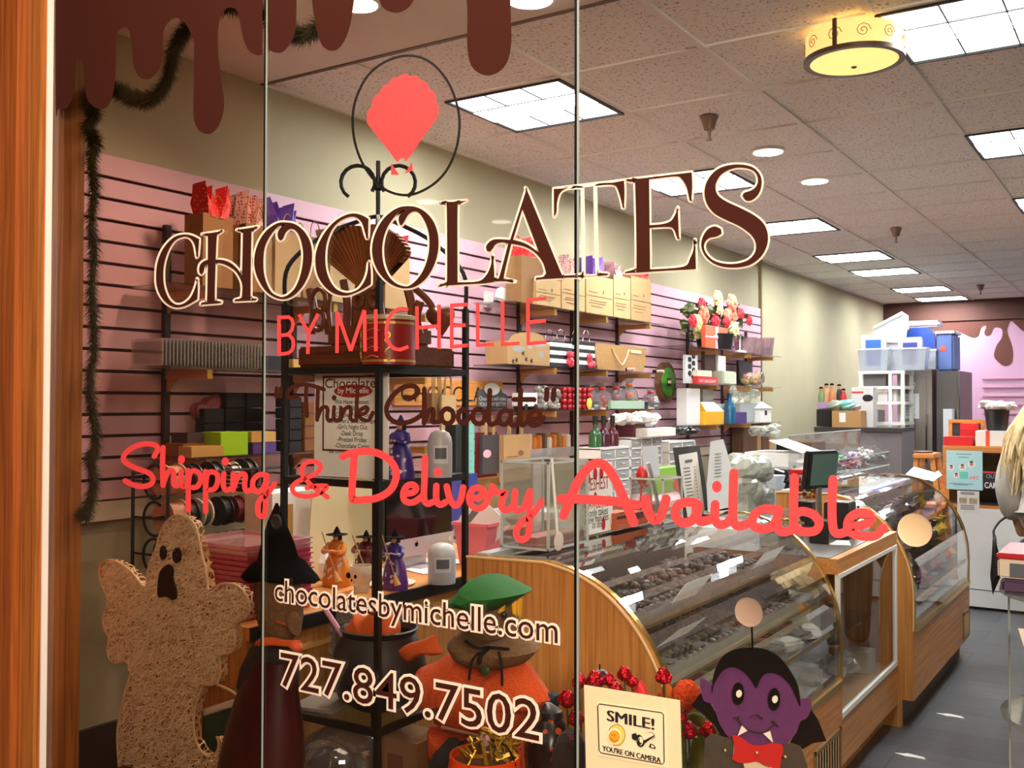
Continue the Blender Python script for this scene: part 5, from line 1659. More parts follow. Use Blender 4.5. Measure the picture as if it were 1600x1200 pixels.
def bag(px0,px1,ytop,ybot,Xf,zb,m,label,tis=None,th=0.08,depth=0.10,handles=True,printed=False,group=None,seed=1):
 y0,_ = yz(px0,(ytop + ybot) / 2,Xf)
 y1,_ = yz(px1,(ytop + ybot) / 2,Xf)
 z1 = at((px0 + px1) / 2,ytop,X=Xf).z
 t = thing('gift_bag',label,'bag',(Xf - depth / 2,(y0 + y1) / 2,zb + 0.001),group)
 zb += 0.001
 g = MB()
 x0,x1 = Xf - depth,Xf
 ym = 0.0
 xm = (x0 + x1) / 2
 ring = lambda z,k: [V((x0,y0,z)),V((xm,y0 + k,z)),V((x1,y0,z)),V((x1,y1,z)),V((xm,y1 - k,z)),V((x0,y1,z))]
 g.loops([ring(zb,0.0),ring(zb + (z1 - zb) * 0.5,0.008),ring(z1,0.014)],True,False)
 g.build('body',m,t)
 w = y1 - y0
 if handles:
  g = MB()
  for xx in (x0 + 0.012,x1 - 0.004):
   g.tube([(xx,y0 + w * 0.3,z1 - 0.01),(xx,y0 + w * 0.34,z1 + 0.045),(xx,y0 + w * 0.5,z1 + 0.07),(xx,y0 + w * 0.66,z1 + 0.045),(xx,y0 + w * 0.7,z1 - 0.01)],0.0022,5)
  g.build('handle',m,t)
 if tis:
  tissue(MB(),V((xm,(y0 + y1) / 2,z1)),w,th,6,seed).build('tissue',tis,t)
 if printed:
  g = MB()
  hh = z1 - zb
  yc = y0 + w * 0.62
  g.poly([(x1 + 0.002,yc + 0.012 * COS(k * PI / 2),zb + hh * 0.60 + 0.014 * SIN(k * PI / 2)) for k in range(4)])
  for i,(z_,w0,w1) in enumerate(((0.56,0.1,0.4),(0.46,0.0,1.0),(0.34,0.15,0.75),(0.28,0.1,0.7),(0.2,0.2,0.6))):
   g.span((x1 + 0.0005,y0 + w * w0,zb + hh * z_),(x1 + 0.002,y0 + w * w1,zb + hh * z_ + 0.003))
  g.build('print',PRN,t)
 return t
def wbox(px0,px1,ytop,zb,Xf,depth,m,name,label,cat,group=None,bev=0.002,h=None):
 y0,_ = yz(px0,ytop,Xf)
 y1,_ = yz(px1,ytop,Xf)
 z1 = at((px0 + px1) / 2,ytop,X=Xf).z if h is None else zb + h
 return MB().span((Xf - depth,y0,zb + 0.001),(Xf,y1,max(z1,zb + 0.012)),bev=bev).single(name,m,label,cat,group)
RDT = dotted('red_dot_tissue',(206,36,40),(240,170,160),75,0.22)
WDT = dotted('white_dot_tissue',(232,190,186),(178,44,50),85,0.34)
PUT = mat('purple_tissue',(112,74,176),0.7)
PKT = mat('pink_tissue',(244,196,206),0.7)
REDT = mat('coral_tissue',(230,62,62),0.7)
Z1,Z2,Z3_ = BAYS[0][3]
XB = -2.88
bag(317,364,336,447,XB,Z1,KR2,'kraft gift bag with red dotted tissue, first on the near top shelf',RDT,0.12,seed=3)
bag(384,425,352,450,XB,Z1,KR2,'kraft gift bag with pale red-dotted tissue, second on the near top shelf',WDT,0.14,seed=4)
bag(430,470,362,452,XB,Z1,KR,'kraft gift bag with purple tissue on the near top shelf',PUT,0.13,seed=5)
bag(474,512,372,454,XB,Z1,KR2,'kraft gift bag with bare handles on the near top shelf',None)
bag(516,562,374,456,XB,Z1,KRL,'pale kraft gift bag with a little red dotted tissue behind the brown shell',WDT,0.05,seed=6)
bag(602,640,392,452,XB,Z1,KR,'kraft gift bag with red and white tissue, last on the near top shelf',RDT,0.11,seed=8)
# clear clamshell containers standing on edge, one behind another
CLR = glassy('clear_plastic',(232,234,234),minrefl=0.10,haze=0.22,hazecol=(232,232,236))
y0,z_ = yz(256,560,XB)
y1,_ = yz(410,560,XB)
proto = None
nn = 30
for i in range(nn):
 y = y0 + (y1 - y0) * i / (nn - 1)
 g = MB()
 xc,zc = XB - 0.09,Z2 + 0.002
 g.box((xc,y,zc + 0.048),(0.17,0.003,0.095))
 g.box((xc,y + 0.006,zc + 0.048),(0.15,0.010,0.075),taper=1)
 if proto is None:
  proto = g.single('clear_container',CLR,'','container','clear containers on the near middle shelf')
  o = proto
 else:
  g.bm.free()
  o = dup(proto,(xc,y + 0.004,proto.location.z))
 o['label'] = 'clear plastic food container standing on edge in the row on the near middle shelf'
 if i == 0:
  o['label'] = 'first clear plastic container of the row, nearest the window'
t = thing('black_box','black box with a white end label beside the clear containers','box',(XB,yz(425,575,XB)[0],Z2))
a,b = yz(414,575,XB)[0],yz(436,575,XB)[0]
MB().span((XB - 0.12,a,Z2 + 0.001),(XB,b + 0.05,Z2 + 0.055)).build('body',BLB,t)
MB().span((XB,b + 0.02,Z2 + 0.006),(XB + 0.001,b + 0.045,Z2 + 0.05)).build('end_label',WHT,t)
wbox(458,500,562,Z2,XB,0.12,GLD,'gold_box','flat gold box, left one on the near middle shelf','box')
wbox(502,546,562,Z2,XB,0.12,mat('gold_card_pale',(222,188,120),0.4,metal=0.2),'gold_box','flat pale gold box right of the other gold box','box')
t = thing('awesome_sign','white AWESOME sign in black letters on the near middle shelf','sign',(XB,yz(590,575,XB)[0],Z2))
a,b = yz(549,575,XB)[0],yz(640,575,XB)[0]
MB().span((XB - 0.012,a,Z2 + 0.001),(XB,b,Z2 + 0.062)).build('board',WHT,t)
text_on(MB(),'AWESOME',(XB + 0.001,a + 0.02,Z2 + 0.012),(0,1,0),(0,0,1),b - a - 0.04,0.038,0.03).build('words',INK,t)
wbox(622,648,562,Z2,XB + 0.03,0.025,BLB,'wrapped_box','small shiny black wrapped box in front of the AWESOME sign','box')
# low shelf of the near bay
wbox(286,346,692,Z3_,XB - 0.07,0.10,mat('brown_gold',(150,96,48),0.4,metal=0.2),'gift_box','brown-gold gift box at the back left of the near low shelf','box')
p_ = yz(293,688,XB - 0.08)[0]
MB().span((XB - 0.17,p_,Z3_ + 0.046),(XB - 0.08,yz(345,688,XB - 0.08)[0],Z3_ + 0.085)).single('gift_box',mat('dark_grey_box',(66,50,48),0.5),'dark grey gift box on top of the brown-gold one','box')
wbox(299,351,697,Z3_,XB + 0.02,0.07,GLD,'gift_box','gold gift box at the front edge of the near low shelf','box')
wbox(345,388,675,Z3_,XB + 0.01,0.11,mat('lime_card',(150,204,16),0.45),'gift_box','bright lime green cube gift box on the near low shelf','box')
wbox(395,432,691,Z3_,XB,0.10,mat('purple_card',(78,46,120),0.5),'gift_box','purple gift box right of the lime green one','box')
za = at(410,691,X=XB).z
MB().span((XB - 0.10,yz(393,684,XB)[0],za + 0.001),(XB,yz(431,684,XB)[0],za + 0.04)).single('gift_box',GLD,'gold gift box lying on the purple one','box')
zr = [Z3_ + 0.088,Z3_ + 0.128,Z3_ + 0.168,Z3_ + 0.208]
yb0,yb1 = yz(338,655,XB - 0.11)[0],yz(372,655,XB - 0.11)[0]
yb2 = yz(414,655,XB - 0.11)[0]
k = 0
pos = ('bottom left','bottom middle','bottom right','second-row left','second-row middle','second-row right','third-row left','third-row middle','third-row right','top middle','top right')
for r_ in range(4):
 for c in range(3):
  if r_ == 3 and c == 0:
   continue
  yy = yb0 + c * (yb2 - yb0) / 2.3
  MB().span((XB - 0.23,yy,Z3_ + 0.001 + r_ * 0.058),(XB - 0.18,yy + (yb2 - yb0) / 2.3 - 0.006,Z3_ + 0.056 + r_ * 0.058),bev=0.003).single('black_box',BLB,pos[k] + ' black gift box of the stack at the back of the near low shelf','box','stacked black gift boxes')
  k += 1
for i in range(5):
 yy = yz(452,660,XB - 0.02)[0]
 MB().span((XB - 0.10,yy,Z3_ + 0.001 + i * 0.044),(XB - 0.02,yy + 0.07,Z3_ + 0.042 + i * 0.044),bev=0.003).single('silver_black_box',mat('silver_black',(52,50,54),0.3,metal=0.4),('lowest','second','middle','fourth','topmost')[i] + ' small silver-black box of the column right of the rack\'s left post','box','silver-black boxes')
 if i < 4:
  MB().span((XB - 0.10,yy + 0.085,Z3_ + 0.001 + i * 0.05),(XB - 0.02,yy + 0.15,Z3_ + 0.048 + i * 0.05),bev=0.003).single('bronze_box',mat('bronze_card',(140,92,52),0.4,metal=0.3),('lowest','second','third','topmost')[i] + ' small bronze box of the column beside the silver-black boxes','box','bronze boxes')
c = at(323,640,X=WX + 0.05)
kk = mpp(c)
hp = [(0,17),(6,21),(11,20),(13,12),(11,0),(4,-14),(-3,-20),(-10,-14),(-14,-4),(-13,6),(-8,11),(-3,10)]
hp = [V((u,v)) for u,v in hp]
g = MB()
g.loops([[c + V((d,p.x * kk * 1.75 * s,p.y * kk * s)) for p in crv(hp,4,True)] for d,s in ((-0.027,0.98),(0.008,1.0),(0.014,0.93))])
t = thing('heart_tin','pink glitter heart hanging on the slatwall above the black boxes','heart',c)
g.build('heart',mat('heart_glitter',(178,96,110),0.5,noise=0.3,nscale=90,bump=0.5),t)
g = MB().tube([c + V((0.012,p.x * kk * 1.75,p.y * kk)) for p in crv(hp,4,True)] + [c + V((0.012,hp[0].x * kk * 1.75,hp[0].y * kk))],0.006,6,smooth=False)
g.build('rim',mat('heart_rim',(128,52,62),0.5),t,True)
# ---- ribbon rack
RXX = -2.80
t = thing('ribbon_rack','black wire floor rack full of ribbon spools under the near shelves','rack',(RXX,2.4,0))
ya,yb_ = yz(238,760,RXX)[0],yz(425,760,RXX)[0]
g = MB()
MB().tube([(RXX - 0.10,ya,0),(RXX - 0.10,ya,1.17)],0.006,6).build('post',IRON,t)
MB().tube([(RXX + 0.08,ya,0),(RXX + 0.08,ya,1.17)],0.006,6).build('post',IRON,t)
MB().tube([(RXX - 0.10,yb_,0),(RXX - 0.10,yb_,1.17)],0.006,6).build('post',IRON,t)
MB().tube([(RXX + 0.08,yb_,0),(RXX + 0.08,yb_,1.17)],0.006,6).build('post',IRON,t)
rods = [at(300,748,X=RXX).z,at(300,803,X=RXX).z,at(300,858,X=RXX).z]
for z in rods:
 MB().tube([(RXX,ya,z),(RXX,yb_,z)],0.004,6).build('rod',IRON,t)
 for y in (ya,yb_):
  MB().tube([(RXX - 0.10,y,z),(RXX,y,z),(RXX + 0.08,y,z)],0.004,6,smooth=False).build('cross_bar',IRON,t)
 MB().tube([V((RXX + 0.02 + 0.055 * COS(a),ya - 0.006,z + 0.055 * SIN(a))) for a in [1.0 + i * 0.45 for i in range(11)]],0.005,6).build('hook',IRON,t,True)
for x in (RXX - 0.10,RXX + 0.08):
 MB().tube([(x,ya,1.165),(x,yb_,1.165)],0.005,6).build('top_bar',IRON,t)
KP = mat('kraft_pink_ribbon',(206,156,134),0.8,noise=0.2,nscale=60)
BR_ = mat('black_ribbon',(26,22,22))
WR = mat('white_spool',(226,218,212),0.5)
DR = mat('dark_red_ribbon',(104,22,26),0.5)
STR = dotted('striped_ribbon',(236,232,228),(20,18,18),70,0.5,kind='s',axis=2)
spools = [(266,0,26,KP,KP,'kraft-pink ribbon spool at the left of the upper rod'),(296,0,24,BR_,BLB,'black ribbon spool beside the kraft-pink one'),(330,0,25,BR_,BLB,'black ribbon spool in the middle of the upper rod'),(358,0,22,STR,STR,'black and white striped ribbon spool on the upper rod'),(381,0,26,BR_,BLB,'black ribbon spool at the right of the upper rod'),
          (268,1,26,KP,KP,'kraft-pink ribbon spool at the left of the second rod'),(291,1,24,BR_,BLB,'black ribbon spool behind the ghost\'s head'),(312,1,24,mat('green_ribbon',(60,110,84),0.6),WR,'white-ended spool of green ribbon on the second rod'),(344,1,23,BR_,BLB,'black ribbon spool in the middle of the second rod'),(366,1,21,DR,DR,'dark red ribbon spool on the second rod'),(383,1,23,WR,WR,'white ribbon spool at the right of the second rod'),
          (262,2,24,BR_,BLB,'black ribbon spool at the left of the lowest rod'),(350,2,20,BR_,BLB,'black ribbon spool just above the pink trays'),(375,2,20,DR,DR,'dark red ribbon spool just above the pink trays')]
for px,r_,rad,mr,mf,lb in spools:
 y = yz(px,760 + 50 * r_,RXX)[0]
 c = V((RXX,y,rods[r_]))
 rr = rad * mpp(c)
 w = 0.034 if mr is not KP else 0.062
 t = thing('ribbon_spool',lb,'ribbon spool',c - V((0,0,rr)),'ribbon spools on the black rack')
 MB().cyl(c + V((0,-w / 2 + 0.003,0)),c + V((0,w / 2 - 0.003,0)),rr * 0.86,n=22).build('ribbon',mr,t,True)
 for s in (-1,1):
  g = MB()
  o_ = V((0,s * w / 2,0))
  n = 24
  g.loops([[c + o_ + V((q * COS(2 * PI * i / n),e * 0.003,q * SIN(2 * PI * i / n))) for i in range(n)] for q,e in ((rr * 0.22,-1),(rr,-1),(rr,1),(rr * 0.22,1),(rr * 0.22,-1))],False,False)
  g.build('flange',mf,t)
# ---- middle bay, top shelf of printed bags
Z1,Z2,Z3_ = BAYS[1][3]
bag(815,848,402,478,XB,Z1,KR2,'tall brown bag with red dotted tissue, first on the middle top shelf',RDT,0.13,handles=False,seed=11)
bag(838,876,436,478,XB + 0.025,Z1,KRL,'printed kraft bag in front of the tall brown bag',None,printed=True,depth=0.05,handles=False)
bag(878,914,430,482,XB,Z1,KRL,'printed kraft bag with red-dotted white tissue behind the glass seam',WDT,0.13,printed=True,handles=False,seed=12)
bag(916,958,432,487,XB,Z1,KRL,'printed kraft bag with purple tissue on the middle top shelf',PUT,0.14,printed=True,handles=False,seed=13)
bag(959,985,432,490,XB,Z1,KRL,'printed kraft bag with pale pink tissue on the middle top shelf',PKT,0.09,printed=True,handles=False,seed=14)
bag(986,1017,434,494,XB,Z1,KR,'printed kraft bag with coral tissue, last on the middle top shelf',REDT,0.06,printed=True,handles=False,seed=15)
# middle shelf
t = thing('illustrated_box','kraft house-shaped box with grey drawings on the middle shelf','box',(XB,yz(826,560,XB)[0],Z2))
a,b = yz(793,560,XB)[0],yz(859,560,XB)[0]
zt = at(826,535,X=XB).z
g = MB().span((XB - 0.14,a,Z2 + 0.001),(XB,b,zt))
n = 12
g.poly([(XB - 0.07,a + (b - a) * (0.62 + 0.34 * COS(PI * i / n)),zt + 0.06 * SIN(PI * i / n)) for i in range(n + 1)],(0.06,0,0))
g.build('carton',KR,t)
g = MB()
for (u,v,w_,h_) in ((0.1,0.55,0.3,0.25),(0.45,0.72,0.12,0.15),(0.72,0.35,0.12,0.3),(0.62,0.8,0.3,0.18)):
 y_,z_ = a + (b - a) * u,Z2 + (zt - Z2) * v
 g.poly([(XB + 0.001,y_ + (b - a) * w_ * (0.5 + 0.5 * COS(2 * PI * i / 12)),z_ + (zt - Z2) * h_ * (0.5 + 0.5 * SIN(2 * PI * i / 12))) for i in range(12)])
g.build('grey_drawing',mat('drawing_grey',(150,152,152),0.8),t)
g = MB()
for (u,v) in ((0.2,0.18),(0.42,0.25),(0.55,0.2),(0.12,0.12),(0.35,0.5)):
 y_,z_ = a + (b - a) * u,Z2 + (zt - Z2) * v
 g.poly([(XB + 0.001,y_ + (0.02 if i % 2 else 0.008) * COS(i * PI / 5),z_ + (0.02 if i % 2 else 0.008) * SIN(i * PI / 5)) for i in range(10)])
g.build('stars',INK,t)
SBW = dotted('stripe_bag',(240,240,240),(16,16,18),22,0.5,kind='s',axis=2)
for px0,px1,lb in ((860,894,'left black and white striped gift bag on the middle shelf'),(903,930,'right black and white striped gift bag, right of the glass seam')):
 bag(px0,px1,534,566,XB,Z2,SBW,lb,None,depth=0.09,handles=True)
t = thing('gift_bag','wide gold-brown gift bag with looped ribbon handle on the middle shelf','bag',(XB,yz(970,560,XB)[0],Z2))
a,b = yz(934,560,XB)[0],yz(1006,560,XB)[0]
zt = at(970,540,X=XB).z
GB2 = dotted('gold_speckle',(164,122,72),(226,196,140),60,0.12,0.6)
MB().loops([[V((XB - 0.10,a,Z2 + 0.001)),V((XB,a,Z2 + 0.001)),V((XB,b,Z2 + 0.001)),V((XB - 0.10,b,Z2 + 0.001))],[V((XB - 0.10,a - 0.05,zt)),V((XB,a - 0.05,zt)),V((XB,b + 0.04,zt)),V((XB - 0.10,b + 0.04,zt))]],True,False).build('body',GB2,t)
ym = (a + b) / 2
MB().tube([(XB + 0.004,ym - 0.14,zt - 0.02),(XB + 0.01,ym - 0.09,zt - 0.08),(XB + 0.012,ym - 0.02,zt - 0.12),(XB + 0.01,ym + 0.05,zt - 0.07),(XB + 0.006,ym + 0.09,zt - 0.02)],0.005,6).build('ribbon_handle',mat('cream_ribbon',(226,206,160),0.5),t,True)
MB().box((XB + 0.003,b - 0.12,zt - 0.03),(0.004,0.15,0.02)).build('ribbon_tab',mat('cream_ribbon',(226,206,160)),t)
for px,lb in ((985,'pink-tipped shelf clip under the gold gift bag'),(1031,'pink-tipped shelf clip near the oval clock')):
 y,_ = yz(px,570,SHX)
 t = thing('shelf_clip',lb,'clip',(SHX,y,Z2))
 MB().cyl((SHX - 0.02,y,Z2 + 0.011),(SHX + 0.03,y,Z2 + 0.011),0.010).build('tip',mat('pink_tip',(236,176,170),0.4),t)
 MB().cyl((SHX - 0.05,y,Z2 + 0.011),(SHX - 0.021,y,Z2 + 0.011),0.011).build('grip',BLK,t)
REDC = mat('red_candy',(196,30,40),0.3)
for px,py,lb in ((895,560,'small red and gold wrapped sweet beside the striped bag'),(925,552,'pink and red candy flower beside the gold bag')):
 y,z = yz(px,py,XB + 0.02)
 g = MB()
 for i in range(5):
  g.ball((XB + 0.005 + RU(-0.005,0.01),y + RU(-0.03,0.03),Z2 + 0.025 + RU(0,0.05)),0.02,jit=0.1)
 g.ball((XB + 0.005,y,Z2 + 0.021),0.02)
 g.single('candy_bunch',mat('pink_red_candy',(226,70,90),0.4,noise=0.5,nscale=40),lb,'candy')
# low shelf
t = thing('bus_box','white bus-shaped candy box on the low shelf by the word Chocolate','box',(XB,yz(828,630,XB)[0],Z3_))
a,b = yz(819,630,XB)[0],yz(840,630,XB)[0]
zt = at(829,614,X=XB).z
MB().span((XB - 0.08,a,Z3_ + 0.02),(XB,b,zt),bev=0.004).build('body',WHT,t)
g = MB()
for y in (a + 0.02,b - 0.02):
 g.cyl((XB - 0.07,y,Z3_ + 0.018),(XB + 0.002,y,Z3_ + 0.018),0.017)
g.build('wheels',BLB,t)
g = MB()
for y in (a + 0.03,b - 0.03):
 g.span((XB,y - 0.012,zt - 0.05),(XB + 0.001,y + 0.012,zt - 0.03))
g.build('windows',INK,t)
g = MB()
for i in range(40):
 y,z = yz(RU(848,878),RU(607,640),XB)
 g.ball((XB - 0.03 + RU(-0.03,0.03),y,max(z,Z3_ + 0.022)),RU(0.014,0.024),(1,1,1),6,5,0.2)
g.single('sweet_bag',mat('grey_cellophane',(148,140,136),0.3,noise=0.4,nscale=40),'lumpy grey cellophane bag beside the red ball box','bag')
t = thing('red_ball_box','shallow box holding rows of shiny red foil balls','box',(XB,yz(900,625,XB)[0],Z3_))
a,b = yz(880,625,XB)[0],yz(926,625,XB)[0]
zt = at(903,605,X=XB).z
MB().span((XB - 0.06,a,Z3_ + 0.001),(XB - 0.02,b,zt)).build('tray',mat('maroon_card',(110,36,40),0.5),t)
rb = mat('red_foil_ball',(200,36,44),0.2,metal=0.4)
for i in range(6):
 for j in range(4):
  MB().ball((XB - 0.012,a + (b - a) * (i + 0.5) / 6,Z3_ + (zt - Z3_) * (j + 0.5) / 4),(zt - Z3_) / 8.4,u=10,v=7).build('foil_ball',rb,t,True)
y,z = yz(925,634,XB + 0.03)
MB().ball((XB + 0.012,y,Z3_ + 0.036),0.035,(0.2,0.9,1)).single('yellow_tag',mat('lemon_tag',(236,204,80),0.6),'round yellow tag at the corner of the red ball box','tag',smooth=True)
CELL = glassy('cellophane',(236,238,240),minrefl=0.14,haze=0.10,hazecol=(240,240,244))
sw = [(934,600,BLB,REDC,'black-bottomed cellophane gift with a red sweet, left of the red bow'),(952,598,mat('orange_card',(216,70,30),0.5),REDC,'cellophane gift with a red bow on top and orange box inside'),(974,597,BLB,REDC,'black-bottomed cellophane gift in the middle of the low shelf'),(994,590,mat('olive_card',(110,130,70),0.5),mat('orange_candy',(236,110,40),0.5),'cellophane gift with an orange bow'),(1027,606,BLB,REDC,'black-bottomed cellophane gift with a large red sweet, nearest the oval clock')]
for px,yt,mb_,mc,lb in sw:
 y,zt = yz(px,yt,XB)
 h = zt - Z3_
 c = V((XB - 0.05,y,Z3_ + 0.001))
 t = thing('cellophane_gift',lb,'gift',c,'cellophane gifts on the middle low shelf')
 MB().box(c + V((0,0,h * 0.17)),(0.07,0.09,h * 0.32)).build('box',mb_,t)
 MB().box(c + V((0.0355,0.01,h * 0.15)),(0.001,0.05,h * 0.08)).build('printed_label',WHT,t)
 MB().ball(c + V((0,0,h * 0.42)),h * 0.13).build('sweet',mc,t,True)
 MB().lathe(c,[(0.062,0.0),(0.066,h * 0.3),(0.05,h * 0.6),(0.012,h * 0.78),(0.04,h * 0.98)],9,cap=False).build('wrap',CELL,t)
 MB().ball(c + V((0,0,h * 0.78)),0.022,(1,1.4,0.6)).build('bow',mc,t,True)
t = thing('card_tray','pale green open tray in front of the cellophane gifts','tray',(SHX,yz(980,630,SHX)[0],Z3_))
a,b = yz(955,632,SHX)[0],yz(1008,632,SHX)[0]
g = MB()
x0,x1 = SHX - 0.022,SHX - 0.004
g.span((x0,a,Z3_ + 0.001),(x1,b,Z3_ + 0.004)).span((x1 - 0.003,a,Z3_ + 0.001),(x1,b,Z3_ + 0.055)).span((x0,a,Z3_ + 0.001),(x0 + 0.003,b,Z3_ + 0.05)).span((x0,a,Z3_ + 0.001),(x1,a + 0.004,Z3_ + 0.055)).span((x0,b - 0.004,Z3_ + 0.001),(x1,b,Z3_ + 0.055))
g.build('tray',mat('mint_card',(158,184,160),0.6),t)
# oval kiwi clock on the wall
c = at(1041,597,X=WX + 0.05)
k = mpp(c)
t = thing('oval_clock','oval brown and green wall ornament between the shelf bays','wall ornament',c)
n = 30
for nm,m,s,x0,x1 in (('rim',mat('bark_brown',(112,78,46),0.7,noise=0.3,nscale=40),1.0,-0.027,0.012),('green_face',mat('kiwi_green',(78,160,50),0.4,noise=0.3,nscale=25),0.74,0.012,0.018)):
 sy = (yz(1054,597,WX + 0.05)[0] - yz(1028,597,WX + 0.05)[0]) / 2 * s
 sz = 31 * k * s
 MB().loops([[V((c.x + x,c.y + sy * COS(2 * PI * i / n),c.z + sz * SIN(2 * PI * i / n))) for i in range(n)] for x in (x0,x1)]).build(nm,m,t)
MB().span((c.x + 0.018,c.y - 0.03,c.z - 0.03),(c.x + 0.022,c.y + 0.04,c.z + 0.03)).build('centre_plate',mat('kiwi_dark',(36,52,26),0.5),t)
MB().span((c.x + 0.022,c.y - 0.02,c.z - 0.012),(c.x + 0.024,c.y + 0.035,c.z + 0.012)).build('cream_card',mat('cream_card',(238,214,172)),t)
# white camera on the slatwall
c = at(782,464,X=WX + 0.09)
t = thing('security_camera','white wall camera with dark lens above the middle bay','camera',c)
MB().span((WX + 0.023,c.y - 0.07,c.z - 0.06),(WX + 0.05,c.y - 0.005,c.z + 0.03),bev=0.004).build('wall_mount',WHT,t)
MB().box(c + V((0.01,0.03,0.01)),(0.10,0.09,0.075),rz=0.5,ry=0.3,bev=0.012).build('head',WHT,t)
MB().box(c + V((0.055,0.045,-0.006)),(0.02,0.05,0.045),rz=0.5,ry=0.3,bev=0.006).build('lens',BLB,t)
# ---- goods hanging on the slatwall between the bays
XW = WX + 0.024
t = thing('chocolate_sign','oak CHOCOLATE sign with dark letters hanging on the slatwall','sign',(XW,4.1,1.42))
a,b = yz(612,600,XW)[0],yz(782,600,XW)[0]
z0,z1 = at(700,634,X=XW).z,at(700,594,X=XW).z
MB().span((XW,a,z0),(XW + 0.016,b,z1),bev=0.003).build('board',wood('sign_oak',(230,160,84),(196,122,54),'Y',1.0,0.4),t)
text_on(MB(),'CHOCOLATE',(XW + 0.017,a + 0.05,z0 + 0.022),(0,1,0),(0,0,1),b - a - 0.09,z1 - z0 - 0.05,0.0).build('words',mat('burnt_letters',(40,22,14),0.7),t)
t = thing('chalk_tag','slate-grey tag sign with white chalk words and round white top','sign',at(767,620,X=XW + 0.02))
xs = XW + 0.022
P2 = lambda px,py: at(px,py,X=xs)
g = MB().poly([P2(745,640),P2(791,637),P2(791,617),P2(783,613),P2(781,607),P2(746,609)],(0.006,0,0))
g.build('slate',mat('slate',(82,82,86),0.7),t)
c = P2(767,608)
MB().loops([[V((xs + x,c.y + 0.075 * COS(2 * PI * i / 24),c.z + 0.031 * 1.1 * SIN(2 * PI * i / 24))) for i in range(24)] for x in (0.0065,0.009)]).build('round_top',WHT,t)
for s_,yb_ in (('Chocolate will make',625),('YOUR DAY BETTER',634)):
 A,B = P2(747,yb_ + 0.6),P2(789,yb_ - 0.6)
 text_on(MB(),s_,(xs + 0.0075,A.y,A.z),(0,1,0),(0,0,1),B.y - A.y,0.022,0.0).build('words',WHT,t)
def hang(px0,px1,yt,yb_,X,d,m,label,printed=False,name='paper_bag',strap=True):
 """paper bag hanging flat from a slatwall hook"""
 y0,z1 = yz(px0,yt,X)
 y1,_ = yz(px1,yt,X)
 z0 = at((px0 + px1) / 2,yb_,X=X).z
 t = thing(name,label,'bag',(X,(y0 + y1) / 2,z0))
 MB().loops([[V((X,y0,z0)),V((X + d,y0,z0)),V((X + d,y1,z0)),V((X,y1,z0))],[V((X,y0,z1)),V((X + d,y0,z1)),V((X + d,y1,z1)),V((X,y1,z1))]]).build('body',m,t)
 w = y1 - y0
 g = MB()
 for k in range(3):
  xx = X + d * (0.2 + 0.3 * k)
  g.tube([(xx,y0 + w * 0.28,z1 - 0.004),(xx,y0 + w * 0.3,z1 + 0.07),(xx,y0 + w * 0.5,z1 + 0.10),(xx,y0 + w * 0.7,z1 + 0.07),(xx,y0 + w * 0.72,z1 - 0.004)],0.003,5)
 g.build('twisted_handles',KRL,t)
 MB().cyl((XW,(y0 + y1) / 2,z1 + 0.094),(X + d + 0.02,(y0 + y1) / 2,z1 + 0.094),0.003).build('hook',mat('hook_chrome',(150,140,136),0.3,metal=1),t)
 return t,y0,y1,z0,z1
t,y0,y1,z0,z1 = hang(687,710,617,696,-2.95,0.012,KRL,'kraft paper bag at the front of the hanging bunch, above the grey sensor')
hang(667,689,614,662,-3.0,0.03,KR2,'bundle of folded brown bags hanging left of the kraft one')
t,y0,y1,z0,z1 = hang(749,776,680,740,-2.96,0.02,mat('charcoal_paper',(62,58,62),0.7),'charcoal paper bag with a pink oval sticker on the slatwall')
zc = at(761,709,X=-2.94).z
yc = at(761,709,X=-2.94).y
MB().loops([[V((-2.94 + x,yc + 0.036 * COS(2 * PI * i / 20),zc + 0.021 * SIN(2 * PI * i / 20))) for i in range(20)] for x in (0.0002,0.0015)]).build('oval_sticker',mat('pink_sticker',(240,176,190),0.6),t)
hang(742,772,676,745,-3.06,0.02,mat('maroon_paper',(112,30,34),0.7),'maroon paper bag half hidden behind the charcoal one')
t,y0,y1,z0,z1 = hang(780,822,680,751,-2.94,0.03,KR,'large printed kraft bag hanging right of the charcoal bag')
g = MB()
w,h = y1 - y0,z1 - z0
for z_,a0,a1 in ((0.53,0.1,0.5),(0.47,0.0,1.0),(0.36,0.45,0.9),(0.29,0.35,0.9),(0.24,0.2,0.8)):
 g.span((-2.9098,y0 + w * a0,z0 + h * z_),(-2.908,y0 + w * a1,z0 + h * z_ + 0.003))
g.poly([(-2.9085,y0 + w * 0.62 + 0.03 * COS(k * PI / 4),z0 + h * 0.60 + 0.016 * SIN(k * PI / 4)) for k in range(8)])
g.build('print',PRN,t)
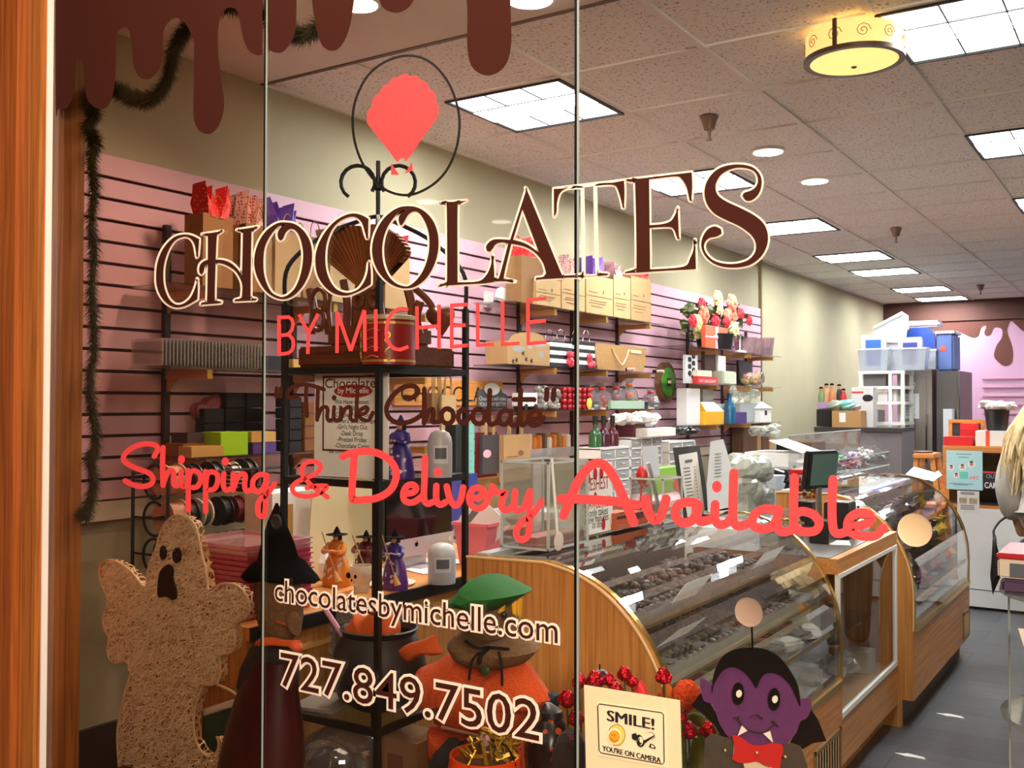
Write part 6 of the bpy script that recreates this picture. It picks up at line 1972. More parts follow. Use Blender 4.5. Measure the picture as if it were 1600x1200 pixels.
# tall boxes on the desk in front of the slatwall
for px0,px1,yt,X,m,nm,lb in ((712,728,664,-2.72,mat('black_teal',(40,44,46),0.5),'tall_box','tall black box with a teal edge behind the rack\'s right post'),(729,742,662,-2.70,dotted('teal_print',(120,196,178),(40,80,76),40,0.12,0.5),'tall_box','tall teal printed box beside the black one')):
 y0,z1 = yz(px0,yt,X)
 y1,_ = yz(px1,yt,X)
 MB().span((X - 0.06,y0,ZC + 0.001),(X,y1 - 0.004,z1)).single(nm,m,lb,'box')
X = -2.64
y0,y1 = yz(693,760,X)[0],yz(746,760,X)[0]
MB().span((X - 0.05,y0,ZC + 0.001),(X,y1,at(720,742,X=X).z)).single('blue_box',mat('royal_blue',(46,58,140),0.5),'royal blue box in front of the tall boxes on the desk','box')
X = -2.75
for i in range(4):
 y0,y1 = yz(643,650,X)[0],yz(666,650,X)[0]
 z = 1.26 + i * 0.05
 MB().span((XW + 0.0,y0 - 0.1,z),(XW + 0.14,y1 - 0.1,z + 0.046),bev=0.003).single('gold_box',GLD,('lowest','second','third','topmost')[i] + ' gold box of the pile behind the purple witch doll','box','gold boxes behind the rack')
y0,y1 = yz(643,650,X)[0] - 0.12,yz(668,650,X)[0] - 0.08
MB().span((XW,y0,1.05),(XW + 0.16,y1,1.259)).single('display_block',mat('kraft_block',(170,126,80),0.8),'brown carton block on the slatwall ledge under the gold boxes','box')
# snack packets on a small ledge
t = thing('clear_ledge','clear acrylic ledge on the slatwall holding snack packets','shelf',(XW,5.1,1.13))
y0,y1 = yz(818,712,-2.98)[0],yz(902,712,-2.98)[0]
zl = at(855,713,X=-2.98).z
MB().span((XW,y0,zl - 0.006),(-2.94,y1,zl)).span((-2.944,y0,zl),(-2.94,y1,zl + 0.05)).build('ledge',CLR,t)
cols = [mat('snack_tan',(170,120,70),0.4,noise=0.4,nscale=50),mat('snack_orange',(222,130,50),0.4,noise=0.3,nscale=40),mat('snack_white',(226,216,200),0.4,noise=0.2,nscale=40),mat('snack_dark',(110,80,62),0.4,noise=0.3,nscale=40)]
for i in range(11):
 y = y0 + (y1 - y0) * (i + 0.5) / 11
 MB().box((XW + 0.075,y,zl + 0.055 + 0.006 * (i % 3)),(0.06,0.05,0.105 + 0.012 * (i % 3)),rz=0.1 * (i % 3),bev=0.006).single('snack_packet',cols[(i * 7) % 4 if i not in (4,9) else 1],('first','second','third','fourth','fifth','sixth','seventh','eighth','ninth','tenth','last')[i] + ' snack packet along the clear ledge','packet','snack packets on the clear ledge')
# ---- far bay: flowers, frames, sweets
Z1,Z2,Z3_ = BAYS[2][3]
XC = -2.92
def fy(px,py,X=XC):
 return at(px,py,X=X)
c = fy(1117,541)
c.z = Z1 + 0.001
t = thing('flower_arrangement','artificial bouquet of coral and cream flowers in a black planter on the far top shelf','flowers',c)
k = mpp(c)
MB().lathe(c,[(26 * k,0),(30 * k,24 * k),(28 * k,24 * k)],16).build('planter',BLB,t)
PET = [mat('coral_petal',(240,130,104),0.7),mat('red_petal',(218,40,58),0.7),mat('cream_petal',(232,216,150),0.7)]
fl = [(1119,466,10,2),(1136,474,12,0),(1099,475,8,1),(1097,492,11,0),(1130,493,9,0),(1146,491,11,0),(1115,502,9,1),(1128,503,8,1),(1148,514,12,2),(1086,505,11,2),(1075,502,8,1),(1160,491,8,1),(1168,501,7,1),(1118,484,7,2),(1092,520,8,2)]
for i,(px,py,r_,mi) in enumerate(fl):
 q = fy(px,py) + V((0.03 * SIN(i * 2.1),0,0))
 rr = r_ * k * 1.35
 g = MB()
 for ring_,(cnt,ro,rz_) in enumerate(((6,0.62,0.0),(5,0.36,0.2))):
  for j in range(cnt):
   a_ = 2 * PI * j / cnt + ring_
   g.ball(q + V((rr * rz_ + 0.012,rr * ro * COS(a_) * 1.3,rr * ro * SIN(a_))),rr * 0.42,(0.5,1.2,1),7,5)
 g.ball(q + V((rr * 0.3 + 0.012,0,0)),rr * 0.3,(1,1,1),7,5)
 fo = g.build('flower',PET[mi],t,True)
 MB().tube([q,(q + c) / 2 + V((0,0,0.06)),c + V((0,0,20 * k))],0.004,5).build('stem',SM,fo)
g = MB()
rnd = random.Random(5)
for i in range(170):
 px,py = rnd.uniform(1074,1166),rnd.uniform(474,528)
 q = fy(px,py) + V((rnd.uniform(-0.06,0.01),0,0))
 a_ = rnd.uniform(0,6.28)
 d_ = V((0,COS(a_) * 0.06,SIN(a_) * 0.035))
 n_ = V((0.02,-SIN(a_) * 0.02,COS(a_) * 0.014))
 g.raw([q - d_,q + n_,q + d_,q - n_],[(0,1,2,3)])
s_ = g.build('leaves',mat('bouquet_leaf',(92,104,58),0.7),t)
s_['kind'] = 'stuff'
t = thing('gift_box','orange gift box with pink ribbon in front of the black planter','box',fy(1119,541,-2.86))
X = -2.853
a,b = at(1102,525,X=X),at(1137,525,X=X)
z1 = at(1119,510,X=X).z
MB().span((X - 0.03,a.y,Z1 + 0.001),(X,b.y,z1)).build('box',mat('orange_gift',(234,100,62),0.5),t)
MB().span((X - 0.001,a.y,(Z1 + z1) / 2 - 0.007),(X + 0.001,b.y,(Z1 + z1) / 2 + 0.007)).span((X - 0.001,(a.y + b.y) / 2 - 0.03,Z1 + 0.001),(X + 0.0012,(a.y + b.y) / 2 + 0.03,z1)).build('ribbon',mat('pink_sticker',(240,176,190)),t)
q = at(1119,527,X=X)
MB().ball(q,0.028,(0.3,2.2,0.7),10,7).build('bow',mat('pink_sticker',(240,176,190)),t,True)
def fitem(px0,px1,yt,zb,X,d,m,name,label,cat,bev=0.003):
 a,b = at(px0,yt,X=X),at(px1,yt,X=X)
 return MB().span((X - d,a.y,zb + 0.001),(X,b.y,at((px0 + px1) / 2,yt,X=X).z),bev=bev).single(name,m,label,cat)
q = fy(1156,545,-2.95)
MB().lathe((-2.95,q.y,Z1),[(0.055,0.001),(0.05,0.02),(0.006,0.03),(0.006,0.12),(0.012,0.13),(0.02,0.15)],14).single('figurine',mat('white_figurine',(230,226,224),0.4),'white-based black flamingo figurine right of the flowers','figurine',smooth=True)
for i,(px,r_,h_) in enumerate(((1168,0.10,0.14),(1182,0.09,0.12),(1196,0.10,0.16))):
 q = fy(px,545,-2.95)
 t = thing('clear_mug',('left','middle','right')[i] + ' clear pinkish mug at the end of the far top shelf','mug',(-2.97,q.y,Z1 + 0.001),'clear mugs')
 MB().lathe((-2.97,q.y,Z1 + 0.001),[(r_ * 0.8,0),(r_,h_),(r_ * 0.95,h_),(r_ * 0.75,0.01)],16,cap=False).build('body',glassy('pinkish_clear',(236,216,222),minrefl=0.1,haze=0.25,hazecol=(226,200,208)),t,True)
 MB().lathe((-2.97,q.y,Z1 + 0.012),[(r_ * 0.6,0),(r_ * 0.65,h_ * 0.4)],12).build('contents',mat('mauve_sweets',(206,160,172),0.5),t)
# middle shelf
t = thing('picture_frame','white plaque with a dark cocoa-leaf picture, left on the far middle shelf','frame',fy(1081,598,-2.9))
X = -2.9
a,b = at(1071,575,X=X),at(1090,575,X=X)
z1 = at(1080,555,X=X).z
MB().span((X - 0.02,a.y,Z2 + 0.001),(X,b.y,z1)).build('plaque',mat('plaque_grey',(206,206,206),0.4),t)
g = MB()
for j in range(7):
 g.ball((X + 0.001,(a.y + b.y) / 2 + 0.035 * (-1) ** j,Z2 + 0.05 + j * 0.025),0.035,(0.12,1,0.6),8,6)
g.build('leaf_picture',INK,t)
fitem(1101,1121,550,Z2,-2.97,0.03,mat('dark_cocoa',(88,58,48),0.5,noise=0.4,nscale=30),'cocoa_plaque','dark brown cocoa plaque on the far middle shelf','plaque')
fitem(1122,1134,556,Z2,-2.95,0.04,WHT,'card_box','tall white card box right of the cocoa plaque','box')
t = thing('hot_chocolate_box','red HOT CHOCOLATE box at the front of the far middle shelf','box',fy(1105,598,-2.86))
X = -2.86
a,b = at(1090,593,X=X),at(1121,593,X=X)
z1 = at(1105,588.5,X=X).z
MB().span((X - 0.06,a.y,Z2 + 0.001),(X,b.y,z1)).build('box',mat('cocoa_red',(196,36,40),0.5),t)
text_on(MB(),'HOT CHOCOLATE',(X + 0.001,a.y + 0.03,Z2 + 0.012),(0,1,0),(0,0,1),b.y - a.y - 0.06,0.022,0.0).build('words',WHT,t)
MB().span((X - 0.06,a.y,z1 + 0.001),(X - 0.002,a.y + 0.28,z1 + 0.045)).single('cream_box',mat('cream_box',(216,204,180),0.6),'small cream box lying on the red HOT CHOCOLATE box','box')
fitem(1131,1151,580,Z2,-2.87,0.10,mat('sage_tin',(196,200,178),0.4),'square_tin','pale sage square tin left of the candy bowl','tin',0.01)
fitem(1154,1176,564,Z2,-3.0,0.02,BLB,'framed_photo','black photo frame leaning behind the candy bowl','frame')
q = fy(1176,598,-2.93)
t = thing('candy_bowl','clear fishbowl of yellow and pink candies on the far middle shelf','bowl',(-2.95,q.y,Z2 + 0.001))
k = mpp(q)
R_ = 22 * k
MB().lathe((-2.95,q.y,Z2 + 0.001),[(R_ * 0.6,0),(R_ * 0.95,R_ * 0.3),(R_,R_ * 0.6),(R_ * 0.9,R_ * 0.98),(R_ * 0.86,R_)],20,sy=1.3,cap=False).build('bowl',CELL,t,True)
cm = [mat('lemon_candy',(240,200,70),0.5),mat('pink_candy',(236,130,120),0.5),mat('peach_candy',(244,190,130),0.5)]
rnd = random.Random(9)
for i in range(26):
 a_ = rnd.uniform(0,6.28)
 u = math.sqrt(rnd.random())
 MB().ball((-2.95 + R_ * 0.7 * u * COS(a_),q.y + R_ * 0.95 * u * SIN(a_),Z2 + R_ * rnd.uniform(0.24,0.85)),R_ * 0.22,u=8,v=6).build('candy',cm[i % 3],t,True)
# low shelf
fitem(1073,1094,607,Z3_,-2.9,0.08,mat('white_print_box',(222,220,218),0.5),'tall_box','tall white box with red lines, left on the far low shelf','box')
fitem(1098,1115,608,Z3_,-3.0,0.03,mat('grey_book',(160,160,156),0.5),'book','grey book standing behind the yellow pouch','book')
q = fy(1110,660,-2.9)
g = MB()
a,b = at(1096,645,X=-2.9),at(1125,645,X=-2.9)
z1 = at(1110,628,X=-2.9).z
g.loops([[V((-2.97,a.y,Z3_ + 0.001)),V((-2.87,a.y,Z3_ + 0.001)),V((-2.87,b.y,Z3_ + 0.001)),V((-2.97,b.y,Z3_ + 0.001))],[V((-2.96,a.y + 0.02,Z3_ + 0.1)),V((-2.86,a.y,Z3_ + 0.1)),V((-2.86,b.y - 0.02,Z3_ + 0.1)),V((-2.96,b.y,Z3_ + 0.1))],[V((-2.93,a.y,z1)),V((-2.91,a.y,z1)),V((-2.91,b.y - 0.1,z1)),V((-2.93,b.y - 0.1,z1))]])
g.single('yellow_pouch',mat('yellow_foil',(240,180,36),0.3),'bright yellow foil pouch on the far low shelf','pouch')
fitem(1117,1136,631,Z3_,-2.95,0.06,WHT,'card_box','white card box between the yellow pouch and blue bottle','box')
q = fy(1142,662,-2.88)
MB().lathe((-2.89,q.y,Z3_ + 0.001),[(0.045,0),(0.048,0.12),(0.04,0.15),(0.016,0.18),(0.016,0.22),(0.02,0.222),(0.02,0.24)],16).single('blue_bottle',mat('blue_glass',(28,84,120),0.2),'blue bottle standing on the far low shelf','bottle',smooth=True)
fitem(1149,1167,644,Z3_,-2.86,0.08,mat('violet_box',(66,48,110),0.4),'violet_box','small dark violet box right of the blue bottle','box')
fitem(1156,1188,630,Z3_,-2.95,0.14,mat('grey_basket',(176,180,178),0.5),'wire_basket','pale grey basket of wrapped gifts behind the violet box','basket')
g = MB()
for i in range(16):
 q = fy(1150 + (i * 17) % 42,612 + (i * 11) % 20,-3.0)
 g.ball((-3.02,q.y,max(q.z,Z3_ + 0.17)),0.05,(0.7,1.5,1),7,5,0.25)
g.single('cellophane_bundle',mat('cellophane_white',(226,222,206),0.3,noise=0.25,nscale=20),'crumpled cellophane bundle spilling over the pale grey basket','bundle')
t = thing('house_lantern','white house-shaped lantern at the end of the far low shelf','lantern',fy(1196,660,-2.9))
X = -2.9
a,b = at(1188,645,X=X),at(1205,645,X=X)
z1 = at(1196,638,X=X).z
MB().span((X - 0.1,a.y,Z3_ + 0.001),(X,b.y,z1)).build('body',WHT,t)
MB().loops([[V((X - 0.11,a.y - 0.01,z1)),V((X + 0.01,a.y - 0.01,z1)),V((X + 0.01,b.y + 0.01,z1)),V((X - 0.11,b.y + 0.01,z1))],[V((X - 0.06,(a.y + b.y) / 2 - 0.02,z1 + 0.06)),V((X - 0.04,(a.y + b.y) / 2 - 0.02,z1 + 0.06)),V((X - 0.04,(a.y + b.y) / 2 + 0.02,z1 + 0.06)),V((X - 0.06,(a.y + b.y) / 2 + 0.02,z1 + 0.06))]]).build('roof',WHT,t)
MB().span((X,(a.y + b.y) / 2 - 0.03,Z3_ + 0.06),(X + 0.001,(a.y + b.y) / 2 + 0.03,Z3_ + 0.10)).build('window',INK,t)
# dark wood slat rack at the end of the slatwall
t = thing('wooden_rack','dark brown wooden slat rack at the far end of the pink wall','rack',(-3.0,9.0,0))
WD = wood('walnut_slat',(104,70,48),(64,40,28),'Z',1.0,0.6)
WL = wood('pale_slat',(196,148,104),(166,116,76),'Z',1.0,0.6)
X = -2.95
for i,(px0,px1,m) in enumerate(((1165,1186,WD),(1187,1193,WL),(1194,1205,WD),(1206,1212,WL))):
 a,b = at(px0,690,X=X),at(px1,690,X=X)
 MB().span((X - 0.12 + 0.01 * i,a.y,0.0),(X - 0.02,b.y - 0.004,1.205)).build('slat',m,t)
# ================================================================ CURVED-GLASS DISPLAY CASES AND THE TILL COUNTER
BRASS = mat('brass',(214,172,92),0.22,metal=0.9)
CGL = glassy('case_glass',(250,252,251),minrefl=0.06)
EDGE = mat('edge_band',(226,186,130),0.4)
TOE = mat('toe_kick',(58,46,42),0.6)
INW = mat('case_interior',(206,206,204),0.4)
PROF = [(0.0,0.42),(0.0,0.58),(-0.012,0.67),(-0.045,0.765),(-0.10,0.855),(-0.18,0.93),(-0.27,0.975),(-0.36,0.995)]
PC = crv([V(p) for p in PROF],5)
def case(Xf,Y0,Y1,label,zs=1.0,vent=None,panels=('near','far'),tiers=((0.80,0.145),(0.62,0.045))):
 back = Xf - 0.60
 t = thing('display_case',label,'display case',(Xf - 0.3,Y0,0),'curved-glass display cases')
 side = [V((Xf + p.x,0,p.y * zs)) for p in PC] + [V((back,0,0.99 * zs))]
 full = [V((back,0,0.0)),V((Xf - 0.05,0,0.0)),V((Xf - 0.05,0,0.12)),V((Xf,0,0.12))] + side
 for nm in panels:
  y = Y0 if nm == 'near' else Y1 - 0.022
  MB().poly([p + V((0,y,0)) for p in full],(0,0.022,0)).build('side_panel',OAK2,t)
  g = MB()
  cp = side
  for a,b in zip(cp[:-1],cp[1:]):
   n_ = V((-(b - a).z,0,(b - a).x)).normalized() * -0.0025
   g.raw([a + n_ * -1 + V((0,y - 0.001,0)),b + n_ * -1 + V((0,y - 0.001,0)),b + n_ * -1 + V((0,y + 0.023,0)),a + n_ * -1 + V((0,y + 0.023,0))],[(0,1,2,3)])
  g.tube([p + V((0,y,0)) for p in cp],0.004,6,smooth=False)
  g.build('edge_banding',EDGE,t)
 if 'far' not in panels:                     # glass far end with a brass edge
  y = Y1 - 0.012
  MB().poly([p + V((0,y,0)) for p in [V((back,0,0.42))] + side],None).build('end_glass',CGL,t)
  MB().poly([V((back,Y1 - 0.022,0)),V((Xf - 0.05,Y1 - 0.022,0)),V((Xf - 0.05,Y1 - 0.022,0.12)),V((Xf,Y1 - 0.022,0.12)),V((Xf,Y1 - 0.022,0.42)),V((back,Y1 - 0.022,0.42))],(0,0.022,0)).build('end_base',OAK2,t)
 for y in (Y0 + 0.028,Y1 - 0.012):
  g = MB()
  for a,b in zip(side[:-1],side[1:]):
   g.raw([a + V((0.003,y - 0.010,0.002)),b + V((0.003,y - 0.010,0.002)),b + V((0.003,y + 0.010,0.002)),a + V((0.003,y + 0.010,0.002))],[(0,1,2,3)])
   g.raw([a + V((-0.010,y - 0.010,-0.008)),b + V((-0.010,y - 0.010,-0.008)),b + V((0.003,y - 0.010,0.002)),a + V((0.003,y - 0.010,0.002))],[(0,1,2,3)])
  g.build('brass_trim',BRASS,t)
 g = MB()
 for a,b in zip(side[:-1],side[1:]):
  g.raw([a + V((0,Y0 + 0.03,0)),b + V((0,Y0 + 0.03,0)),b + V((0,Y1 - 0.02,0)),a + V((0,Y1 - 0.02,0))],[(0,1,2,3)])
 g.build('curved_glass',CGL,t,True)
 MB().span((Xf - 0.006,Y0 + 0.022,0.405),(Xf + 0.006,Y1 - 0.001,0.425)).span((Xf - 0.03,Y0 + 0.022,0.425),(Xf - 0.006,Y1 - 0.002,0.435)).build('brass_rail',BRASS,t)
 MB().span((Xf - 0.018,Y0 + 0.022,0.12),(Xf,Y1 - 0.0225,0.405)).build('front_panel',OAKY,t)
 MB().span((Xf - 0.065,Y0 + 0.022,0.0),(Xf - 0.053,Y1 - 0.0225,0.12)).build('toe_kick',TOE,t)
 MB().span((back + 0.02,Y0 + 0.022,0.40),(Xf - 0.03,Y1 - 0.023,0.425)).build('interior_deck',INW,t)
 MB().span((back,Y0 + 0.022,0.12),(back + 0.012,Y1 - 0.023,0.97 * zs)).build('back_doors',mat('case_back',(92,80,74),0.35),t)
 for z,dx in tiers:
  xf = Xf - dx
  MB().span((back + 0.03,Y0 + 0.035,z - 0.008),(xf,Y1 - 0.035,z)).build('glass_shelf',SHG,t)
  sr = MB().span((xf,Y0 + 0.035,z - 0.014),(xf + 0.008,Y1 - 0.035,z + 0.006)).build('shelf_rail',BRASS,t)
 MB().span((back + 0.012,Y0 + 0.03,0.985 * zs),(back + 0.05,Y1 - 0.03,0.998 * zs)).build('top_rail',mat('aluminium',(206,208,212)),t)
 if vent:
  ya,yb_,za,zb_ = vent
  v = MB().span((Xf,ya,za),(Xf + 0.006,yb_,za + 0.014)).span((Xf,ya,zb_ - 0.014),(Xf + 0.006,yb_,zb_)).span((Xf,ya,za),(Xf + 0.006,ya + 0.014,zb_)).span((Xf,yb_ - 0.014,za),(Xf + 0.006,yb_,zb_)).build('vent_frame',mat('vent_bronze',(150,116,80),0.35,metal=0.5),t)
  MB().span((Xf,ya + 0.014,za + 0.014),(Xf + 0.0015,yb_ - 0.014,zb_ - 0.014)).build('vent_dark',BLB,v)
  g = MB()
  n = 9
  for i in range(n):
   y = ya + 0.018 + (yb_ - ya - 0.036) * (i + 0.5) / n
   g.box((Xf + 0.003,y,(za + zb_) / 2),(0.003,0.009,zb_ - za - 0.03),rz=0.4)
  g.build('vent_slats',mat('vent_slat',(196,166,124),0.35,metal=0.4),v)
 return t
XF1,XF2 = -0.97,-0.92
case(XF1,2.20,3.65,'nearer curved-glass display case full of dark chocolates, oak side panel towards the window',vent=(3.30,3.62,0.11,0.265),panels=('near',),tiers=((0.80,0.225),(0.70,0.085),(0.60,0.025)))
case(XF2,4.60,6.08,'farther curved-glass display case of wrapped sweets beyond the till counter',vent=(5.86,6.05,0.14,0.28),panels=('near',),tiers=((0.80,0.18),(0.67,0.07),(0.54,0.02)))
# ---- chocolates in trays: about 300 seen singly
DCH = mat('dark_chocolate',(66,48,40),0.35,noise=0.3,nscale=30)
MCH = mat('milk_chocolate',(98,64,44),0.38,noise=0.25,nscale=30)
TRY = glassy('tray_clear',(232,232,232),minrefl=0.12,haze=0.25,hazecol=(226,226,226))
protos = {}
def choc(kind,loc,label,group):
 if kind not in protos:
  m = DCH if kind[0] == 'd' else MCH
  g = MB()
  if kind[1] == 'r':
   g.ball((0,0,0.011),0.0155,(1,1,0.85),10,7,0.05)
  elif kind[1] == 'b':
   g.box((0,0,0.010),(0.034,0.022,0.019),bev=0.005)
  else:
   g.lathe((0,0,0),[(0.015,0),(0.016,0.006),(0.012,0.014),(0.005,0.019),(0.001,0.020)],10)
  o = g.single('chocolate',m,label,'chocolate',group,smooth=True)
  o.location = V(loc)
  protos[kind] = o
  return o
 return dup(protos[kind],loc,label,RU(0,3),group=group)
names = ['nearest the window','second from the window','third from the window','fourth from the window','fifth from the window','farthest from the window']
nch = 0
for tier,z,xa,xb,nm in ((0,0.801,XF1 - 0.52,XF1 - 0.235,'upper shelf'),(1,0.701,XF1 - 0.34,XF1 - 0.095,'middle shelf')):
 for k in range(6):
  ya = 2.26 + k * 0.225
  yb_ = ya + 0.205
  g = MB()
  g.span((xa,ya,z),(xb,yb_,z + 0.003))
  for s in ((xa,ya,xb,ya + 0.003),(xa,yb_ - 0.003,xb,yb_),(xa,ya,xa + 0.003,yb_),(xb - 0.003,ya,xb,yb_)):
   g.span((s[0],s[1],z),(s[2],s[3],z + 0.022))
  g.single('chocolate_tray',TRY,'clear tray of chocolates on the %s, %s' % (nm,names[k]),'tray','chocolate trays')
  kind = ('dr','dr','dk','mr','db','dr','mb','dk','dr','mk','dr','db')[tier * 6 + k]
  nx,ny = (5,5)
  lb = '%s chocolate, %s tray %s' % ({'d': 'dark','m': 'milk'}[kind[0]] + ' ' + {'r': 'round','b': 'bar-shaped','k': 'peaked'}[kind[1]],nm,names[k])
  for i in range(nx):
   for j in range(ny):
    choc(kind,((xa if tier else xb - 0.20) + 0.022 + ((xb - xa if tier else 0.20) - 0.044) * i / (nx - 1) + RU(-0.002,0.002),ya + 0.022 + (yb_ - ya - 0.044) * j / (ny - 1) + RU(-0.002,0.002),z + 0.0035 + 0.010 * (1 - i / nx)),lb,'chocolates in the tray %s on the %s' % (names[k],nm))
    nch += 1
# second layer heaped on the upper trays, and foil-wrapped packs on the deck
for k in range(6):
 g = MB()
 ya = 2.26 + k * 0.225
 for i in range(40):
  g.ball((RU(XF1 - 0.50,XF1 - 0.33),RU(ya + 0.03,ya + 0.175),0.801 + 0.018 + RU(0,0.030)),0.0165,(1,1,0.85),8,6,0.06)
 g.single('chocolate_heap',DCH if k not in (3,) else MCH,'loose heap of chocolates on the upper tray ' + names[k],'chocolates',kind='stuff',smooth=True)
wc = [mat('wrap_red',(150,40,44),0.25,noise=0.4,nscale=30),mat('wrap_grey',(120,112,110),0.25,noise=0.4,nscale=30),mat('wrap_brown',(92,58,44),0.3,noise=0.4,nscale=30),mat('wrap_lilac',(150,130,170),0.3,noise=0.3,nscale=30),mat('wrap_white',(210,206,200),0.3,noise=0.2,nscale=30),mat('wrap_olive',(130,120,60),0.3,noise=0.3,nscale=30)]
wn = ['red','grey','brown','lilac','white','olive']
def pack(c,size,ci,label,group):
 """twist of cellophane round a few sweets"""
 g = MB()
 c = V(c)
 g.box(c + V((0,0,size[2] / 2)),size,RU(-0.5,0.5),min(size) * 0.28)
 for v in g.bm.verts:
  v.co += V((RU(-1,1),RU(-1,1),0)) * 0.004
 return g.single('wrapped_sweets',wc[ci],label,'sweets',group)
for i in range(12):
 ci = (0,2,1,0,3,2,0,5,1,4,2,4)[i]
 pack((XF1 - 0.20 + 0.10 * (i % 2),2.34 + i * 0.108,0.426),(0.125,0.10,0.06),ci,'%s sweet pack on the nearer case floor, %s pair from the window' % (wn[ci],('first','second','third','fourth','fifth','sixth')[i // 2]) + (', front' if i % 2 else ', back'),'wrapped packs on the case floor')
for i in range(22):
 ci = (1,4,1,2,0,3,0,5,5,1,0,2,3,0,5,1,0,4,2,1,0,4)[i]
 row = i % 2
 pack((XF1 - 0.155 + 0.085 * row,2.30 + (i // 2) * 0.118,0.601),(0.075,0.10,0.035),ci,'%s sweet pack on the nearer case\'s lowest glass shelf, %s from the window, %s' % (wn[ci],('first','second','third','fourth','fifth','sixth','seventh','eighth','ninth','tenth','eleventh')[i // 2],'front' if row else 'back'),'sweet packs on the lowest glass shelf')
# paper doily cup
g = MB()
c = V((XF1 - 0.185,2.27,0.845))
n = 40
g.loops([[c + V((r * COS(2 * PI * i / n),r * SIN(2 * PI * i / n),z + (0.004 if i % 2 else 0))) for i in range(n)] for r,z in ((0.024,-0.040),(0.030,-0.02),(0.038,0.008))],True,False)
g.single('paper_doily',mat('lace_paper',(222,218,210),0.8),'white lace paper doily cup at the near corner of the upper chocolates','doily')
# price cards
for n,(pts,lb) in enumerate(([[(1049,943),(1072,912),(1114,896),(1088,929)],'white price card standing in the upper chocolate trays, left one'],[[(1026,1012),(1062,984),(1104,964),(1076,988)],'white price card standing in the middle-shelf chocolates'],[[(1174,890),(1196,863),(1227,852),(1209,875)],'white price card standing in the upper trays near the till'],[[(1238,864),(1247,853),(1254,856),(1247,862)],'small white price card at the far end of the upper trays'])):
 X = XF1 - (0.10 if n == 1 else 0.20)
 MB().poly([at(p[0],p[1],X=X) for p in pts],(-0.0015,0,0)).single('price_card',WHT,lb,'card')
# ---- contents of the farther case
rows = [(0.803,XF2 - 0.27,'upper shelf',9),(0.673,XF2 - 0.165,'middle shelf',10),(0.543,XF2 - 0.12,'lower shelf',10),(0.428,XF2 - 0.13,'floor',9)]
wc2 = [mat('plum_bag',(116,84,100),0.15,noise=0.5,nscale=22),mat('brown_bag',(110,80,66),0.15,noise=0.5,nscale=22),mat('navy_bag',(62,62,86),0.15,noise=0.4,nscale=22),mat('clear_bag_grey',(150,146,146),0.2,noise=0.4,nscale=18),mat('yellow_bag',(226,186,50),0.3,noise=0.2,nscale=18),mat('red_bag',(190,44,40),0.3,noise=0.3,nscale=18),mat('orange_bag',(226,110,50),0.3,noise=0.3,nscale=18),mat('white_bag',(214,210,206),0.3,noise=0.2,nscale=18),mat('rose_bag',(160,106,112),0.15,noise=0.4,nscale=18)]
wn2 = ['plum','brown','navy','clear grey','yellow','red','orange','white','rose']
pat = [[0,3,1,3,0,1,0,3,4],[2,1,0,2,3,1,0,2,4,4],[8,1,0,8,2,8,8,3,5,4],[3,8,7,6,6,7,5,7,7]]
ordn = ['first','second','third','fourth','fifth','sixth','seventh','eighth','ninth','tenth']
for (z,xc,nm,cnt),pp in zip(rows,pat):
 for i in range(cnt):
  y = 4.70 + i * (1.30 / cnt)
  g = MB()
  h = 0.095
  g.ball((xc,y + 0.05,z + h * 0.52),0.066,(1.2,0.95,h / 0.145),10,8,0.08)
  g.lathe((xc + 0.05,y + 0.05,z + h * 0.85),[(0.012,0),(0.03,0.035)],7,cap=False)
  g.single('sweet_bag',wc2[pp[i]],'%s wrapped sweet bag, %s along the farther case\'s %s' % (wn2[pp[i]],ordn[i],nm),'bag','sweet bags in the farther case')
MB().poly([at(p[0],p[1],X=XF2 - 0.17) for p in ((1370,802),(1385,790),(1394,787),(1384,803))],(-0.001,0,0)).single('price_card',WHT,'folded white price card among the plum bags of the farther case','card')
c = at(1430,828,Y=GY + 0.012)
g = MB().lathe(c,[(0.003,-0.005),(0.010,-0.003),(0.0225,0.0),(0.0235,0.003),(0.02,0.001)],28,M=Matrix.Rotation(PI / 2,3,'X'))
g.single('suction_cup',mat('beige_rubber',(226,196,160),0.5),'beige suction cup on the glass in front of the farther case','suction cup',smooth=True)
# ---- till counter between the cases
XC_ = -0.985
t = thing('till_counter','oak till counter with a white-framed glass front between the two display cases','counter',(XC_ - 0.3,3.66,0))
MB().span((XC_ - 0.55,3.655,0.79),(XC_ + 0.0,4.597,0.845)).build('worktop_edge',OAKY,t)
MB().span((XC_ - 0.54,3.656,0.845),(XC_ - 0.03,4.596,0.848)).build('worktop',mat('grey_laminate',(92,86,82),0.35),t)
MB().span((XC_ - 0.02,3.655,0.10),(XC_,4.597,0.27)).build('base_panel',OAKY,t)
MB().span((XC_ - 0.07,3.655,0.0),(XC_ - 0.06,4.597,0.10)).build('toe_kick',OAK2,t)
g = MB()
for a,b in (((3.66,0.27),(4.585,0.29)),((4.565,0.29),(4.585,0.79)),((3.66,0.775),(4.565,0.79)),((3.66,0.29),(3.675,0.775))):
 g.span((XC_ - 0.012,a[0],a[1]),(XC_ + 0.004,b[0],b[1]))
g.build('white_frame',mat('white_frame',(236,234,228),0.4),t)
MB().poly([(XC_ - 0.004,3.675,0.29),(XC_ - 0.004,4.565,0.29),(XC_ - 0.004,4.565,0.775),(XC_ - 0.004,3.675,0.775)]).build('front_glass',CGL,t)
MB().span((XC_ - 0.50,3.656,0.25),(XC_ - 0.02,4.596,0.268)).build('inner_deck',mat('oak_inner',(206,160,104),0.5),t)
MB().span((XC_ - 0.55,3.656,0.0),(XC_ - 0.53,4.596,0.79)).build('back_panel',mat('oak_inner',(206,160,104)),t)
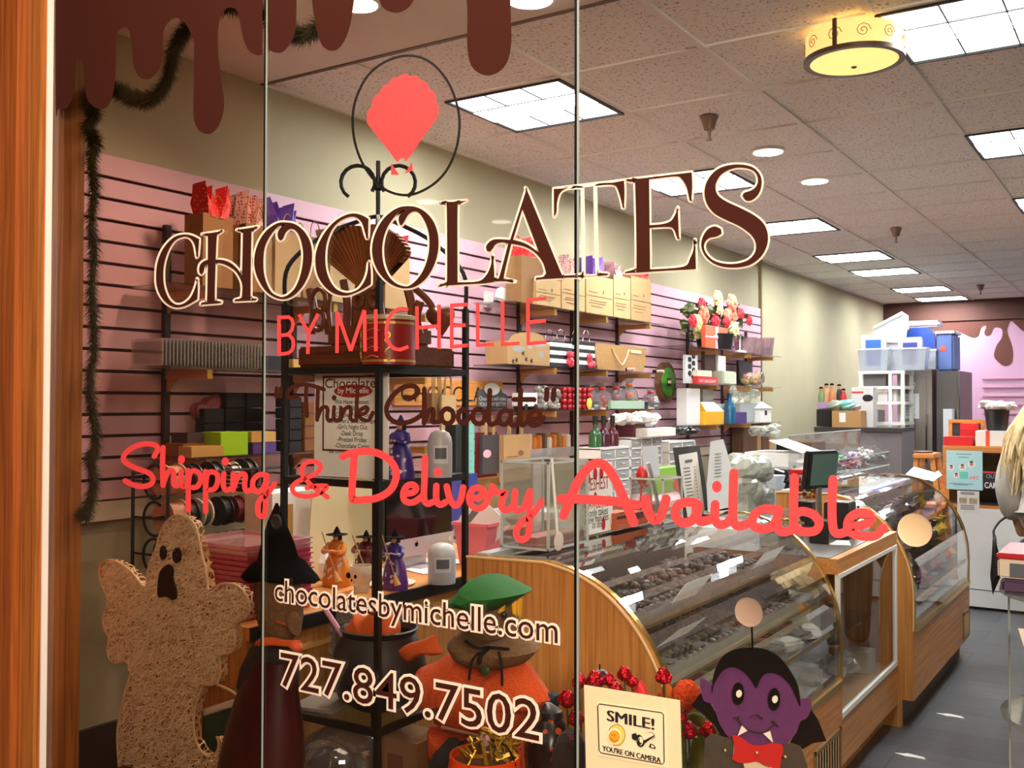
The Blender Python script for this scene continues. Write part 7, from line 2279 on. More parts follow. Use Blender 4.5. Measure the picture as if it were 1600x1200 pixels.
for i,(y,z,w,h,lb) in enumerate(((3.86,0.50,0.14,0.10,'white carton on the glass shelf inside the till counter'),(3.86,0.601,0.13,0.075,'upper white carton stacked inside the till counter'))):
 MB().span((XC_ - 0.30,y,z),(XC_ - 0.16,y + w,z + h),bev=0.002).single('white_carton',mat('off_white_carton',(222,212,192),0.7),lb,'box')
MB().span((XC_ - 0.50,3.70,0.49),(XC_ - 0.08,4.54,0.499)).build('inner_shelf',SHG,t)
for i,(y,lb) in enumerate(((3.80,'crumpled clear plastic pack nearest the case in the till counter'),(4.00,'grey-white plastic pack in the middle of the till counter'),(4.20,'white plastic pack under the frame corner of the till counter'))):
 g = MB()
 for j in range(9):
  g.ball((XC_ - 0.16 + RU(-0.08,0.06),y + RU(-0.07,0.07),0.268 + 0.045 + RU(0,0.05)),RU(0.035,0.045),(1,1,0.8),8,6,0.25)
 g.single('plastic_pack',mat('pack_white',(206,200,192),0.25,noise=0.25,nscale=18),lb,'packet')
MB().span((XC_ - 0.16,4.36,0.269),(XC_ - 0.06,4.46,0.36),bev=0.002).single('white_carton',mat('off_white_carton',(222,212,192)),'small white box at the frame corner inside the till counter','box')
# till top: tablet stand, jar, bags
zt = 0.848
p = at(1300,868,X=-1.14)
p = V((-1.15,4.05,zt))
t = thing('tablet_stand','black tablet till on a silver pole standing on the till counter','till',p)
MB().box(p + V((0,0,0.045)),(0.075,0.11,0.088),bev=0.003).build('base',BLB,t)
MB().cyl(p + V((-0.012,-0.01,0.088)),p + V((-0.012,-0.01,0.22)),0.012,n=14).build('pole',mat('chrome',(190,188,186),0.15,metal=1),t,True)
MB().box(p + V((-0.01,0,0.29)),(0.03,0.19,0.15),rz=-0.35,ry=0.12,bev=0.006).build('tablet',BLB,t)
MB().box(p + V((0.008,-0.002,0.29)),(0.003,0.165,0.125),rz=-0.35,ry=0.12).build('screen',mat('screen_teal',(70,96,92),0.15),t)
MB().box(p + V((0.02,0.18,0.075)),(0.10,0.12,0.15),bev=0.004).single('card_reader',BLB,'black card terminal box behind the tablet pole','terminal')
MB().box(p + V((-0.12,-0.2,0.035)),(0.11,0.09,0.068),bev=0.003).single('receipt_printer',mat('printer_white',(226,222,218),0.4),'white receipt printer beside the tablet base, near the glass case','printer')
MB().box(p + V((-0.02,0.33,0.04)),(0.07,0.07,0.08),bev=0.003).single('magenta_box',mat('magenta_card',(176,84,140),0.5),'magenta gift box on the till counter by the oak panel','box')
MB().box(p + V((0.06,0.02,0.0012)),(0.08,0.13,0.002),rz=0.3).single('receipt_slip',WHT,'white slip of paper in front of the tablet base','paper')
COW = dotted('cow_print',(232,230,228),(20,18,18),32,0.33,0.3)
for i,(px,py,lb) in enumerate(((1342,793,'black and white wrapped treat hanging high on the oak case end'),(1318,812,'black and white wrapped treat left of the others, behind the letter l'),(1348,822,'black and white wrapped treat low, inside the letter e'))):
 c = at(px,py,Y=4.56)
 t = thing('wrapped_treat',lb,'treat',c,'black and white wrapped treats')
 MB().ball(c,0.030,(1,0.8,1.1),12,9,0.08).build('sweet',COW,t,True)
 MB().lathe(c + V((-0.012,0,0.028)),[(0.008,0),(0.024,0.035)],8,cap=False,M=Matrix.Rotation(-0.3,3,'Y')).build('twist',CELL,t)
 MB().cyl(c,(c.x,4.5995,c.z),0.004).build('hook',mat('hook_chrome',(150,140,136)),t)
# things behind the till counter on a white back bench
BXA,BXB = -2.30,-1.62
t = thing('back_bench','long white bench behind the till, piled with bags and machines','bench',(-1.95,4.7,0))
MB().span((BXA,4.35,0.80),(BXB,8.1,0.835)).build('top',mat('white_laminate',(226,224,222),0.4),t)
MB().span((BXA,4.35,0.0),(BXB,4.38,0.80)).span((BXA,8.07,0),(BXB,8.1,0.8)).build('end_panel',mat('white_laminate',(226,224,222)),t)
MB().span((BXA + 0.02,4.38,0.35),(BXB - 0.02,8.07,0.37)).build('lower_shelf',mat('white_laminate',(226,224,222)),t)
ZBN = 0.836
def ybox(px0,px1,yt,zb,Y,d,m,name,label,cat,group=None,bev=0.003,h=None):
 a,b = at(px0,yt,Y=Y),at(px1,yt,Y=Y)
 return MB().span((a.x,Y,zb),(b.x,Y + d,a.z if h is None else zb + h),bev=bev).single(name,m,label,cat,group)
CLRB = glassy('acrylic',(240,243,243),minrefl=0.10,haze=0.05,hazecol=(236,238,240))
def acrylic_box(x0,x1,y0,y1,z0,z1,label,name='acrylic_bin',top=False):
 g = MB()
 g.poly([(x0,y0,z0),(x1,y0,z0),(x1,y1,z0),(x0,y1,z0)])
 for a,b in (((x0,y0),(x1,y0)),((x1,y0),(x1,y1)),((x1,y1),(x0,y1)),((x0,y1),(x0,y0))):
  g.poly([(a[0],a[1],z0),(b[0],b[1],z0),(b[0],b[1],z1),(a[0],a[1],z1)])
 t = thing(name,label,'bin',((x0 + x1) / 2,y0,z0))
 g.build('walls',CLRB,t)
 g = MB()
 for x,y in ((x0,y0),(x1,y0),(x1,y1),(x0,y1)):
  g.span((x - 0.003,y - 0.003,z0),(x + 0.003,y + 0.003,z1))
 for a,b in (((x0,y0),(x1,y0)),((x1,y0),(x1,y1)),((x0,y1),(x1,y1)),((x0,y0),(x0,y1))):
  g.span((a[0] - 0.003,a[1] - 0.003,z1 - 0.006),(b[0] + 0.003,b[1] + 0.003,z1))
  g.span((a[0] - 0.003,a[1] - 0.003,z0),(b[0] + 0.003,b[1] + 0.003,z0 + 0.006))
 g.build('bright_edges',mat('acrylic_edge',(206,212,210),0.2,alpha=0.8),t)
 return t
# ---- on top of the nearer case
ZT = 1.0005
XS = -1.47
t = thing('strawberry_sign','white STRAWBERRIES sign with painted strawberries on top of the nearer case','sign',at(930,860,X=XS))
q = [at(903,866,X=XS),at(957,851,X=XS),at(946,722,X=XS),at(889,722,X=XS)]
zt1 = q[2].z
ya,yb_ = q[0].y,q[1].y
MB().span((XS - 0.004,ya,ZT),(XS,yb_,zt1)).build('card',mat('sign_white',(238,236,232),0.5),t)
RW = mat('red_marker',(176,34,38),0.6)
hh = zt1 - ZT
for s_,fz,w_,h_,m in (('FRESHEST',0.62,0.72,0.05,RW),('STRAWBERRIES!',0.36,0.86,0.042,RW),('It only takes',0.25,0.66,0.032,INK),('a few minutes',0.16,0.70,0.032,INK),('to do',0.08,0.26,0.03,INK)):
 w = yb_ - ya
 text_on(MB(),s_,(XS + 0.001,(ya + yb_) / 2 + w * 0.02,ZT + hh * fz),(0,1,0),(0,0,1),w * w_,h_ * 0.8,0.0,'C').build('words',m,t)
STB = mat('strawberry_red',(190,26,34),0.5)
for u,v in ((0.1,0.74),(0.28,0.80),(0.48,0.86),(0.66,0.86),(0.2,0.47),(0.48,0.5),(0.72,0.12),(0.10,0.05)):
 c = V((XS + 0.001,ya + (yb_ - ya) * u,ZT + hh * v))
 MB().poly([c + V((0,0.013 * SIN(a) * (1 - 0.25 * COS(a)),0.020 * COS(a))) for a in [k * PI / 8 for k in range(16)]]).build('strawberry',STB,t)
acrylic_box(-1.55,-1.40,2.34,2.56,ZT,at(858,716,X=-1.5).z,'clear tall acrylic stand at the near end of the case top')
p = at(862,868,X=-1.46)
MB().span((-1.50,at(829,862,X=-1.46).y,ZT),(-1.44,at(893,862,X=-1.46).y,ZT + 0.032),bev=0.002).single('pink_box',mat('dusty_pink_box',(196,120,104),0.5),'long dusty pink box lying on the case top beside the sign','box')
c = at(873,866,X=-1.38)
t = thing('paddle_sticker','round pale pink disc on a white stick at the near end of the case top','sticker',(c.x,c.y,ZT))
MB().ball(V((c.x,c.y,ZT + 0.026)),0.026,(0.08,1,1),20,12).build('disc',mat('pale_pink_disc',(226,206,194),0.5),t,True)
MB().cyl((c.x - 0.004,c.y,ZT + 0.04),at(862,716,X=-1.40),0.004).build('stick',WHT,t)
# orange house lanterns
for px0,px1,lb in ((960,985,'left orange house-shaped lantern on the case top'),(986,1010,'right orange house-shaped lantern on the case top')):
 X = -1.46
 a,b = at(px0,840,X=X),at(px1,840,X=X)
 z1 = at((px0 + px1) / 2,800,X=X).z
 t = thing('house_lantern',lb,'lantern',(X,(a.y + b.y) / 2,ZT),'orange house lanterns')
 og = mat('orange_wood',(176,82,40),0.5,noise=0.2,nscale=30)
 MB().span((X - 0.05,a.y,ZT),(X,b.y - 0.006,z1)).build('body',og,t)
 MB().span((X,a.y + 0.02,ZT + 0.04),(X + 0.002,b.y - 0.026,z1 - 0.02)).build('window',mat('lantern_window',(60,36,36),0.3),t)
 MB().span((X - 0.055,a.y - 0.004,ZT),(X + 0.006,b.y - 0.002,ZT + 0.018)).build('sill',og,t)
# red chocolate rose and ball, tongs bin
c = at(1003,742,X=-1.5)
t = thing('red_rose','tall red chocolate rose standing on the case top','rose',(c.x,c.y,ZT))
k = mpp(c)
MB().lathe(c - V((0,0,16 * k)),[(4 * k,0),(9 * k,9 * k),(9.5 * k,18 * k),(5 * k,28 * k),(0.5 * k,31 * k)],12,sy=0.9).build('bud',mat('rose_red',(196,40,40),0.4,noise=0.2,nscale=30),t,True)
MB().tube([c - V((0,0,14 * k)),(c.x,c.y - 0.01,c.z - 0.10),(c.x,c.y,ZT)],0.004,6).build('stem',mat('rose_red',(196,40,40)),t)
for s in (-1,1):
 MB().ball(c + V((0.01,s * 8 * k,-16 * k)),5 * k,(0.5,1.2,0.5)).build('leaf',mat('rose_red',(196,40,40)),t,True)
acrylic_box(-1.52,-1.40,at(1010,800,X=-1.46).y,at(1040,800,X=-1.46).y,ZT,at(1025,745,X=-1.46).z,'clear acrylic tong holder behind the letter v')
t = thing('serving_tongs','clear serving tongs standing in the acrylic holder','tongs',at(1020,840,X=-1.46))
for j in (0,1):
 MB().tube([(-1.46,at(1030 + j * 4,840,X=-1.46).y,ZT + 0.004),(-1.46,at(1022,790,X=-1.46).y,ZT + 0.12),(-1.46,at(1012 + 2 * j,750,X=-1.46).y,ZT + 0.2)],0.006,6).build('arm',CLR,t)
# note card and black-framed menu, tall white menu
X = -1.56
MB().poly([at(1003,698,X=X),at(1028,697,X=X),at(1031,744,X=X),at(1007,746,X=X)],(-0.002,0,0)).cyl((X - 0.001,at(1018,744,X=X).y,ZT),(X - 0.001,at(1018,744,X=X).y,at(1018,740,X=X).z),0.004).single('note_card',mat('grey_white_card',(206,206,208),0.6),'blank white note card beside the red rose','card')
X = -1.42
t = thing('menu_frame','tall black-framed price list leaning on the case top','menu',at(1090,812,X=X))
fr = [V((1051,700)),V((1093,696)),V((1111,806)),V((1069,815))]
BK2 = mat('frame_charcoal',(48,46,48),0.5)
PP_ = lambda p,d: at(p.x,p.y,X=X + d)
MB().loops([[PP_(p,-0.012) for p in fr],[PP_(p,0) for p in fr]]).build('frame',BK2,t)
pa = [V((1060,711)),V((1089,706)),V((1102,803)),V((1074,808))]
MB().poly([PP_(p,0.0015) for p in pa]).build('paper',mat('sign_white',(238,236,232)),t)
g = MB()
for i in range(12):
 for (u0,u1) in ((0.15,0.5),(0.72,0.78)):
  v = 0.22 + i * 0.055
  q0 = pa[0].lerp(pa[3],v)
  q1 = pa[1].lerp(pa[2],v)
  a,b = q0.lerp(q1,u0),q0.lerp(q1,u1)
  g.poly([PP_(p,0.003) for p in (a,b,b + V((0.2,1.6)),a + V((0.2,1.6)))])
a,b = pa[0].lerp(pa[3],0.1).lerp(pa[1].lerp(pa[2],0.1),0.3),pa[0].lerp(pa[3],0.1).lerp(pa[1].lerp(pa[2],0.1),0.7)
g.poly([PP_(p,0.003) for p in (a,b,b + V((0.3,4)),a + V((0.3,4)))])
g.build('printed_lines',mat('grey_print',(110,110,112),0.8),t)
t = thing('tall_menu','tall white tapered menu holder right of the black-framed price list','menu',at(1125,800,X=-1.37))
X = -1.37
MB().span((X - 0.03,at(1112,790,X=X).y,ZT),(X,at(1140,790,X=X).y,at(1125,796,X=X).z)).build('foot',mat('menu_white',(226,226,226),0.4),t)
fr = [V((1110,690)),V((1130,686)),V((1146,740)),V((1145,796)),V((1106,800)),V((1104,760))]
MB().loops([[at(p.x,p.y,X=X - 0.03) for p in fr],[at(p.x,p.y,X=X) for p in fr]]).build('holder',mat('menu_white',(226,226,226),0.4),t)
g = MB()
for i in range(8):
 g.poly([at(1117,709 + i * 5,X=X + 0.002),at(1127,708 + i * 5,X=X + 0.002),at(1127,709.2 + i * 5,X=X + 0.002),at(1117,710.2 + i * 5,X=X + 0.002)])
g.build('printed_lines',mat('grey_print',(110,110,112)),t)
# ---- drawer towers, bottles and bags on the desk under the middle bay
DW = mat('drawer_white',(224,224,224),0.4)
DC = glassy('drawer_clear',(226,228,228),minrefl=0.12,haze=0.40,hazecol=(226,226,228))
def drawers(px0,px1,yt,yb_,X,nc,nr,label):
 a,b = at(px0,yb_,X=X),at(px1,yb_,X=X)
 z0,z1 = ZC + 0.001,at((px0 + px1) / 2,yt,X=X).z
 t = thing('drawer_tower',label,'drawers',(X,(a.y + b.y) / 2,z0),'clear drawer towers')
 g = MB()
 w,h = (b.y - a.y) / nc,(z1 - z0) / nr
 for i in range(nc + 1):
  g.span((X - 0.14,a.y + i * w - 0.006,z0),(X,a.y + i * w + 0.006,z1))
 for j in range(nr + 1):
  g.span((X - 0.14,a.y - 0.006,z0 + j * h - (0.0 if j == 0 else 0.006)),(X,b.y + 0.006,z0 + j * h + 0.006))
 g.span((X - 0.142,a.y,z0),(X - 0.138,b.y,z1))
 g.build('frame',DW,t)
 for i in range(nc):
  for j in range(nr):
   y0,zz = a.y + i * w + 0.008,z0 + j * h + 0.008
   d = MB().span((X - 0.13,y0,zz),(X + 0.001,y0 + w - 0.016,zz + h - 0.018)).build('drawer',DC,t)
   MB().span((X + 0.001,y0 + w * 0.3,zz + h * 0.35),(X + 0.008,y0 + w * 0.6,zz + h * 0.42)).build('handle',DW,d)
 return t,z1
drawers(938,984,700,800,-2.54,2,6,'left clear drawer tower on the desk, two columns wide')
drawers(986,1034,684,790,-2.58,3,7,'middle clear drawer tower on the desk, three columns wide')
drawers(1046,1086,690,780,-2.56,2,6,'right clear drawer tower on the desk, nearest the wooden rack')
zt_ = at(960,700,X=-2.54).z + 0.007
for i,(px,m,lb) in enumerate(((930,mat('green_bottle',(52,92,58),0.2),'green bottle with a black neck, left on the left drawer tower'),(943,mat('plum_bottle',(72,28,44),0.25),'wide plum bottle, middle on the left drawer tower'),(957,mat('wine_bottle',(84,30,42),0.25),'wine-red bottle, right on the left drawer tower'))):
 y = at(px,690,X=-2.6).y
 y = max(y,at(938,800,X=-2.54).y + 0.03) if i == 0 else y
 t = thing('bottle',lb,'bottle',(-2.6,y,zt_),'bottles on the drawer tower')
 MB().lathe((-2.6,y,zt_),[(0.035,0),(0.036,0.06),(0.03,0.08),(0.012,0.10),(0.012,0.13)],14).build('glass',m,t,True)
 MB().lathe((-2.6,y,zt_ + 0.125),[(0.014,0),(0.014,0.045)],12).build('cap',BLB,t,True)
zt2 = at(1010,684,X=-2.58).z + 0.007
y0 = at(990,684,X=-2.6).y
MB().span((-2.70,y0,zt2),(-2.60,y0 + 0.30,zt2 + 0.07),bev=0.002).single('maroon_box',mat('maroon_box',(96,36,48),0.5),'maroon box at the back of the middle drawer tower','box')
MB().span((-2.598,y0 + 0.02,zt2),(-2.50 - 0.02,y0 + 0.42,zt2 + 0.05),bev=0.002).single('white_box',WHT,'flat white box with a dark ribbon on the middle drawer tower','box')
g = MB()
y1 = at(1018,690,X=-2.5).y
for i in range(14):
 g.ball((-2.62 + RU(-0.06,0.06),y1 + RU(-0.17,0.17),zt2 + 0.09 + RU(0,0.03)),0.045,(1,1.3,0.7),8,6,0.25)
g.single('plastic_bag',mat('white_plastic',(228,226,224)),'crumpled white carrier bag on top of the drawer towers','bag')
y1 = at(1050,684,X=-2.55).y
zt3 = at(1066,690,X=-2.56).z + 0.007
g = MB()
for i in range(10):
 g.ball((-2.62 + RU(-0.04,0.05),y1 + 0.06 + RU(-0.02,0.35),zt3 + 0.045 + RU(0,0.02)),0.04,(1,1.4,0.6),8,6,0.25)
g.single('black_bag',mat('black_plastic',(26,26,28),0.3),'crumpled black plastic bag on the right drawer tower','bag')
c = at(1047,738,X=-2.3)
MB().span((-2.47,c.y - 0.06,0.8005),(-2.39,c.y + 0.10,1.03)).single('green_box',mat('lime_box',(126,186,70),0.5),'lime green box behind the red ball','box') if False else None
t = thing('shelf_stand','pink-edged low stand holding the red ball behind the case','stand',(-2.2,c.y,0.835))
# pink ledge bench across the back of the nearer case
t.location = (-2.0,4.9,ZBN)
ROOT[t.name] = V((-2.0,4.9,ZBN))
MB().span((-2.28,4.40,ZBN + 0.085),(-1.98,5.25,ZBN + 0.10)).build('shelf',mat('pale_pink_ledge',(240,190,196),0.5),t)
for y in (4.41,5.22):
 MB().span((-2.27,y,ZBN),(-1.99,y + 0.02,ZBN + 0.085)).build('leg',mat('rosy_wood',(170,110,96),0.5),t)
q = at(1047,738,X=-2.1)
MB().ball(V((-2.1,4.85,ZBN + 0.10 + 0.045)),0.045,(1,1,1),16,10).single('red_ball',mat('red_ball',(206,50,46),0.3),'glossy red ball ornament on the pink-edged stand','ornament',smooth=True)
MB().span((-2.24,4.72,ZBN + 0.101),(-2.17,5.05,ZBN + 0.23)).single('green_box',mat('lime_box',(126,186,70),0.5),'lime green box behind the red ball','box')
# bags, black machine and cartons on the bench
GB_ = mat('grey_clear_bag',(150,152,140),0.25,noise=0.35,nscale=14)
g = MB()
for i in range(16):
 g.ball((-1.82 + RU(-0.05,0.05),4.98 + RU(-0.2,0.14),ZBN + 0.22 + RU(-0.14,0.09)),0.085,(1,1.3,0.9),12,9,0.08)
g.box((-1.82,4.98,ZBN + 0.06),(0.2,0.4,0.119))
g.single('plastic_bundle',GB_,'heap of grey-green clear plastic bags behind the tall white menu','bag')
t = thing('label_printer','black machine with white label rolls behind the letters a and b','machine',(-1.82,5.65,ZBN))
MB().span((-1.95,5.42,ZBN),(-1.70,5.78,ZBN + 0.14),bev=0.02).build('body',BLB,t)
MB().span((-1.92,5.48,ZBN + 0.141),(-1.74,5.74,ZBN + 0.20),bev=0.015).build('lid',mat('machine_black',(34,34,36),0.35),t)
MB().span((-1.699,5.5,ZBN + 0.05),(-1.697,5.56,ZBN + 0.08)).build('white_label',WHT,t)
MB().box((-1.80,5.40,ZBN + 0.21),(0.12,0.10,0.002),rz=0.3,ry=0.3).build('paper_slip',WHT,t)
MB().box((-1.76,5.80,ZBN + 0.17),(0.10,0.10,0.002),rz=-0.4,ry=0.5).build('paper_slip',WHT,t)
for i in range(4):
 MB().lathe((-1.78,5.345,ZBN + 0.001 + i * 0.045),[(0.05,0),(0.06,0.03),(0.062,0.043)],14).single('paper_cup_stack',mat('cup_white',(214,218,226),0.4),('lowest','second','third','topmost')[i] + ' white tub of the small stack left of the black machine','tub','stacked white tubs',smooth=True)
t = thing('white_carton','white carton with a sloped lid behind the black machine','box',(-2.05,6.1,ZBN))
MB().span((-2.15,5.92,ZBN),(-1.80,6.28,ZBN + 0.27)).build('carton',WHT,t)
MB().poly([(-1.80,5.90,ZBN + 0.27),(-1.80,6.30,ZBN + 0.27),(-2.0,6.28,ZBN + 0.34),(-2.0,5.92,ZBN + 0.34)],(0,0,0.004)).build('lid_flap',WHT,t)
g = MB()
for i in range(10):
 g.ball((-2.06 + RU(-0.05,0.05),6.05 + RU(-0.10,0.12),ZBN + 0.385 + RU(-0.01,0.03)),0.05,(1,1.2,0.6),8,6,0.2)
g.single('plastic_bundle',GB_,'olive-grey clear plastic bag lying on the white carton','bag')
# candy jar and gift cone
c = V((-1.66,5.30,ZBN))
t = thing('candy_jar','square clear jar of coloured candies with a red lid behind the till','jar',(-1.30,4.42,zt))
c = V((-1.31,4.36,zt))
s = 0.055
MB().span((c.x - s,c.y - s,zt),(c.x + s,c.y + s,zt + 0.008)).build('foot',mat('jar_red',(206,36,40),0.4),t)
zj = at(1258,770,X=-1.36).z
stand = zj
MB().box((c.x,c.y,zt + 0.07),(0.08,0.08,0.12)).build('pedestal',BLB,t)
zb_ = zt + 0.135
MB().box((c.x,c.y,zb_ + 0.055),(0.105,0.105,0.11),bev=0.012).build('jar',glassy('jar_glass',(240,240,240),minrefl=0.12),t)
cols_ = [mat('cj_%d' % i,col,0.4) for i,col in enumerate(((196,40,40),(240,230,210),(214,160,60),(120,60,40),(90,120,60)))]
for i in range(70):
 side = i % 2
 px_,pz_ = RU(-0.042,0.042),zb_ + RU(0.014,0.095)
 pos_ = V((c.x + 0.043,c.y + px_,pz_)) if side else V((c.x + px_,c.y - 0.043,pz_))
 MB().ball(pos_,0.0095,u=7,v=5).build('candy',cols_[i % 5],t,True)
MB().box((c.x,c.y,zb_ + 0.122),(0.115,0.115,0.022),bev=0.004).build('lid',mat('jar_red',(206,36,40)),t)
c = V((-1.20,3.80,zt))
t = thing('gift_cone','clear gift bag with a gold bow on the till counter behind the letter b','gift',c)
MB().lathe(c,[(0.045,0),(0.05,0.06),(0.035,0.12),(0.05,0.15)],10,cap=False).build('wrap',CELL,t)
MB().lathe(c,[(0.04,0.002),(0.04,0.05),(0.01,0.075)],12).build('filling',mat('olive_filling',(96,96,76),0.5,noise=0.4,nscale=40),t)
MB().tube([c + V((-0.05,0,0.10)),c + V((0,-0.04,0.115)),c + V((0.05,0,0.10))],0.006,6).build('bow',BRASS,t)
# ---- clear candy bins along the farther case top
ZT2 = 1.0005
y0_,y1_ = 4.78,6.4
X0,X1 = -1.50,-1.34
t = thing('candy_rack','long clear acrylic rack of wrapped candies along the top of the farther case','candy rack',((X0 + X1) / 2,4.8,ZT2))
zl = ZT2 + 0.05
zh = at(1310,712,X=X1).z
g = MB()
L_ = [(4.72,6.06)]
g.poly([(X1,4.72,zl),(X1,6.06,zl),(X1,6.06,zl + 0.075),(X1,4.72,zl + 0.075)])
g.poly([(X0,4.72,zl),(X0,6.06,zl),(X0,6.06,zl + 0.20),(X0,4.72,zl + 0.20)])
g.poly([(X0,4.72,zl),(X0,6.06,zl),(X1,6.06,zl),(X1,4.72,zl)])
for i in range(6):
 y = 4.72 + i * 0.268
 g.poly([(X0,y,zl),(X1,y,zl),(X1,y,zl + 0.075),(X0,y,zl + 0.20)])
g.build('acrylic_bins',CLRB,t)
MB().span((X1 - 0.002,4.72,zl - 0.004),(X1 + 0.004,6.06,zl + 0.004)).span((X1 - 0.002,4.72,zl + 0.073),(X1 + 0.002,6.06,zl + 0.077)).span((X0,4.72,zl + 0.196),(X0 + 0.004,6.06,zl + 0.202)).build('bright_edges',mat('acrylic_edge',(206,212,210)),t)
for i in range(6):
 y = 4.74 + i * 0.255
 MB().tube([(X1 - 0.01,y,zl - 0.004),(X1 + 0.01,y + 0.02,zl - 0.02),(X1,y + 0.03,zl - 0.04),(X1 - 0.02,y + 0.02,ZT2)],0.004,6).build('leg',CLR,t,True)
cc_ = [mat('cd_green',(110,170,120),0.3),mat('cd_purple',(140,90,160),0.3),mat('cd_pink',(236,120,140),0.3),mat('cd_white',(222,220,220),0.3),mat('cd_olive',(120,130,100),0.3)]
seq = [3,0,1,2,3,4]
cn = ['white','green','purple','pink','white','olive']
for b_ in range(5):
 for i in range(18):
  y = 4.74 + b_ * 0.268 + RU(0.02,0.22)
  m = cc_[(seq[b_],seq[b_ + 1],3)[i % 3]]
  q = V((RU(X0 + 0.03,X1 - 0.03),y,zl + 0.015 + RU(0,0.07)))
  g = MB().ball(q,0.014,(1.2,1,0.8),7,5,0.15)
  d_ = V((RU(-1,1),RU(-1,1),RU(-0.3,0.6))).normalized()
  g.cyl(q + d_ * 0.012,q + d_ * 0.03,0.003,0.011,6).cyl(q - d_ * 0.012,q - d_ * 0.03,0.003,0.011,6)
  g.single('wrapped_candy',m,'twist-wrapped candy in the %s clear bin of the rack on the farther case' % ordn[b_],'candy','twist-wrapped candies in the %s bin' % ordn[b_])
for n,pts in enumerate(([(1415,741),(1428,729),(1460,738),(1448,750)],[(1446,748),(1466,735),(1472,742),(1458,752)])):
 MB().poly([at(p[0],p[1],Z=1.012 + 0.012 * n) for p in pts],(0,0,-0.0015)).single('price_sheet',WHT,('white price sheet lying on the far end of the farther case','second white sheet tucked behind the first on the farther case')[n],'paper')
# ================================================================ BACK OF THE SHOP, CUSTOMER AND CARD STAND
# ---- white cabinet with an oak-framed glass top, across the aisle end
YC8 = 7.5
t = thing('back_counter','white counter with an oak-framed glass top at the end of the aisle','counter',(-0.5,YC8,0))
WL_ = mat('white_laminate',(226,224,222))
MB().span((-1.21,YC8,0.14),(0.55,YC8 + 0.55,0.69)).build('body',WL_,t)
MB().span((-1.21,YC8 + 0.005,0.02),(0.55,YC8 + 0.55,0.133)).build('plinth',WL_,t)
MB().span((-1.21,YC8 + 0.03,0.0),(0.55,YC8 + 0.5,0.019)).build('kick',BLB,t)
OKF = wood('frame_oak',(216,140,72),(180,104,46),'X',1.0,0.4)
g = MB()
for a,b in (((-1.30,0.69),(-1.26,1.11)),((0.5,0.69),(0.55,1.11)),((-1.26,1.07),(0.5,1.11)),((-1.26,0.69),(0.5,0.71))):
 g.span((a[0],YC8,a[1]),(b[0],YC8 + 0.04,b[1]))
g.span((-1.30,YC8 + 0.04,1.095),(0.55,YC8 + 0.6,1.11)).span((-1.30,YC8 + 0.04,0.69),(-1.28,YC8 + 0.6,1.095))
g.build('oak_frame',OKF,t)
MB().span((-1.28,YC8 + 0.5,0.69),(0.55,YC8 + 0.52,1.095)).build('back_panel',mat('cabinet_dark',(70,62,58),0.5),t)
MB().span((-1.27,YC8 + 0.06,0.88),(0.5,YC8 + 0.48,0.886)).build('shelf',SHG,t)
MB().poly([(-1.26,YC8 + 0.02,0.71),(0.5,YC8 + 0.02,0.71),(0.5,YC8 + 0.02,1.07),(-1.26,YC8 + 0.02,1.07)]).build('front_glass',CGL,t)
def sheet(px0,px1,yt,yb_,Y,m,name,label,cat,d=0.002):
 a,b = at(px0,yb_,Y=Y),at(px1,yt,Y=Y)
 t = thing(name,label,cat,(a.x,Y,a.z))
 MB().span((a.x,Y,a.z),(b.x,Y + d,b.z)).build('sheet',m,t)
 return t,a,b
YP = YC8 - 0.003
t,a,b = sheet(1479,1535,705,764,YP,mat('poster_blue',(176,218,222),0.5),'camp_poster','pale blue poster with cartoon children on the oak-framed glass','poster')
w,h = b.x - a.x,b.z - a.z
g = MB()
for i,(u,v,r) in enumerate(((0.14,0.56,0.085),(0.45,0.58,0.095),(0.70,0.66,0.10),(0.28,0.36,0.085))):
 g.poly([(a.x + w * u + w * r * COS(k * PI / 10),YP - 0.001,a.z + h * v + w * r * SIN(k * PI / 10)) for k in range(20)])
g.build('portrait_disc',mat('poster_white',(240,238,236),0.6),t)
g = MB()
for i,(u,v,r) in enumerate(((0.14,0.56,0.05),(0.45,0.58,0.055),(0.70,0.66,0.06),(0.28,0.36,0.05))):
 g.poly([(a.x + w * u + w * r * COS(k * PI / 8),YP - 0.002,a.z + h * v + w * r * SIN(k * PI / 8)) for k in range(16)])
g.build('portrait_face',mat('poster_skin',(206,140,116),0.6),t)
g = MB()
for i,(u,v,r) in enumerate(((0.14,0.59,0.045),(0.45,0.615,0.05),(0.70,0.70,0.055),(0.28,0.39,0.045))):
 g.poly([(a.x + w * u + w * r * COS(k * PI / 8),YP - 0.003,a.z + h * v + w * r * SIN(k * PI / 8)) for k in range(9)])
g.build('portrait_hair',mat('poster_hair',(66,46,40),0.6),t)
MB().span((a.x + w * 0.36,YP - 0.002,a.z + h * 0.28),(a.x + w * 0.60,YP - 0.001,a.z + h * 0.46)).build('printed_apron',mat('poster_teal',(110,206,190),0.6),t)
text_on(MB(),'ART',(a.x + w * 0.64,YP - 0.001,a.z + h * 0.27),(1,0,0),(0,0,1),w * 0.25,h * 0.09,0.02).build('words',mat('poster_pink',(232,110,116),0.6),t)
g = MB()
for v,u0,u1 in ((0.90,0.28,0.70),(0.82,0.33,0.62),(0.14,0.08,0.74),(0.11,0.2,0.6)):
 g.span((a.x + w * u0,YP - 0.001,a.z + h * v),(a.x + w * u1,YP,a.z + h * v + 0.006))
g.build('printed_lines',mat('poster_slate',(120,150,170),0.6),t)
t,a,b = sheet(1536,1562,740,764,YP,mat('poster_black',(36,32,34),0.5),'camp_sign','black sign reading OUT CAMP beside the pale blue poster','sign')
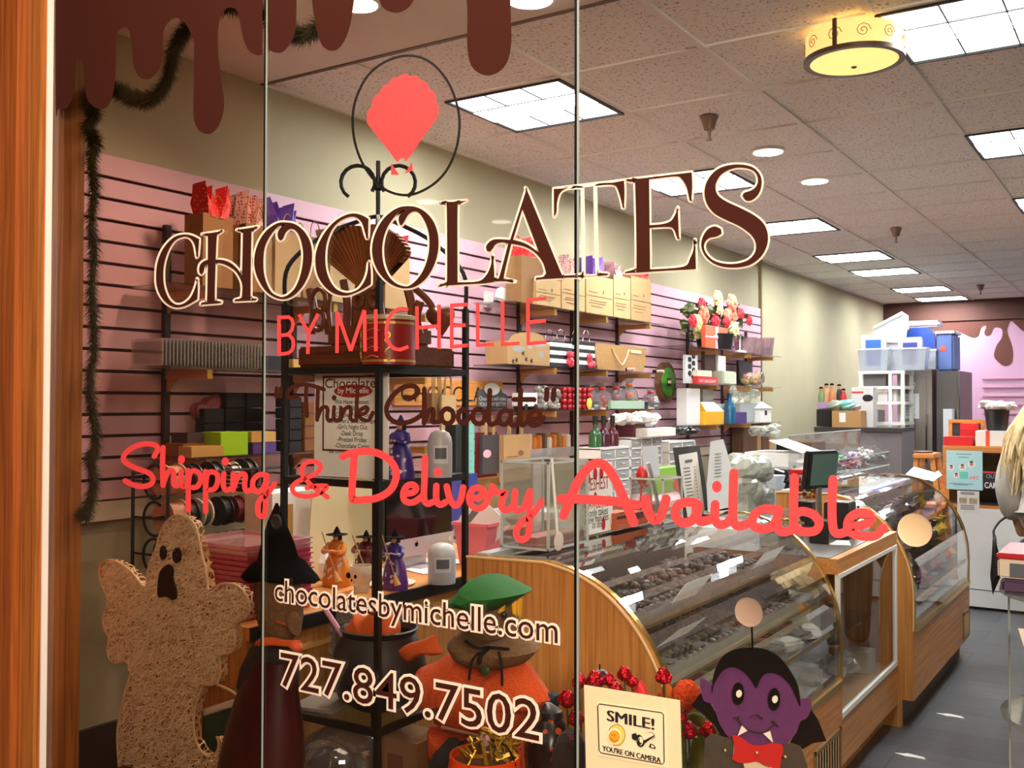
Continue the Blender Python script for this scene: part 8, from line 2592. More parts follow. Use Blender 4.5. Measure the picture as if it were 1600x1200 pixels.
text_on(MB(),'OUT',(a.x + 0.02,YP - 0.001,a.z + 0.075),(1,0,0),(0,0,1),0.07,0.026,0.0).build('words',mat('poster_steel',(150,176,196),0.6),t)
text_on(MB(),'CAMP',(a.x + 0.01,YP - 0.001,a.z + 0.008),(1,0,0),(0,0,1),0.10,0.04,0.02).build('words',WHT,t)
MB().span((a.x,YP - 0.001,b.z - 0.002),(b.x,YP + 0.002,b.z + 0.012)).build('red_strip',mat('poster_red',(200,50,60),0.6),t)
t,a,b = sheet(1496,1530,768,800,YP,mat('notice_grey',(222,218,212),0.6),'photo_notice','white notice with two small photographs taped to the counter front','notice')
for u in (0.08,0.55):
 MB().span((a.x + (b.x - a.x) * u,YP - 0.001,a.z + (b.z - a.z) * 0.4),(a.x + (b.x - a.x) * (u + 0.36),YP,a.z + (b.z - a.z) * 0.68)).build('photograph',mat('photo_tan',(176,160,130),0.6,noise=0.4,nscale=40),t)
g = MB()
for v in (0.9,0.84,0.3,0.22,0.14):
 g.span((a.x + 0.02,YP - 0.001,a.z + (b.z - a.z) * v),(b.x - 0.03,YP,a.z + (b.z - a.z) * v + 0.006))
g.build('printed_lines',mat('grey_print',(110,110,112)),t)
# on its top
ZK = 1.111
RBX = mat('red_gift_card',(200,26,30),0.45)
ybox(1474,1520,682,ZK,7.56,0.18,RBX,'red_box','long flat red box at the left of the back counter top','box')
ybox(1500,1526,672,ZK,7.78,0.14,RBX,'red_box','dark red box standing behind the long red one','box',h=0.10)
a = at(1500,660,Y=7.79)
MB().span((a.x,7.79,ZK + 0.101),(a.x + 0.105,7.91,ZK + 0.15),bev=0.002).single('red_box',mat('bright_red_card',(220,40,40),0.4),'bright red box on top of the dark red box','box')
t = thing('picture_frame','empty oak picture frame standing at the back of the counter top','frame',at(1510,690,Y=8.0))
a,b = at(1482,692,Y=8.0),at(1538,656,Y=8.0)
g = MB()
for s in (((a.x,ZK),(a.x + 0.025,b.z)),((b.x - 0.025,ZK),(b.x,b.z)),((a.x + 0.025,b.z - 0.025),(b.x - 0.025,b.z)),((a.x + 0.025,ZK),(b.x - 0.025,ZK + 0.02))):
 g.span((s[0][0],8.0,s[0][1]),(s[1][0],8.02,s[1][1]))
g.build('moulding',OKF,t)
MB().span((a.x + 0.025,8.012,ZK + 0.02),(b.x - 0.025,8.016,b.z - 0.025)).build('picture',mat('dark_picture',(60,52,60),0.6,noise=0.6,nscale=16),t)
t = thing('white_gift_box','wide white box with an orange band at the right of the counter top','box',at(1557,694,Y=7.56))
a,b = at(1524,690,Y=7.56),at(1590,674,Y=7.56)
MB().span((a.x,7.56,ZK),(b.x,7.80,b.z),bev=0.002).build('box',WHT,t)
MB().span((a.x + 0.065,7.559,ZK),(a.x + 0.09,7.801,b.z + 0.001)).build('orange_band',mat('orange_band',(226,84,50),0.5),t)
zt8 = b.z + 0.002
t = thing('plastic_bucket','black bucket wrapped in clear plastic on the white box','bucket',at(1558,674,Y=7.68))
c = V((at(1558,674,Y=7.68).x,7.68,zt8))
MB().lathe(c,[(0.065,0),(0.08,0.13),(0.085,0.145),(0.08,0.145)],20).build('bucket',mat('bucket_black',(34,32,34),0.3),t,True)
g = MB()
for i in range(16):
 a_ = 2 * PI * i / 16
 g.ball(c + V((0.085 * COS(a_),0.085 * SIN(a_),0.165 + RU(-0.012,0.02))),0.032,(1.2,1.2,0.8),7,5,0.3)
g.ball(c + V((0,0,0.165)),0.08,(1,1,0.4),10,7,0.1)
g.build('plastic_wrap',mat('crumpled_plastic',(212,210,208),0.25,noise=0.3,nscale=24),t)
# ---- wooden step stool
t = thing('step_stool','tall oak A-frame stool behind the farther case','stool',(-1.30,6.9,0))
zt_ = at(1445,708,Y=6.8).z
xa,xb = at(1430,708,Y=6.8).x,at(1463,708,Y=6.8).x
MB().span((xa,6.72,zt_ - 0.03),(xb,6.98,zt_),bev=0.004).build('seat',OKF,t)
for s,x0,x1 in ((0,xa + 0.015,xa - 0.03),(1,xb - 0.015,xb + 0.12)):
 for y in (6.74,6.94):
  MB().poly([(x0 - 0.014,y,zt_ - 0.031),(x0 + 0.014,y,zt_ - 0.031),(x1 + 0.014,y,0),(x1 - 0.014,y,0)],(0,0.022,0)).build('leg',OKF,t)
for z in (0.4,0.75):
 MB().span((xa - 0.01,6.74,z),(xb + 0.05,6.96,z + 0.02)).build('step',OKF,t)
MB().lathe(((xa + xb) / 2 - 0.02,6.84,zt_ + 0.001),[(0.05,0),(0.06,0.006),(0.058,0.01)],18).single('brown_dish',mat('brown_dish',(112,60,44),0.4),'flat brown dish on the oak stool seat','dish',smooth=True)
# ---- back-left work area: dark bench, clutter, drawer shelf, steel refrigerators
t = thing('dark_cabinet','black cabinet against the cream wall beyond the wooden rack','cabinet',(-2.85,9.3,0))
ca,cb = at(1213,690,Y=9.25),at(1268,690,Y=9.25)
MB().span((max(ca.x,-3.12),9.25,0.0),(cb.x,9.7,ca.z)).build('body',BLB,t)
MB().span((ca.x + 0.29,9.247,0.05),(ca.x + 0.30,9.25,ca.z - 0.02)).build('door_gap',mat('gap_grey',(74,72,76),0.4),t)
t = thing('dark_bench','dark bench holding the heap of kitchen supplies near the wall','bench',(-2.5,10.2,0))
ba,bb = at(1272,690,Y=9.9),at(1408,690,Y=9.9)
zq = at(1330,668,Y=9.9).z
MB().span((ba.x,9.9,zq - 0.04),(bb.x,10.5,zq)).build('top',mat('bench_top',(60,54,52),0.4),t)
MB().span((ba.x,9.92,0),(ba.x + 0.42,10.5,zq - 0.041)).build('grey_front',mat('steel_grey',(150,146,142),0.4,metal=0.3),t)
MB().span((ba.x + 0.43,9.92,0),(bb.x,10.5,zq - 0.041)).build('front_panel',mat('bench_front',(120,110,112),0.5),t)
t = thing('carton_box','brown printed carton on the dark bench with a white label','box',at(1322,668,Y=9.91))
a,b = at(1300,668,Y=9.91),at(1345,642,Y=9.91)
MB().span((a.x,9.91,zq + 0.001),(b.x,10.12,b.z)).build('carton',mat('carton_tan',(176,132,82),0.8),t)
MB().span((a.x + 0.07,9.908,zq + 0.05),(a.x + 0.13,9.909,b.z - 0.02)).build('white_label',WHT,t)
zc8 = b.z + 0.002
a,b = at(1270,690,Y=10.0),at(1302,640,Y=10.0)
MB().span((a.x,10.13,zq + 0.001),(b.x,10.4,b.z)).single('black_appliance',BLB,'black boxy appliance behind the brown carton','appliance')
zap = b.z + 0.001
MB().span((a.x,10.15,zap),(b.x + 0.06,10.38,zap + 0.07),bev=0.01).single('purple_tub',mat('lilac_tub',(166,136,184),0.4),'lilac plastic tub with white lid on the black appliance','tub')
zpt = zap + 0.072
for i,(px,col,lb,hh) in enumerate(((1283,(110,140,90),'tall green bottle at the left of the doll heap',0.16),(1290,(206,150,110),'orange-brown doll with black hair in the heap',0.20),(1300,(190,120,70),'second orange doll with black hair in the heap',0.20),(1310,(60,40,44),'dark doll in the heap',0.19),(1318,(196,40,44),'red and white snowman figure in the heap',0.14))):
 x = at(px,610,Y=10.2).x
 t = thing('small_figure',lb,'figure',(x,10.2,zpt),'figures heaped on the lilac tub')
 MB().lathe((x,10.2 + 0.03 * (i % 2),zpt),[(0.028,0),(0.03,hh * 0.4),(0.018,hh * 0.68)],12).build('body',mat('fig_%d' % i,col,0.5),t,True)
 MB().ball((x,10.2 + 0.03 * (i % 2),zpt + hh * 0.8),0.02).build('head',mat('doll_skin',(206,146,100)),t,True)
 MB().ball((x,10.2 + 0.03 * (i % 2),zpt + hh * 0.88),0.021,(1,1,0.7)).build('hair',BLK,t,True)
for px,py,r,col,lb in ((1305,618,0.07,(150,158,140),'grey-green wrapped bundle among the heap'),(1322,622,0.075,(110,170,164),'teal wrapped bundle over the brown carton'),(1335,600,0.05,(150,146,150),'grey wrapped bundle by the printer box')):
 x = at(px,py,Y=10.0).x
 g = MB()
 g.ball((x,10.02,zc8 + r * 0.72),r,(1.2,0.9,0.72),10,8,0.15)
 g.single('wrapped_bundle',mat('bundle_%d' % px,col,0.35,noise=0.3,nscale=20),lb,'bundle')
t = thing('mixer_box','white and red mixer carton with a black handle picture','box',at(1350,645,Y=10.1))
a,b = at(1331,645,Y=10.14),at(1364,605,Y=10.14)
MB().span((a.x,10.14,zq + 0.001),(b.x,10.3,b.z)).build('carton',mat('mixer_white',(206,202,204),0.5),t)
MB().span((a.x,10.138,b.z - 0.06),(a.x + 0.11,10.14,b.z - 0.04)).build('red_print',mat('mixer_red',(196,60,60),0.5),t)
MB().ball((b.x - 0.05,10.137,(zq + b.z) / 2 + 0.09),0.05,(1,0.05,0.7)).build('mixer_picture',BLB,t)
# white resin shelf unit
YS8 = 10.52
t = thing('plastic_shelves','white plastic shelf unit stacked with boxes in the far corner','shelves',(-2.3,YS8,0))
a,b = at(1342,580,Y=YS8),at(1412,580,Y=YS8)
zt9 = a.z
WPL = mat('white_resin',(232,230,226),0.45)
for x in (a.x,a.x + (b.x - a.x) * 0.66,b.x - 0.03):
 MB().span((x,YS8,0),(x + 0.035,YS8 + 0.035,zt9 - 0.03)).build('post',WPL,t)
 MB().span((x,YS8 + 0.4,0),(x + 0.035,YS8 + 0.435,zt9 - 0.03)).build('post',WPL,t)
lv = [zt9 - 0.03,at(1370,608,Y=YS8).z,at(1370,632,Y=YS8).z,at(1370,664,Y=YS8).z,0.5,0.1]
for z in lv:
 MB().span((a.x - 0.01,YS8 - 0.005,z),(b.x + 0.012,YS8 + 0.44,z + 0.03)).build('shelf',WPL,t)
for i,(u0,u1,li,h,col,lb) in enumerate(((0.08,0.58,1,0.15,(96,92,94),'dark grey crate on the top tier of the white plastic shelves'),(0.34,0.55,1,0.0,(0,0,0),''),(0.40,0.62,2,0.09,(226,222,218),'white carton on the second tier of the white plastic shelves'),(0.70,0.82,2,0.12,(220,218,214),'white bottle box at the right of the second tier'),(0.1,0.4,3,0.12,(190,186,180),'pale grey carton on the third tier of the white plastic shelves'))):
 if h == 0:
  continue
 MB().span((a.x + (b.x - a.x) * u0,YS8 + 0.05,lv[li] + 0.031),(a.x + (b.x - a.x) * u1,YS8 + 0.35,lv[li] + 0.031 + h)).single('shelf_carton',mat('shelf_c%d' % i,col,0.5),lb,'box')
FRO = glassy('frosted_plastic',(232,236,240),minrefl=0.07,haze=0.45,hazecol=(222,226,232))
BLU = mat('blue_lid',(54,104,190),0.4)
NVY = mat('navy_lid',(58,70,150),0.4)
def tub(px0,px1,yt,zb,Y,d,label,lid=None,m=None,h=None):
 a,b = at(px0,yt,Y=Y),at(px1,yt,Y=Y)
 z1 = a.z if h is None else zb + h
 t = thing('storage_tub',label,'storage bin',((a.x + b.x) / 2,Y,zb),'stacked plastic storage bins')
 k = 0.06
 w = b.x - a.x
 g = MB().loops([[V((a.x + w * k,Y + d * k,zb)),V((b.x - w * k,Y + d * k,zb)),V((b.x - w * k,Y + d * (1 - k),zb)),V((a.x + w * k,Y + d * (1 - k),zb))],[V((a.x,Y,z1)),V((b.x,Y,z1)),V((b.x,Y + d,z1)),V((a.x,Y + d,z1))]],True,False)
 g.build('tub',m or FRO,t)
 MB().span((a.x - 0.01,Y - 0.01,z1 - 0.008),(b.x + 0.01,Y + 0.012,z1 + 0.008)).span((a.x - 0.01,Y + 0.012,z1 - 0.008),(a.x + 0.012,Y + d,z1 + 0.008)).span((b.x - 0.012,Y + 0.012,z1 - 0.008),(b.x + 0.01,Y + d,z1 + 0.008)).build('rim',mat('rim_white',(226,230,236),0.4),t)
 return t,a,b,z1
ZR = zt9 + 0.001
t,a,b,z1 = tub(1340,1388,546,ZR,YS8 + 0.02,0.20,'clear tub holding an upright blue-lidded box, left of the pile')
t,a,b,z1 = tub(1396,1447,545,ZR,YS8 + 0.02,0.20,'wide clear tub in the middle of the pile')
def stood(px0,px1,yt,zb,Y,m,lidm,label):
 """a lidded box standing on end, lid towards the shop"""
 a,b = at(px0,yt,Y=Y),at(px1,yt,Y=Y)
 t = thing('lidded_box',label,'storage bin',((a.x + b.x) / 2,Y,zb),'stacked plastic storage bins')
 MB().span((a.x,Y + 0.025,zb),(b.x,Y + 0.11,a.z),bev=0.02).build('box',m,t)
 MB().span((a.x - 0.006,Y,zb + 0.002),(b.x + 0.006,Y + 0.024,a.z + 0.004),bev=0.01).build('lid',mat('lid_frost',(206,216,230),0.4),t)
 MB().span((a.x + 0.04,Y - 0.004,zb + 0.05),(b.x - 0.04,Y - 0.0005,a.z - 0.05),bev=0.001).build('lid_centre',lidm,t)
 return t
stood(1346,1383,524,ZR + 0.005,YS8 + 0.07,FRO,BLU,'box standing on end with a bright blue lid, in the left tub')
stood(1404,1440,528,ZR + 0.005,YS8 + 0.07,mat('blue_frost',(160,190,230),0.4),NVY,'box standing on end with a navy lid, in the middle tub')
# back row sits on the steel refrigerators
STEEL = mat('stainless',(150,142,134),0.35,metal=0.6,noise=0.06,nscale=6)
STEELD = mat('stainless_dark',(96,92,90),0.35,metal=0.6)
YR = 11.0
a,b = at(1404,578,Y=YR),at(1456,578,Y=YR)
ZF = a.z
t = thing('steel_refrigerator','tall stainless refrigerator behind the white plastic shelves','refrigerator',(a.x,YR,0))
MB().span((a.x,YR,0),(b.x,YR + 0.75,ZF)).build('body',STEEL,t)
MB().span((a.x + 0.02,YR - 0.012,0.15),(b.x - 0.05,YR - 0.001,ZF - 0.05)).build('door',STEEL,t)
MB().span((b.x - 0.06,YR - 0.03,0.8),(b.x - 0.045,YR - 0.012,1.3)).build('handle',mat('chrome',(190,188,186)),t)
a2,b2 = at(1463,580,Y=YR),at(1500,580,Y=YR)
t = thing('steel_refrigerator','dark stainless refrigerator at the right, beside the pink wall','refrigerator',(a2.x,YR,0))
MB().span((a2.x,YR,0),(b2.x,YR + 0.75,ZF - 0.02)).build('body',STEELD,t)
MB().span((a2.x + 0.02,YR - 0.012,0.15),(b2.x - 0.03,YR - 0.001,ZF - 0.07)).build('door',STEELD,t)
MB().span((b2.x - 0.025,YR - 0.03,0.9),(b2.x - 0.012,YR - 0.0,1.5)).build('handle',mat('chrome',(190,188,186)),t)
t,aa,bb2 = sheet(1407,1436,615,654,YR - 0.016,mat('sheet_white',(222,222,226),0.6),'note_sheet','handwritten white sheet taped to the stainless refrigerator','note')
g = MB()
for i in range(7):
 z = aa.z + (bb2.z - aa.z) * (0.14 + 0.115 * i)
 g.span((aa.x + 0.03,YR - 0.0175,z),(bb2.x - 0.04 - 0.02 * (i % 2),YR - 0.0165,z + 0.005))
g.build('handwriting',mat('grey_print',(110,110,112)),t)
t,aa,bb2 = sheet(1420,1430,597,604,YR - 0.016,WHT,'wall_timer','white timer with a black screen on the stainless refrigerator','timer',0.004)
MB().span((aa.x + 0.012,YR - 0.018,aa.z + 0.012),(bb2.x - 0.012,YR - 0.0165,bb2.z - 0.01)).build('screen',BLB,t)
a,b = at(1364,530,Y=11.1),at(1418,530,Y=11.1)
t = thing('frosted_crate','large frosted white bin tilted on top of the pile','storage bin',(a.x,10.98,ZR),'stacked plastic storage bins')
zc9 = zt9 + 0.001
pts = [V((1363,534)),V((1366,512)),V((1410,489)),V((1417,494)),V((1418,515)),V((1414,536))]
FRW = mat('frosted_white',(214,218,214),0.4)
MB().loops([[at(p.x,p.y,Y=y) for p in pts] for y in (10.76,10.95)]).build('bin',FRW,t)
MB().tube([at(1366,512,Y=10.755),at(1410,489,Y=10.755),at(1417,494,Y=10.755),at(1418,515,Y=10.755)],0.016,6,smooth=False).build('rim',mat('rim_white',(226,230,236)),t)
MB().span((at(1366,540,Y=10.8).x,10.77,zt9 + 0.001),(at(1412,540,Y=10.8).x,10.94,at(1390,537,Y=10.8).z)).build('lower_bin',FRO,t)
t,a,b,z1 = tub(1450,1462,545,ZF + 0.001,YR + 0.02,0.07,'narrow clear tub at the right end of the pile',h=0.20)
a,b = at(1463,522,Y=YR + 0.05),at(1490,522,Y=YR + 0.05)
t = thing('blue_crate','blue lidded crate with an orange-red mark standing on the dark refrigerator','storage bin',(a.x,YR,ZF),'stacked plastic storage bins')
CRB = mat('crate_blue',(86,108,168),0.45)
MB().span((a.x,YR + 0.05,ZF - 0.019),(b.x,YR + 0.45,a.z),bev=0.02).build('crate',CRB,t)
MB().span((a.x - 0.01,YR + 0.04,a.z + 0.001),(b.x + 0.01,YR + 0.46,a.z + 0.03),bev=0.004).build('lid',mat('pale_lid',(216,222,232),0.4),t)
MB().ball(((a.x + b.x) / 2 - 0.02,YR + 0.049,(ZF + a.z) / 2 + 0.03),0.035,(1,0.06,0.8)).build('red_mark',mat('mark_orange',(226,84,60),0.5),t)
a,b = at(1414,530,Y=YR + 0.06),at(1460,512,Y=YR + 0.06)
t = thing('blue_lid_tub','tub with a large royal-blue lid leaning in the middle of the pile','storage bin',(a.x,YR + 0.1,ZF),'stacked plastic storage bins')
MB().span((a.x,YR + 0.13,ZF + 0.001),(b.x,YR + 0.40,b.z - 0.03),bev=0.015).build('tub',FRO,t)
pts = [V((1414,545)),V((1413,530)),V((1417,517)),V((1426,512)),V((1450,512)),V((1458,518)),V((1461,530)),V((1460,545))]
MB().loops([[at(p.x,p.y,Y=y) for p in pts] for y in (YR + 0.10,YR + 0.125)]).build('lid',mat('royal_lid',(40,74,170),0.4),t)
a,b = at(1422,510,Y=YR + 0.3),at(1472,506,Y=YR + 0.3)
MB().span((a.x,YR + 0.14,at(1440,512,Y=YR + 0.2).z + 0.002),(b.x,YR + 0.42,at(1440,506,Y=YR + 0.2).z + 0.03),bev=0.02).single('plastic_cover',mat('pinkish_lid',(236,220,226),0.5),'pinkish-white bin lid lying over the royal-blue lidded tub','lid')
# cooking pans, sheet of papers by the fridge
MB().span((at(1468,700,Y=10.6).x,10.8,0.0),(at(1482,700,Y=10.6).x,10.95,1.35)).single('partition_board',mat('panel_white',(216,216,220),0.4),'narrow white panel standing between the refrigerators','panel')
# ---- customer at the right edge, seen from behind
def skin(name,pts,edges,m,parent,sub=2):
 me = bpy.data.meshes.new(name)
 me.from_pydata([p[0] for p in pts],edges,[])
 o = bpy.data.objects.new(name,me)
 COL.objects.link(o)
 md = o.modifiers.new('skin','SKIN')
 sv = me.skin_vertices[0].data
 for i,p in enumerate(pts):
  sv[i].radius = p[1] if isinstance(p[1],tuple) else (p[1],p[1])
 sv[0].use_root = True
 sd = o.modifiers.new('sub','SUBSURF')
 sd.levels = sub
 sd.render_levels = sub
 dg = bpy.context.evaluated_depsgraph_get()
 dg.update()
 m2 = bpy.data.meshes.new_from_object(o.evaluated_get(dg))
 bpy.data.objects.remove(o)
 bpy.data.meshes.remove(me)
 base = ROOT[parent.name]
 for v in m2.vertices:
  v.co -= base
 m2.polygons.foreach_set('use_smooth',[True] * len(m2.polygons))
 m2.materials.clear()
 m2.materials.append(m)
 o2 = bpy.data.objects.new(name,m2)
 COL.objects.link(o2)
 o2.parent = parent
 ROOT[o2.name] = base
 return o2
PX,PY = -0.44,5.75
t = thing('person','customer with long blonde hair, pale jacket and dark grey trousers, seen from behind','person',(PX,PY,0))
SKN = mat('skin_tone',(222,170,140),0.5,sss=0.1)
p = lambda x,y,z: (PX + x,PY + y,z)
body = [(p(0,0,0.80),(0.14,0.11)),(p(0,0,0.98),(0.12,0.09)),(p(0,0.01,1.15),(0.13,0.09)),(p(0,0,1.24),(0.09,0.07)),(p(0,0.01,1.31),0.048),(p(0,0.03,1.41),0.085),(p(0,0.03,1.48),0.075),
  (p(-0.17,0,1.22),0.055),(p(-0.22,-0.01,0.98),0.045),(p(-0.20,0.10,0.78),0.035),(p(-0.19,0.14,0.71),0.03),
  (p(0.17,0,1.22),0.055),(p(0.22,-0.01,0.98),0.045),(p(0.20,0.10,0.78),0.035),(p(0.19,0.14,0.71),0.03),
  (p(-0.085,0,0.68),0.085),(p(-0.09,0.01,0.40),0.06),(p(-0.09,-0.01,0.10),0.042),(p(-0.09,0.02,0.04),0.04),(p(-0.10,0.13,0.03),0.03),
  (p(0.085,0,0.68),0.085),(p(0.09,0.01,0.40),0.06),(p(0.09,-0.01,0.10),0.042),(p(0.09,0.02,0.04),0.04),(p(0.10,0.13,0.03),0.03)]
edges = [(0,1),(1,2),(2,3),(3,4),(4,5),(5,6),(3,7),(7,8),(8,9),(9,10),(3,11),(11,12),(12,13),(13,14),(0,15),(15,16),(16,17),(17,18),(18,19),(0,20),(20,21),(21,22),(22,23),(23,24)]
skin('body',body,edges,SKN,t)
JK = mat('pale_jacket',(206,200,190),0.85,noise=0.12,nscale=9,bump=0.4)
jk = [(p(0,0,1.02),(0.19,0.15)),(p(0,0,0.86),(0.20,0.16)),(p(0,0,0.70),(0.215,0.17)),(p(0,0,1.16),(0.18,0.13)),(p(0,0,1.25),(0.12,0.09)),(p(-0.18,0,1.21),0.085),(p(-0.245,-0.01,0.98),0.075),(p(-0.225,0.09,0.80),0.058),(p(0.18,0,1.21),0.085),(p(0.245,-0.01,0.98),0.075),(p(0.225,0.09,0.80),0.058)]
skin('jacket',jk,[(0,1),(1,2),(0,3),(3,4),(4,5),(5,6),(6,7),(4,8),(8,9),(9,10)],JK,t)
TR = mat('dark_trousers',(66,64,62),0.85)
tr = [(p(0,0,0.76),(0.165,0.13)),(p(-0.09,0,0.66),0.105),(p(-0.095,0.01,0.40),0.085),(p(-0.095,-0.01,0.07),0.07),(p(0.09,0,0.66),0.105),(p(0.095,0.01,0.40),0.085),(p(0.095,-0.01,0.07),0.07)]
skin('trousers',tr,[(0,1),(1,2),(2,3),(0,4),(4,5),(5,6)],TR,t)
for s in (-1,1):
 MB().ball(p(s * 0.095,0.06,0.045),0.05,(0.9,2.4,0.85)).build('shoe',mat('dark_shoe',(40,36,36),0.5),t,True)
 base = V(p(s * 0.19,0.145,0.69))
 for f in range(4):
  q0 = base + V((s * 0.004,-0.024 + f * 0.017,-0.02))
  MB().tube([q0,q0 + V((0,0.004,-0.035)),q0 + V((-s * 0.012,0.01,-0.062 + 0.004 * abs(f - 1.4)))],[0.009,0.008,0.006],7).build('finger',SKN,t,True)
 MB().tube([base + V((-s * 0.01,0.02,0.005)),base + V((-s * 0.024,0.035,-0.02)),base + V((-s * 0.026,0.038,-0.045))],[0.011,0.009,0.007],7).build('thumb',SKN,t,True)
 MB().ball(p(s * 0.034,0.122,1.43),0.011,(1.2,0.6,0.8)).build('eye',mat('eye_white',(236,232,228),0.3),t,True)
 MB().ball(p(s * 0.092,0.03,1.415),0.026,(0.4,0.7,1.1)).build('ear',SKN,t,True)
MB().tube([p(0,0.12,1.44),p(0,0.135,1.405),p(0,0.12,1.395)],[0.008,0.014,0.012],8).build('nose',SKN,t,True)
MB().tube([p(-0.026,0.112,1.365),p(0,0.122,1.362),p(0.026,0.112,1.365)],[0.005,0.008,0.005],7).build('mouth',mat('lips',(178,90,86),0.5),t,True)
HR = mat('blonde_hair',(236,210,160),0.45,noise=0.18,nscale=40)
MB().ball(p(0,0.015,1.455),0.118,(1.0,1.0,1.02),18,12).build('hair_cap',HR,t,True)
g = MB()
rnd = random.Random(3)
for i in range(260):
 a_ = rnd.uniform(PI * 0.95,PI * 2.05)
 r0 = 0.108
 x0,y0 = r0 * COS(a_),0.015 + r0 * SIN(a_)
 ln = rnd.uniform(0.38,0.58)
 sp = rnd.uniform(1.0,2.5) if x0 < 0 else rnd.uniform(1.0,1.8)
 ph = rnd.uniform(0,6.28)
 pts = []
 for k in range(7):
  u = k / 6
  wv = 0.014 * SIN(u * 9 + ph) * u
  pts.append(p(x0 * (1 + (sp - 1) * min(1,u * 1.6)) + wv,min(y0,0.04) * (1 + 0.55 * min(1,u * 1.8)) - 0.055 * min(1,u * 2) + wv,1.50 - ln * u - 0.02 * (1 - u)))
 g.tube(pts,[0.009,0.010,0.009,0.007,0.003],5)
g.build('hair',HR,t,True)
t = thing('handbag','slim black bag hanging beside the customer','bag',at(1560,930,Y=5.55))
puff(MB(),[(1551,838),(1556,836),(1557,850),(1562,868),(1578,884),(1562,904),(1551,930),(1547,900),(1550,860)],5.58,0.03,False).build('body',mat('bag_black',(24,22,24),0.5),t)
MB().tube([at(1553,838,Y=5.58),at(1553,828,Y=5.60),at(1562,815,Y=5.64),at(1572,808,Y=5.66)],0.006,6).build('strap',mat('bag_black',(24,22,24)),t)
# ---- glass card stand just inside the window on the right
SX,SY,SR = -0.105,2.47,0.205
t = thing('card_stand','round glass-shelved stand of greeting cards at the right edge','stand',(SX,SY,0))
EG = mat('shelf_edge',(176,190,184),0.15,metal=0.3)
for z in (0.30,0.735,1.0):
 s_ = MB().lathe((SX,SY,z - 0.008),[(SR,0),(SR,0.008)],40).build('glass_shelf',SHG,t)
 MB().lathe((SX,SY,z - 0.008),[(SR + 0.001,0),(SR + 0.001,0.008)],40,cap=False).build('shelf_edge',EG,s_)
for a_ in (0.0,PI / 2):
 d_ = V((COS(a_ + 0.3),SIN(a_ + 0.3),0)) * (SR * 0.93)
 q = V((SX,SY,0))
 MB().poly([q - d_ + V((0,0,0.05)),q + d_ + V((0,0,0.05)),q + d_ + V((0,0,0.99)),q - d_ + V((0,0,0.99))]).build('glass_fin',CGL,t)
 for s in (-1,1):
  MB().cyl(q + d_ * s + V((0,0,0.05)),q + d_ * s + V((0,0,0.99)),0.0022,n=6).build('fin_edge',EG,t)
MB().lathe((SX,SY,0),[(0.19,0),(0.19,0.03),(0.05,0.05)],30).build('base',BLB,t,True)
t = thing('candy_tube_tray','red and purple counter tray of candy tubes on the glass stand','tray',(SX - 0.03,SY - 0.10,1.0))
xa,xb,ya,yb_ = SX - 0.19,SX + 0.14,SY - 0.13,SY + 0.06
MB().span((xa,ya,1.001),(xb,yb_,1.035),bev=0.008).build('tray_base',mat('tray_purple',(74,52,84),0.5),t)
MB().span((xa - 0.004,ya - 0.004,1.036),(xb + 0.004,yb_ + 0.004,1.075),bev=0.004).build('tray_band',mat('tray_cream',(206,190,176),0.5),t)
MB().span((xa - 0.006,ya - 0.006,1.076),(xb + 0.006,yb_ + 0.006,1.088),bev=0.003).build('tray_rim',mat('tray_red',(176,34,44),0.4),t)
MB().span((xa + 0.02,ya - 0.006,1.040),(xb - 0.02,ya - 0.0045,1.068)).build('name_plate',mat('plate_slate',(84,88,100),0.5),t)
for i in range(5):
 x = xa + 0.075 + i * 0.055
 tt = thing('candy_tube',('first','second','third','fourth','fifth')[i] + ' capped candy tube in the tray on the glass stand','candy tube',(x,SY - 0.07,1.089),'candy tubes')
 MB().cyl((x,SY - 0.07,1.089),(x,SY - 0.07,1.165),0.021,n=16).build('tube',CLRB,tt,True)
 MB().cyl((x,SY - 0.07,1.090),(x,SY - 0.07,1.125 + 0.01 * (i % 2)),0.019,n=14).build('candies',mat('tube_c%d' % (i % 3),((190,160,70),(206,40,110),(70,120,170))[i % 3],0.5,noise=0.5,nscale=90),tt,True)
 MB().cyl((x,SY - 0.07,1.1655),(x,SY - 0.07,1.182),0.022,n=16).build('cap',mat('tube_blue_cap',(86,150,190),0.4),tt,True)
CRDM = mat('card_ivory',(228,216,198),0.6)
CRW = mat('card_white',(232,228,232),0.6)
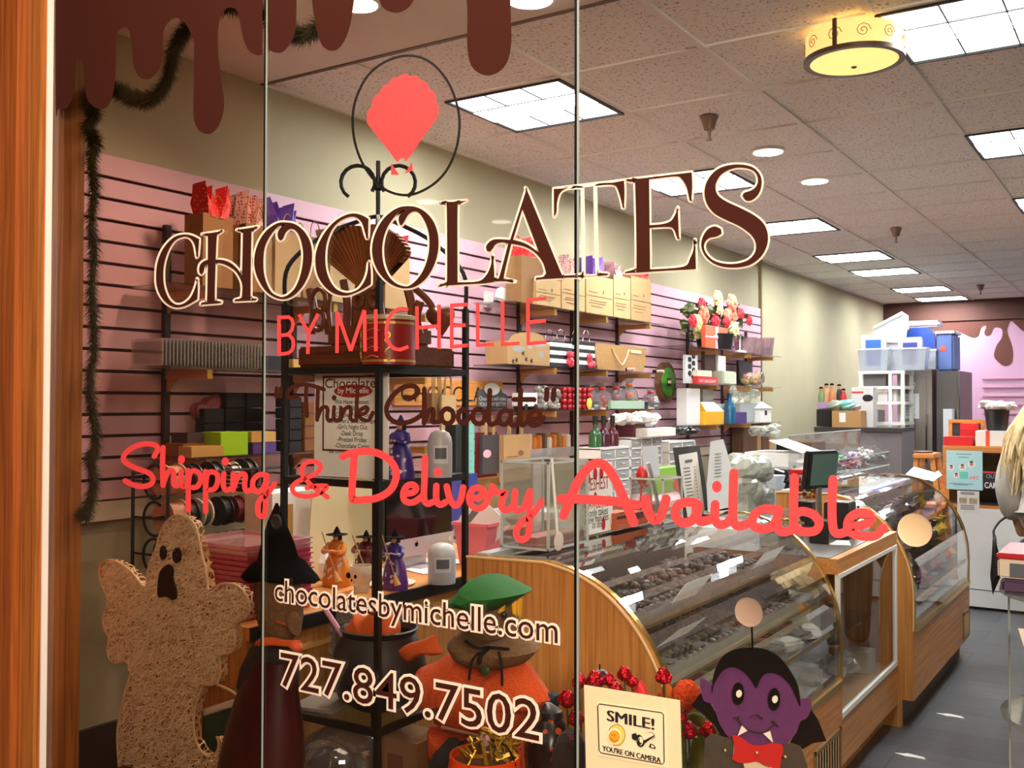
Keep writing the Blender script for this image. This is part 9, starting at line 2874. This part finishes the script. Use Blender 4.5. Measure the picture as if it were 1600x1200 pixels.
for j,z0 in ((0,0.736),(1,0.301)):
 for i in range(7):
  y = SY - 0.16 + i * 0.022
  x0 = SX - 0.125 + i * 0.010
  g = MB()
  g.poly([(x0 + 0.03,y,z0 + 0.0),(x0 + 0.17,y,z0 + 0.0),(x0 + 0.17,y + 0.018,z0 + 0.20 + i * 0.006),(x0 - 0.03,y + 0.018,z0 + 0.20 + i * 0.004)],(0,0.003,0))
  nm_ = ('front','second','third','fourth','fifth','sixth','rear')[i]
  if i == 0:
   tt = thing('greeting_card','front greeting card on the %s glass shelf of the stand' % ('middle','lower')[j],'card',(x0,y,z0),'greeting cards')
   g.build('card',CRDM,tt)
   if j == 0:
    text_on(MB(),'HAPPY',(x0 - 0.01,y + 0.010,z0 + 0.165),(1,0,0),(0,0.09,1),0.07,0.016,0.0).build('words',INK,tt)
    text_on(MB(),'BIRTHDAY',(x0 - 0.008,y + 0.008,z0 + 0.138),(1,0,0),(0,0.09,1),0.11,0.016,0.0).build('words',INK,tt)
    MB().tube([(x0 + 0.05 + 0.025 * COS(k * 0.6),y + 0.003,z0 + 0.075 + 0.03 * SIN(k * 0.6)) for k in range(11)],0.0012,4).build('drawing',mat('card_brown',(150,110,90),0.6),tt)
  else:
   g.single('greeting_card',CRW if i % 2 else CRDM,'%s greeting card on the %s glass shelf of the stand' % (nm_,('middle','lower')[j]),'card','greeting cards')
MB().box((SX - 0.02,SY + 0.02,0.736 + 0.08),(0.10,0.006,0.16),rz=0.2).single('red_card',RBX,'red card standing at the back of the glass stand\'s middle shelf','card')
# pale floor reflections, painted in as thin white patches
for n,(px,py) in enumerate(((1486,1118),(1424,1181))):
 c = at(px,py,Z=0.004)
 g = MB()
 g.loops([[c + V((0.05 * COS(k * PI / 5) * (1 + 0.4 * SIN(3 * k)),0.018 * SIN(k * PI / 5) * (1 + 0.3 * COS(2 * k)),z)) for k in range(10)] for z in (-0.003,0.001)])
 g.single('paper_scrap',WHT,('white patch painted as a reflection on the grey floor beside the oak case end','white patch painted as a reflection on the grey floor nearest the window')[n],'scrap')
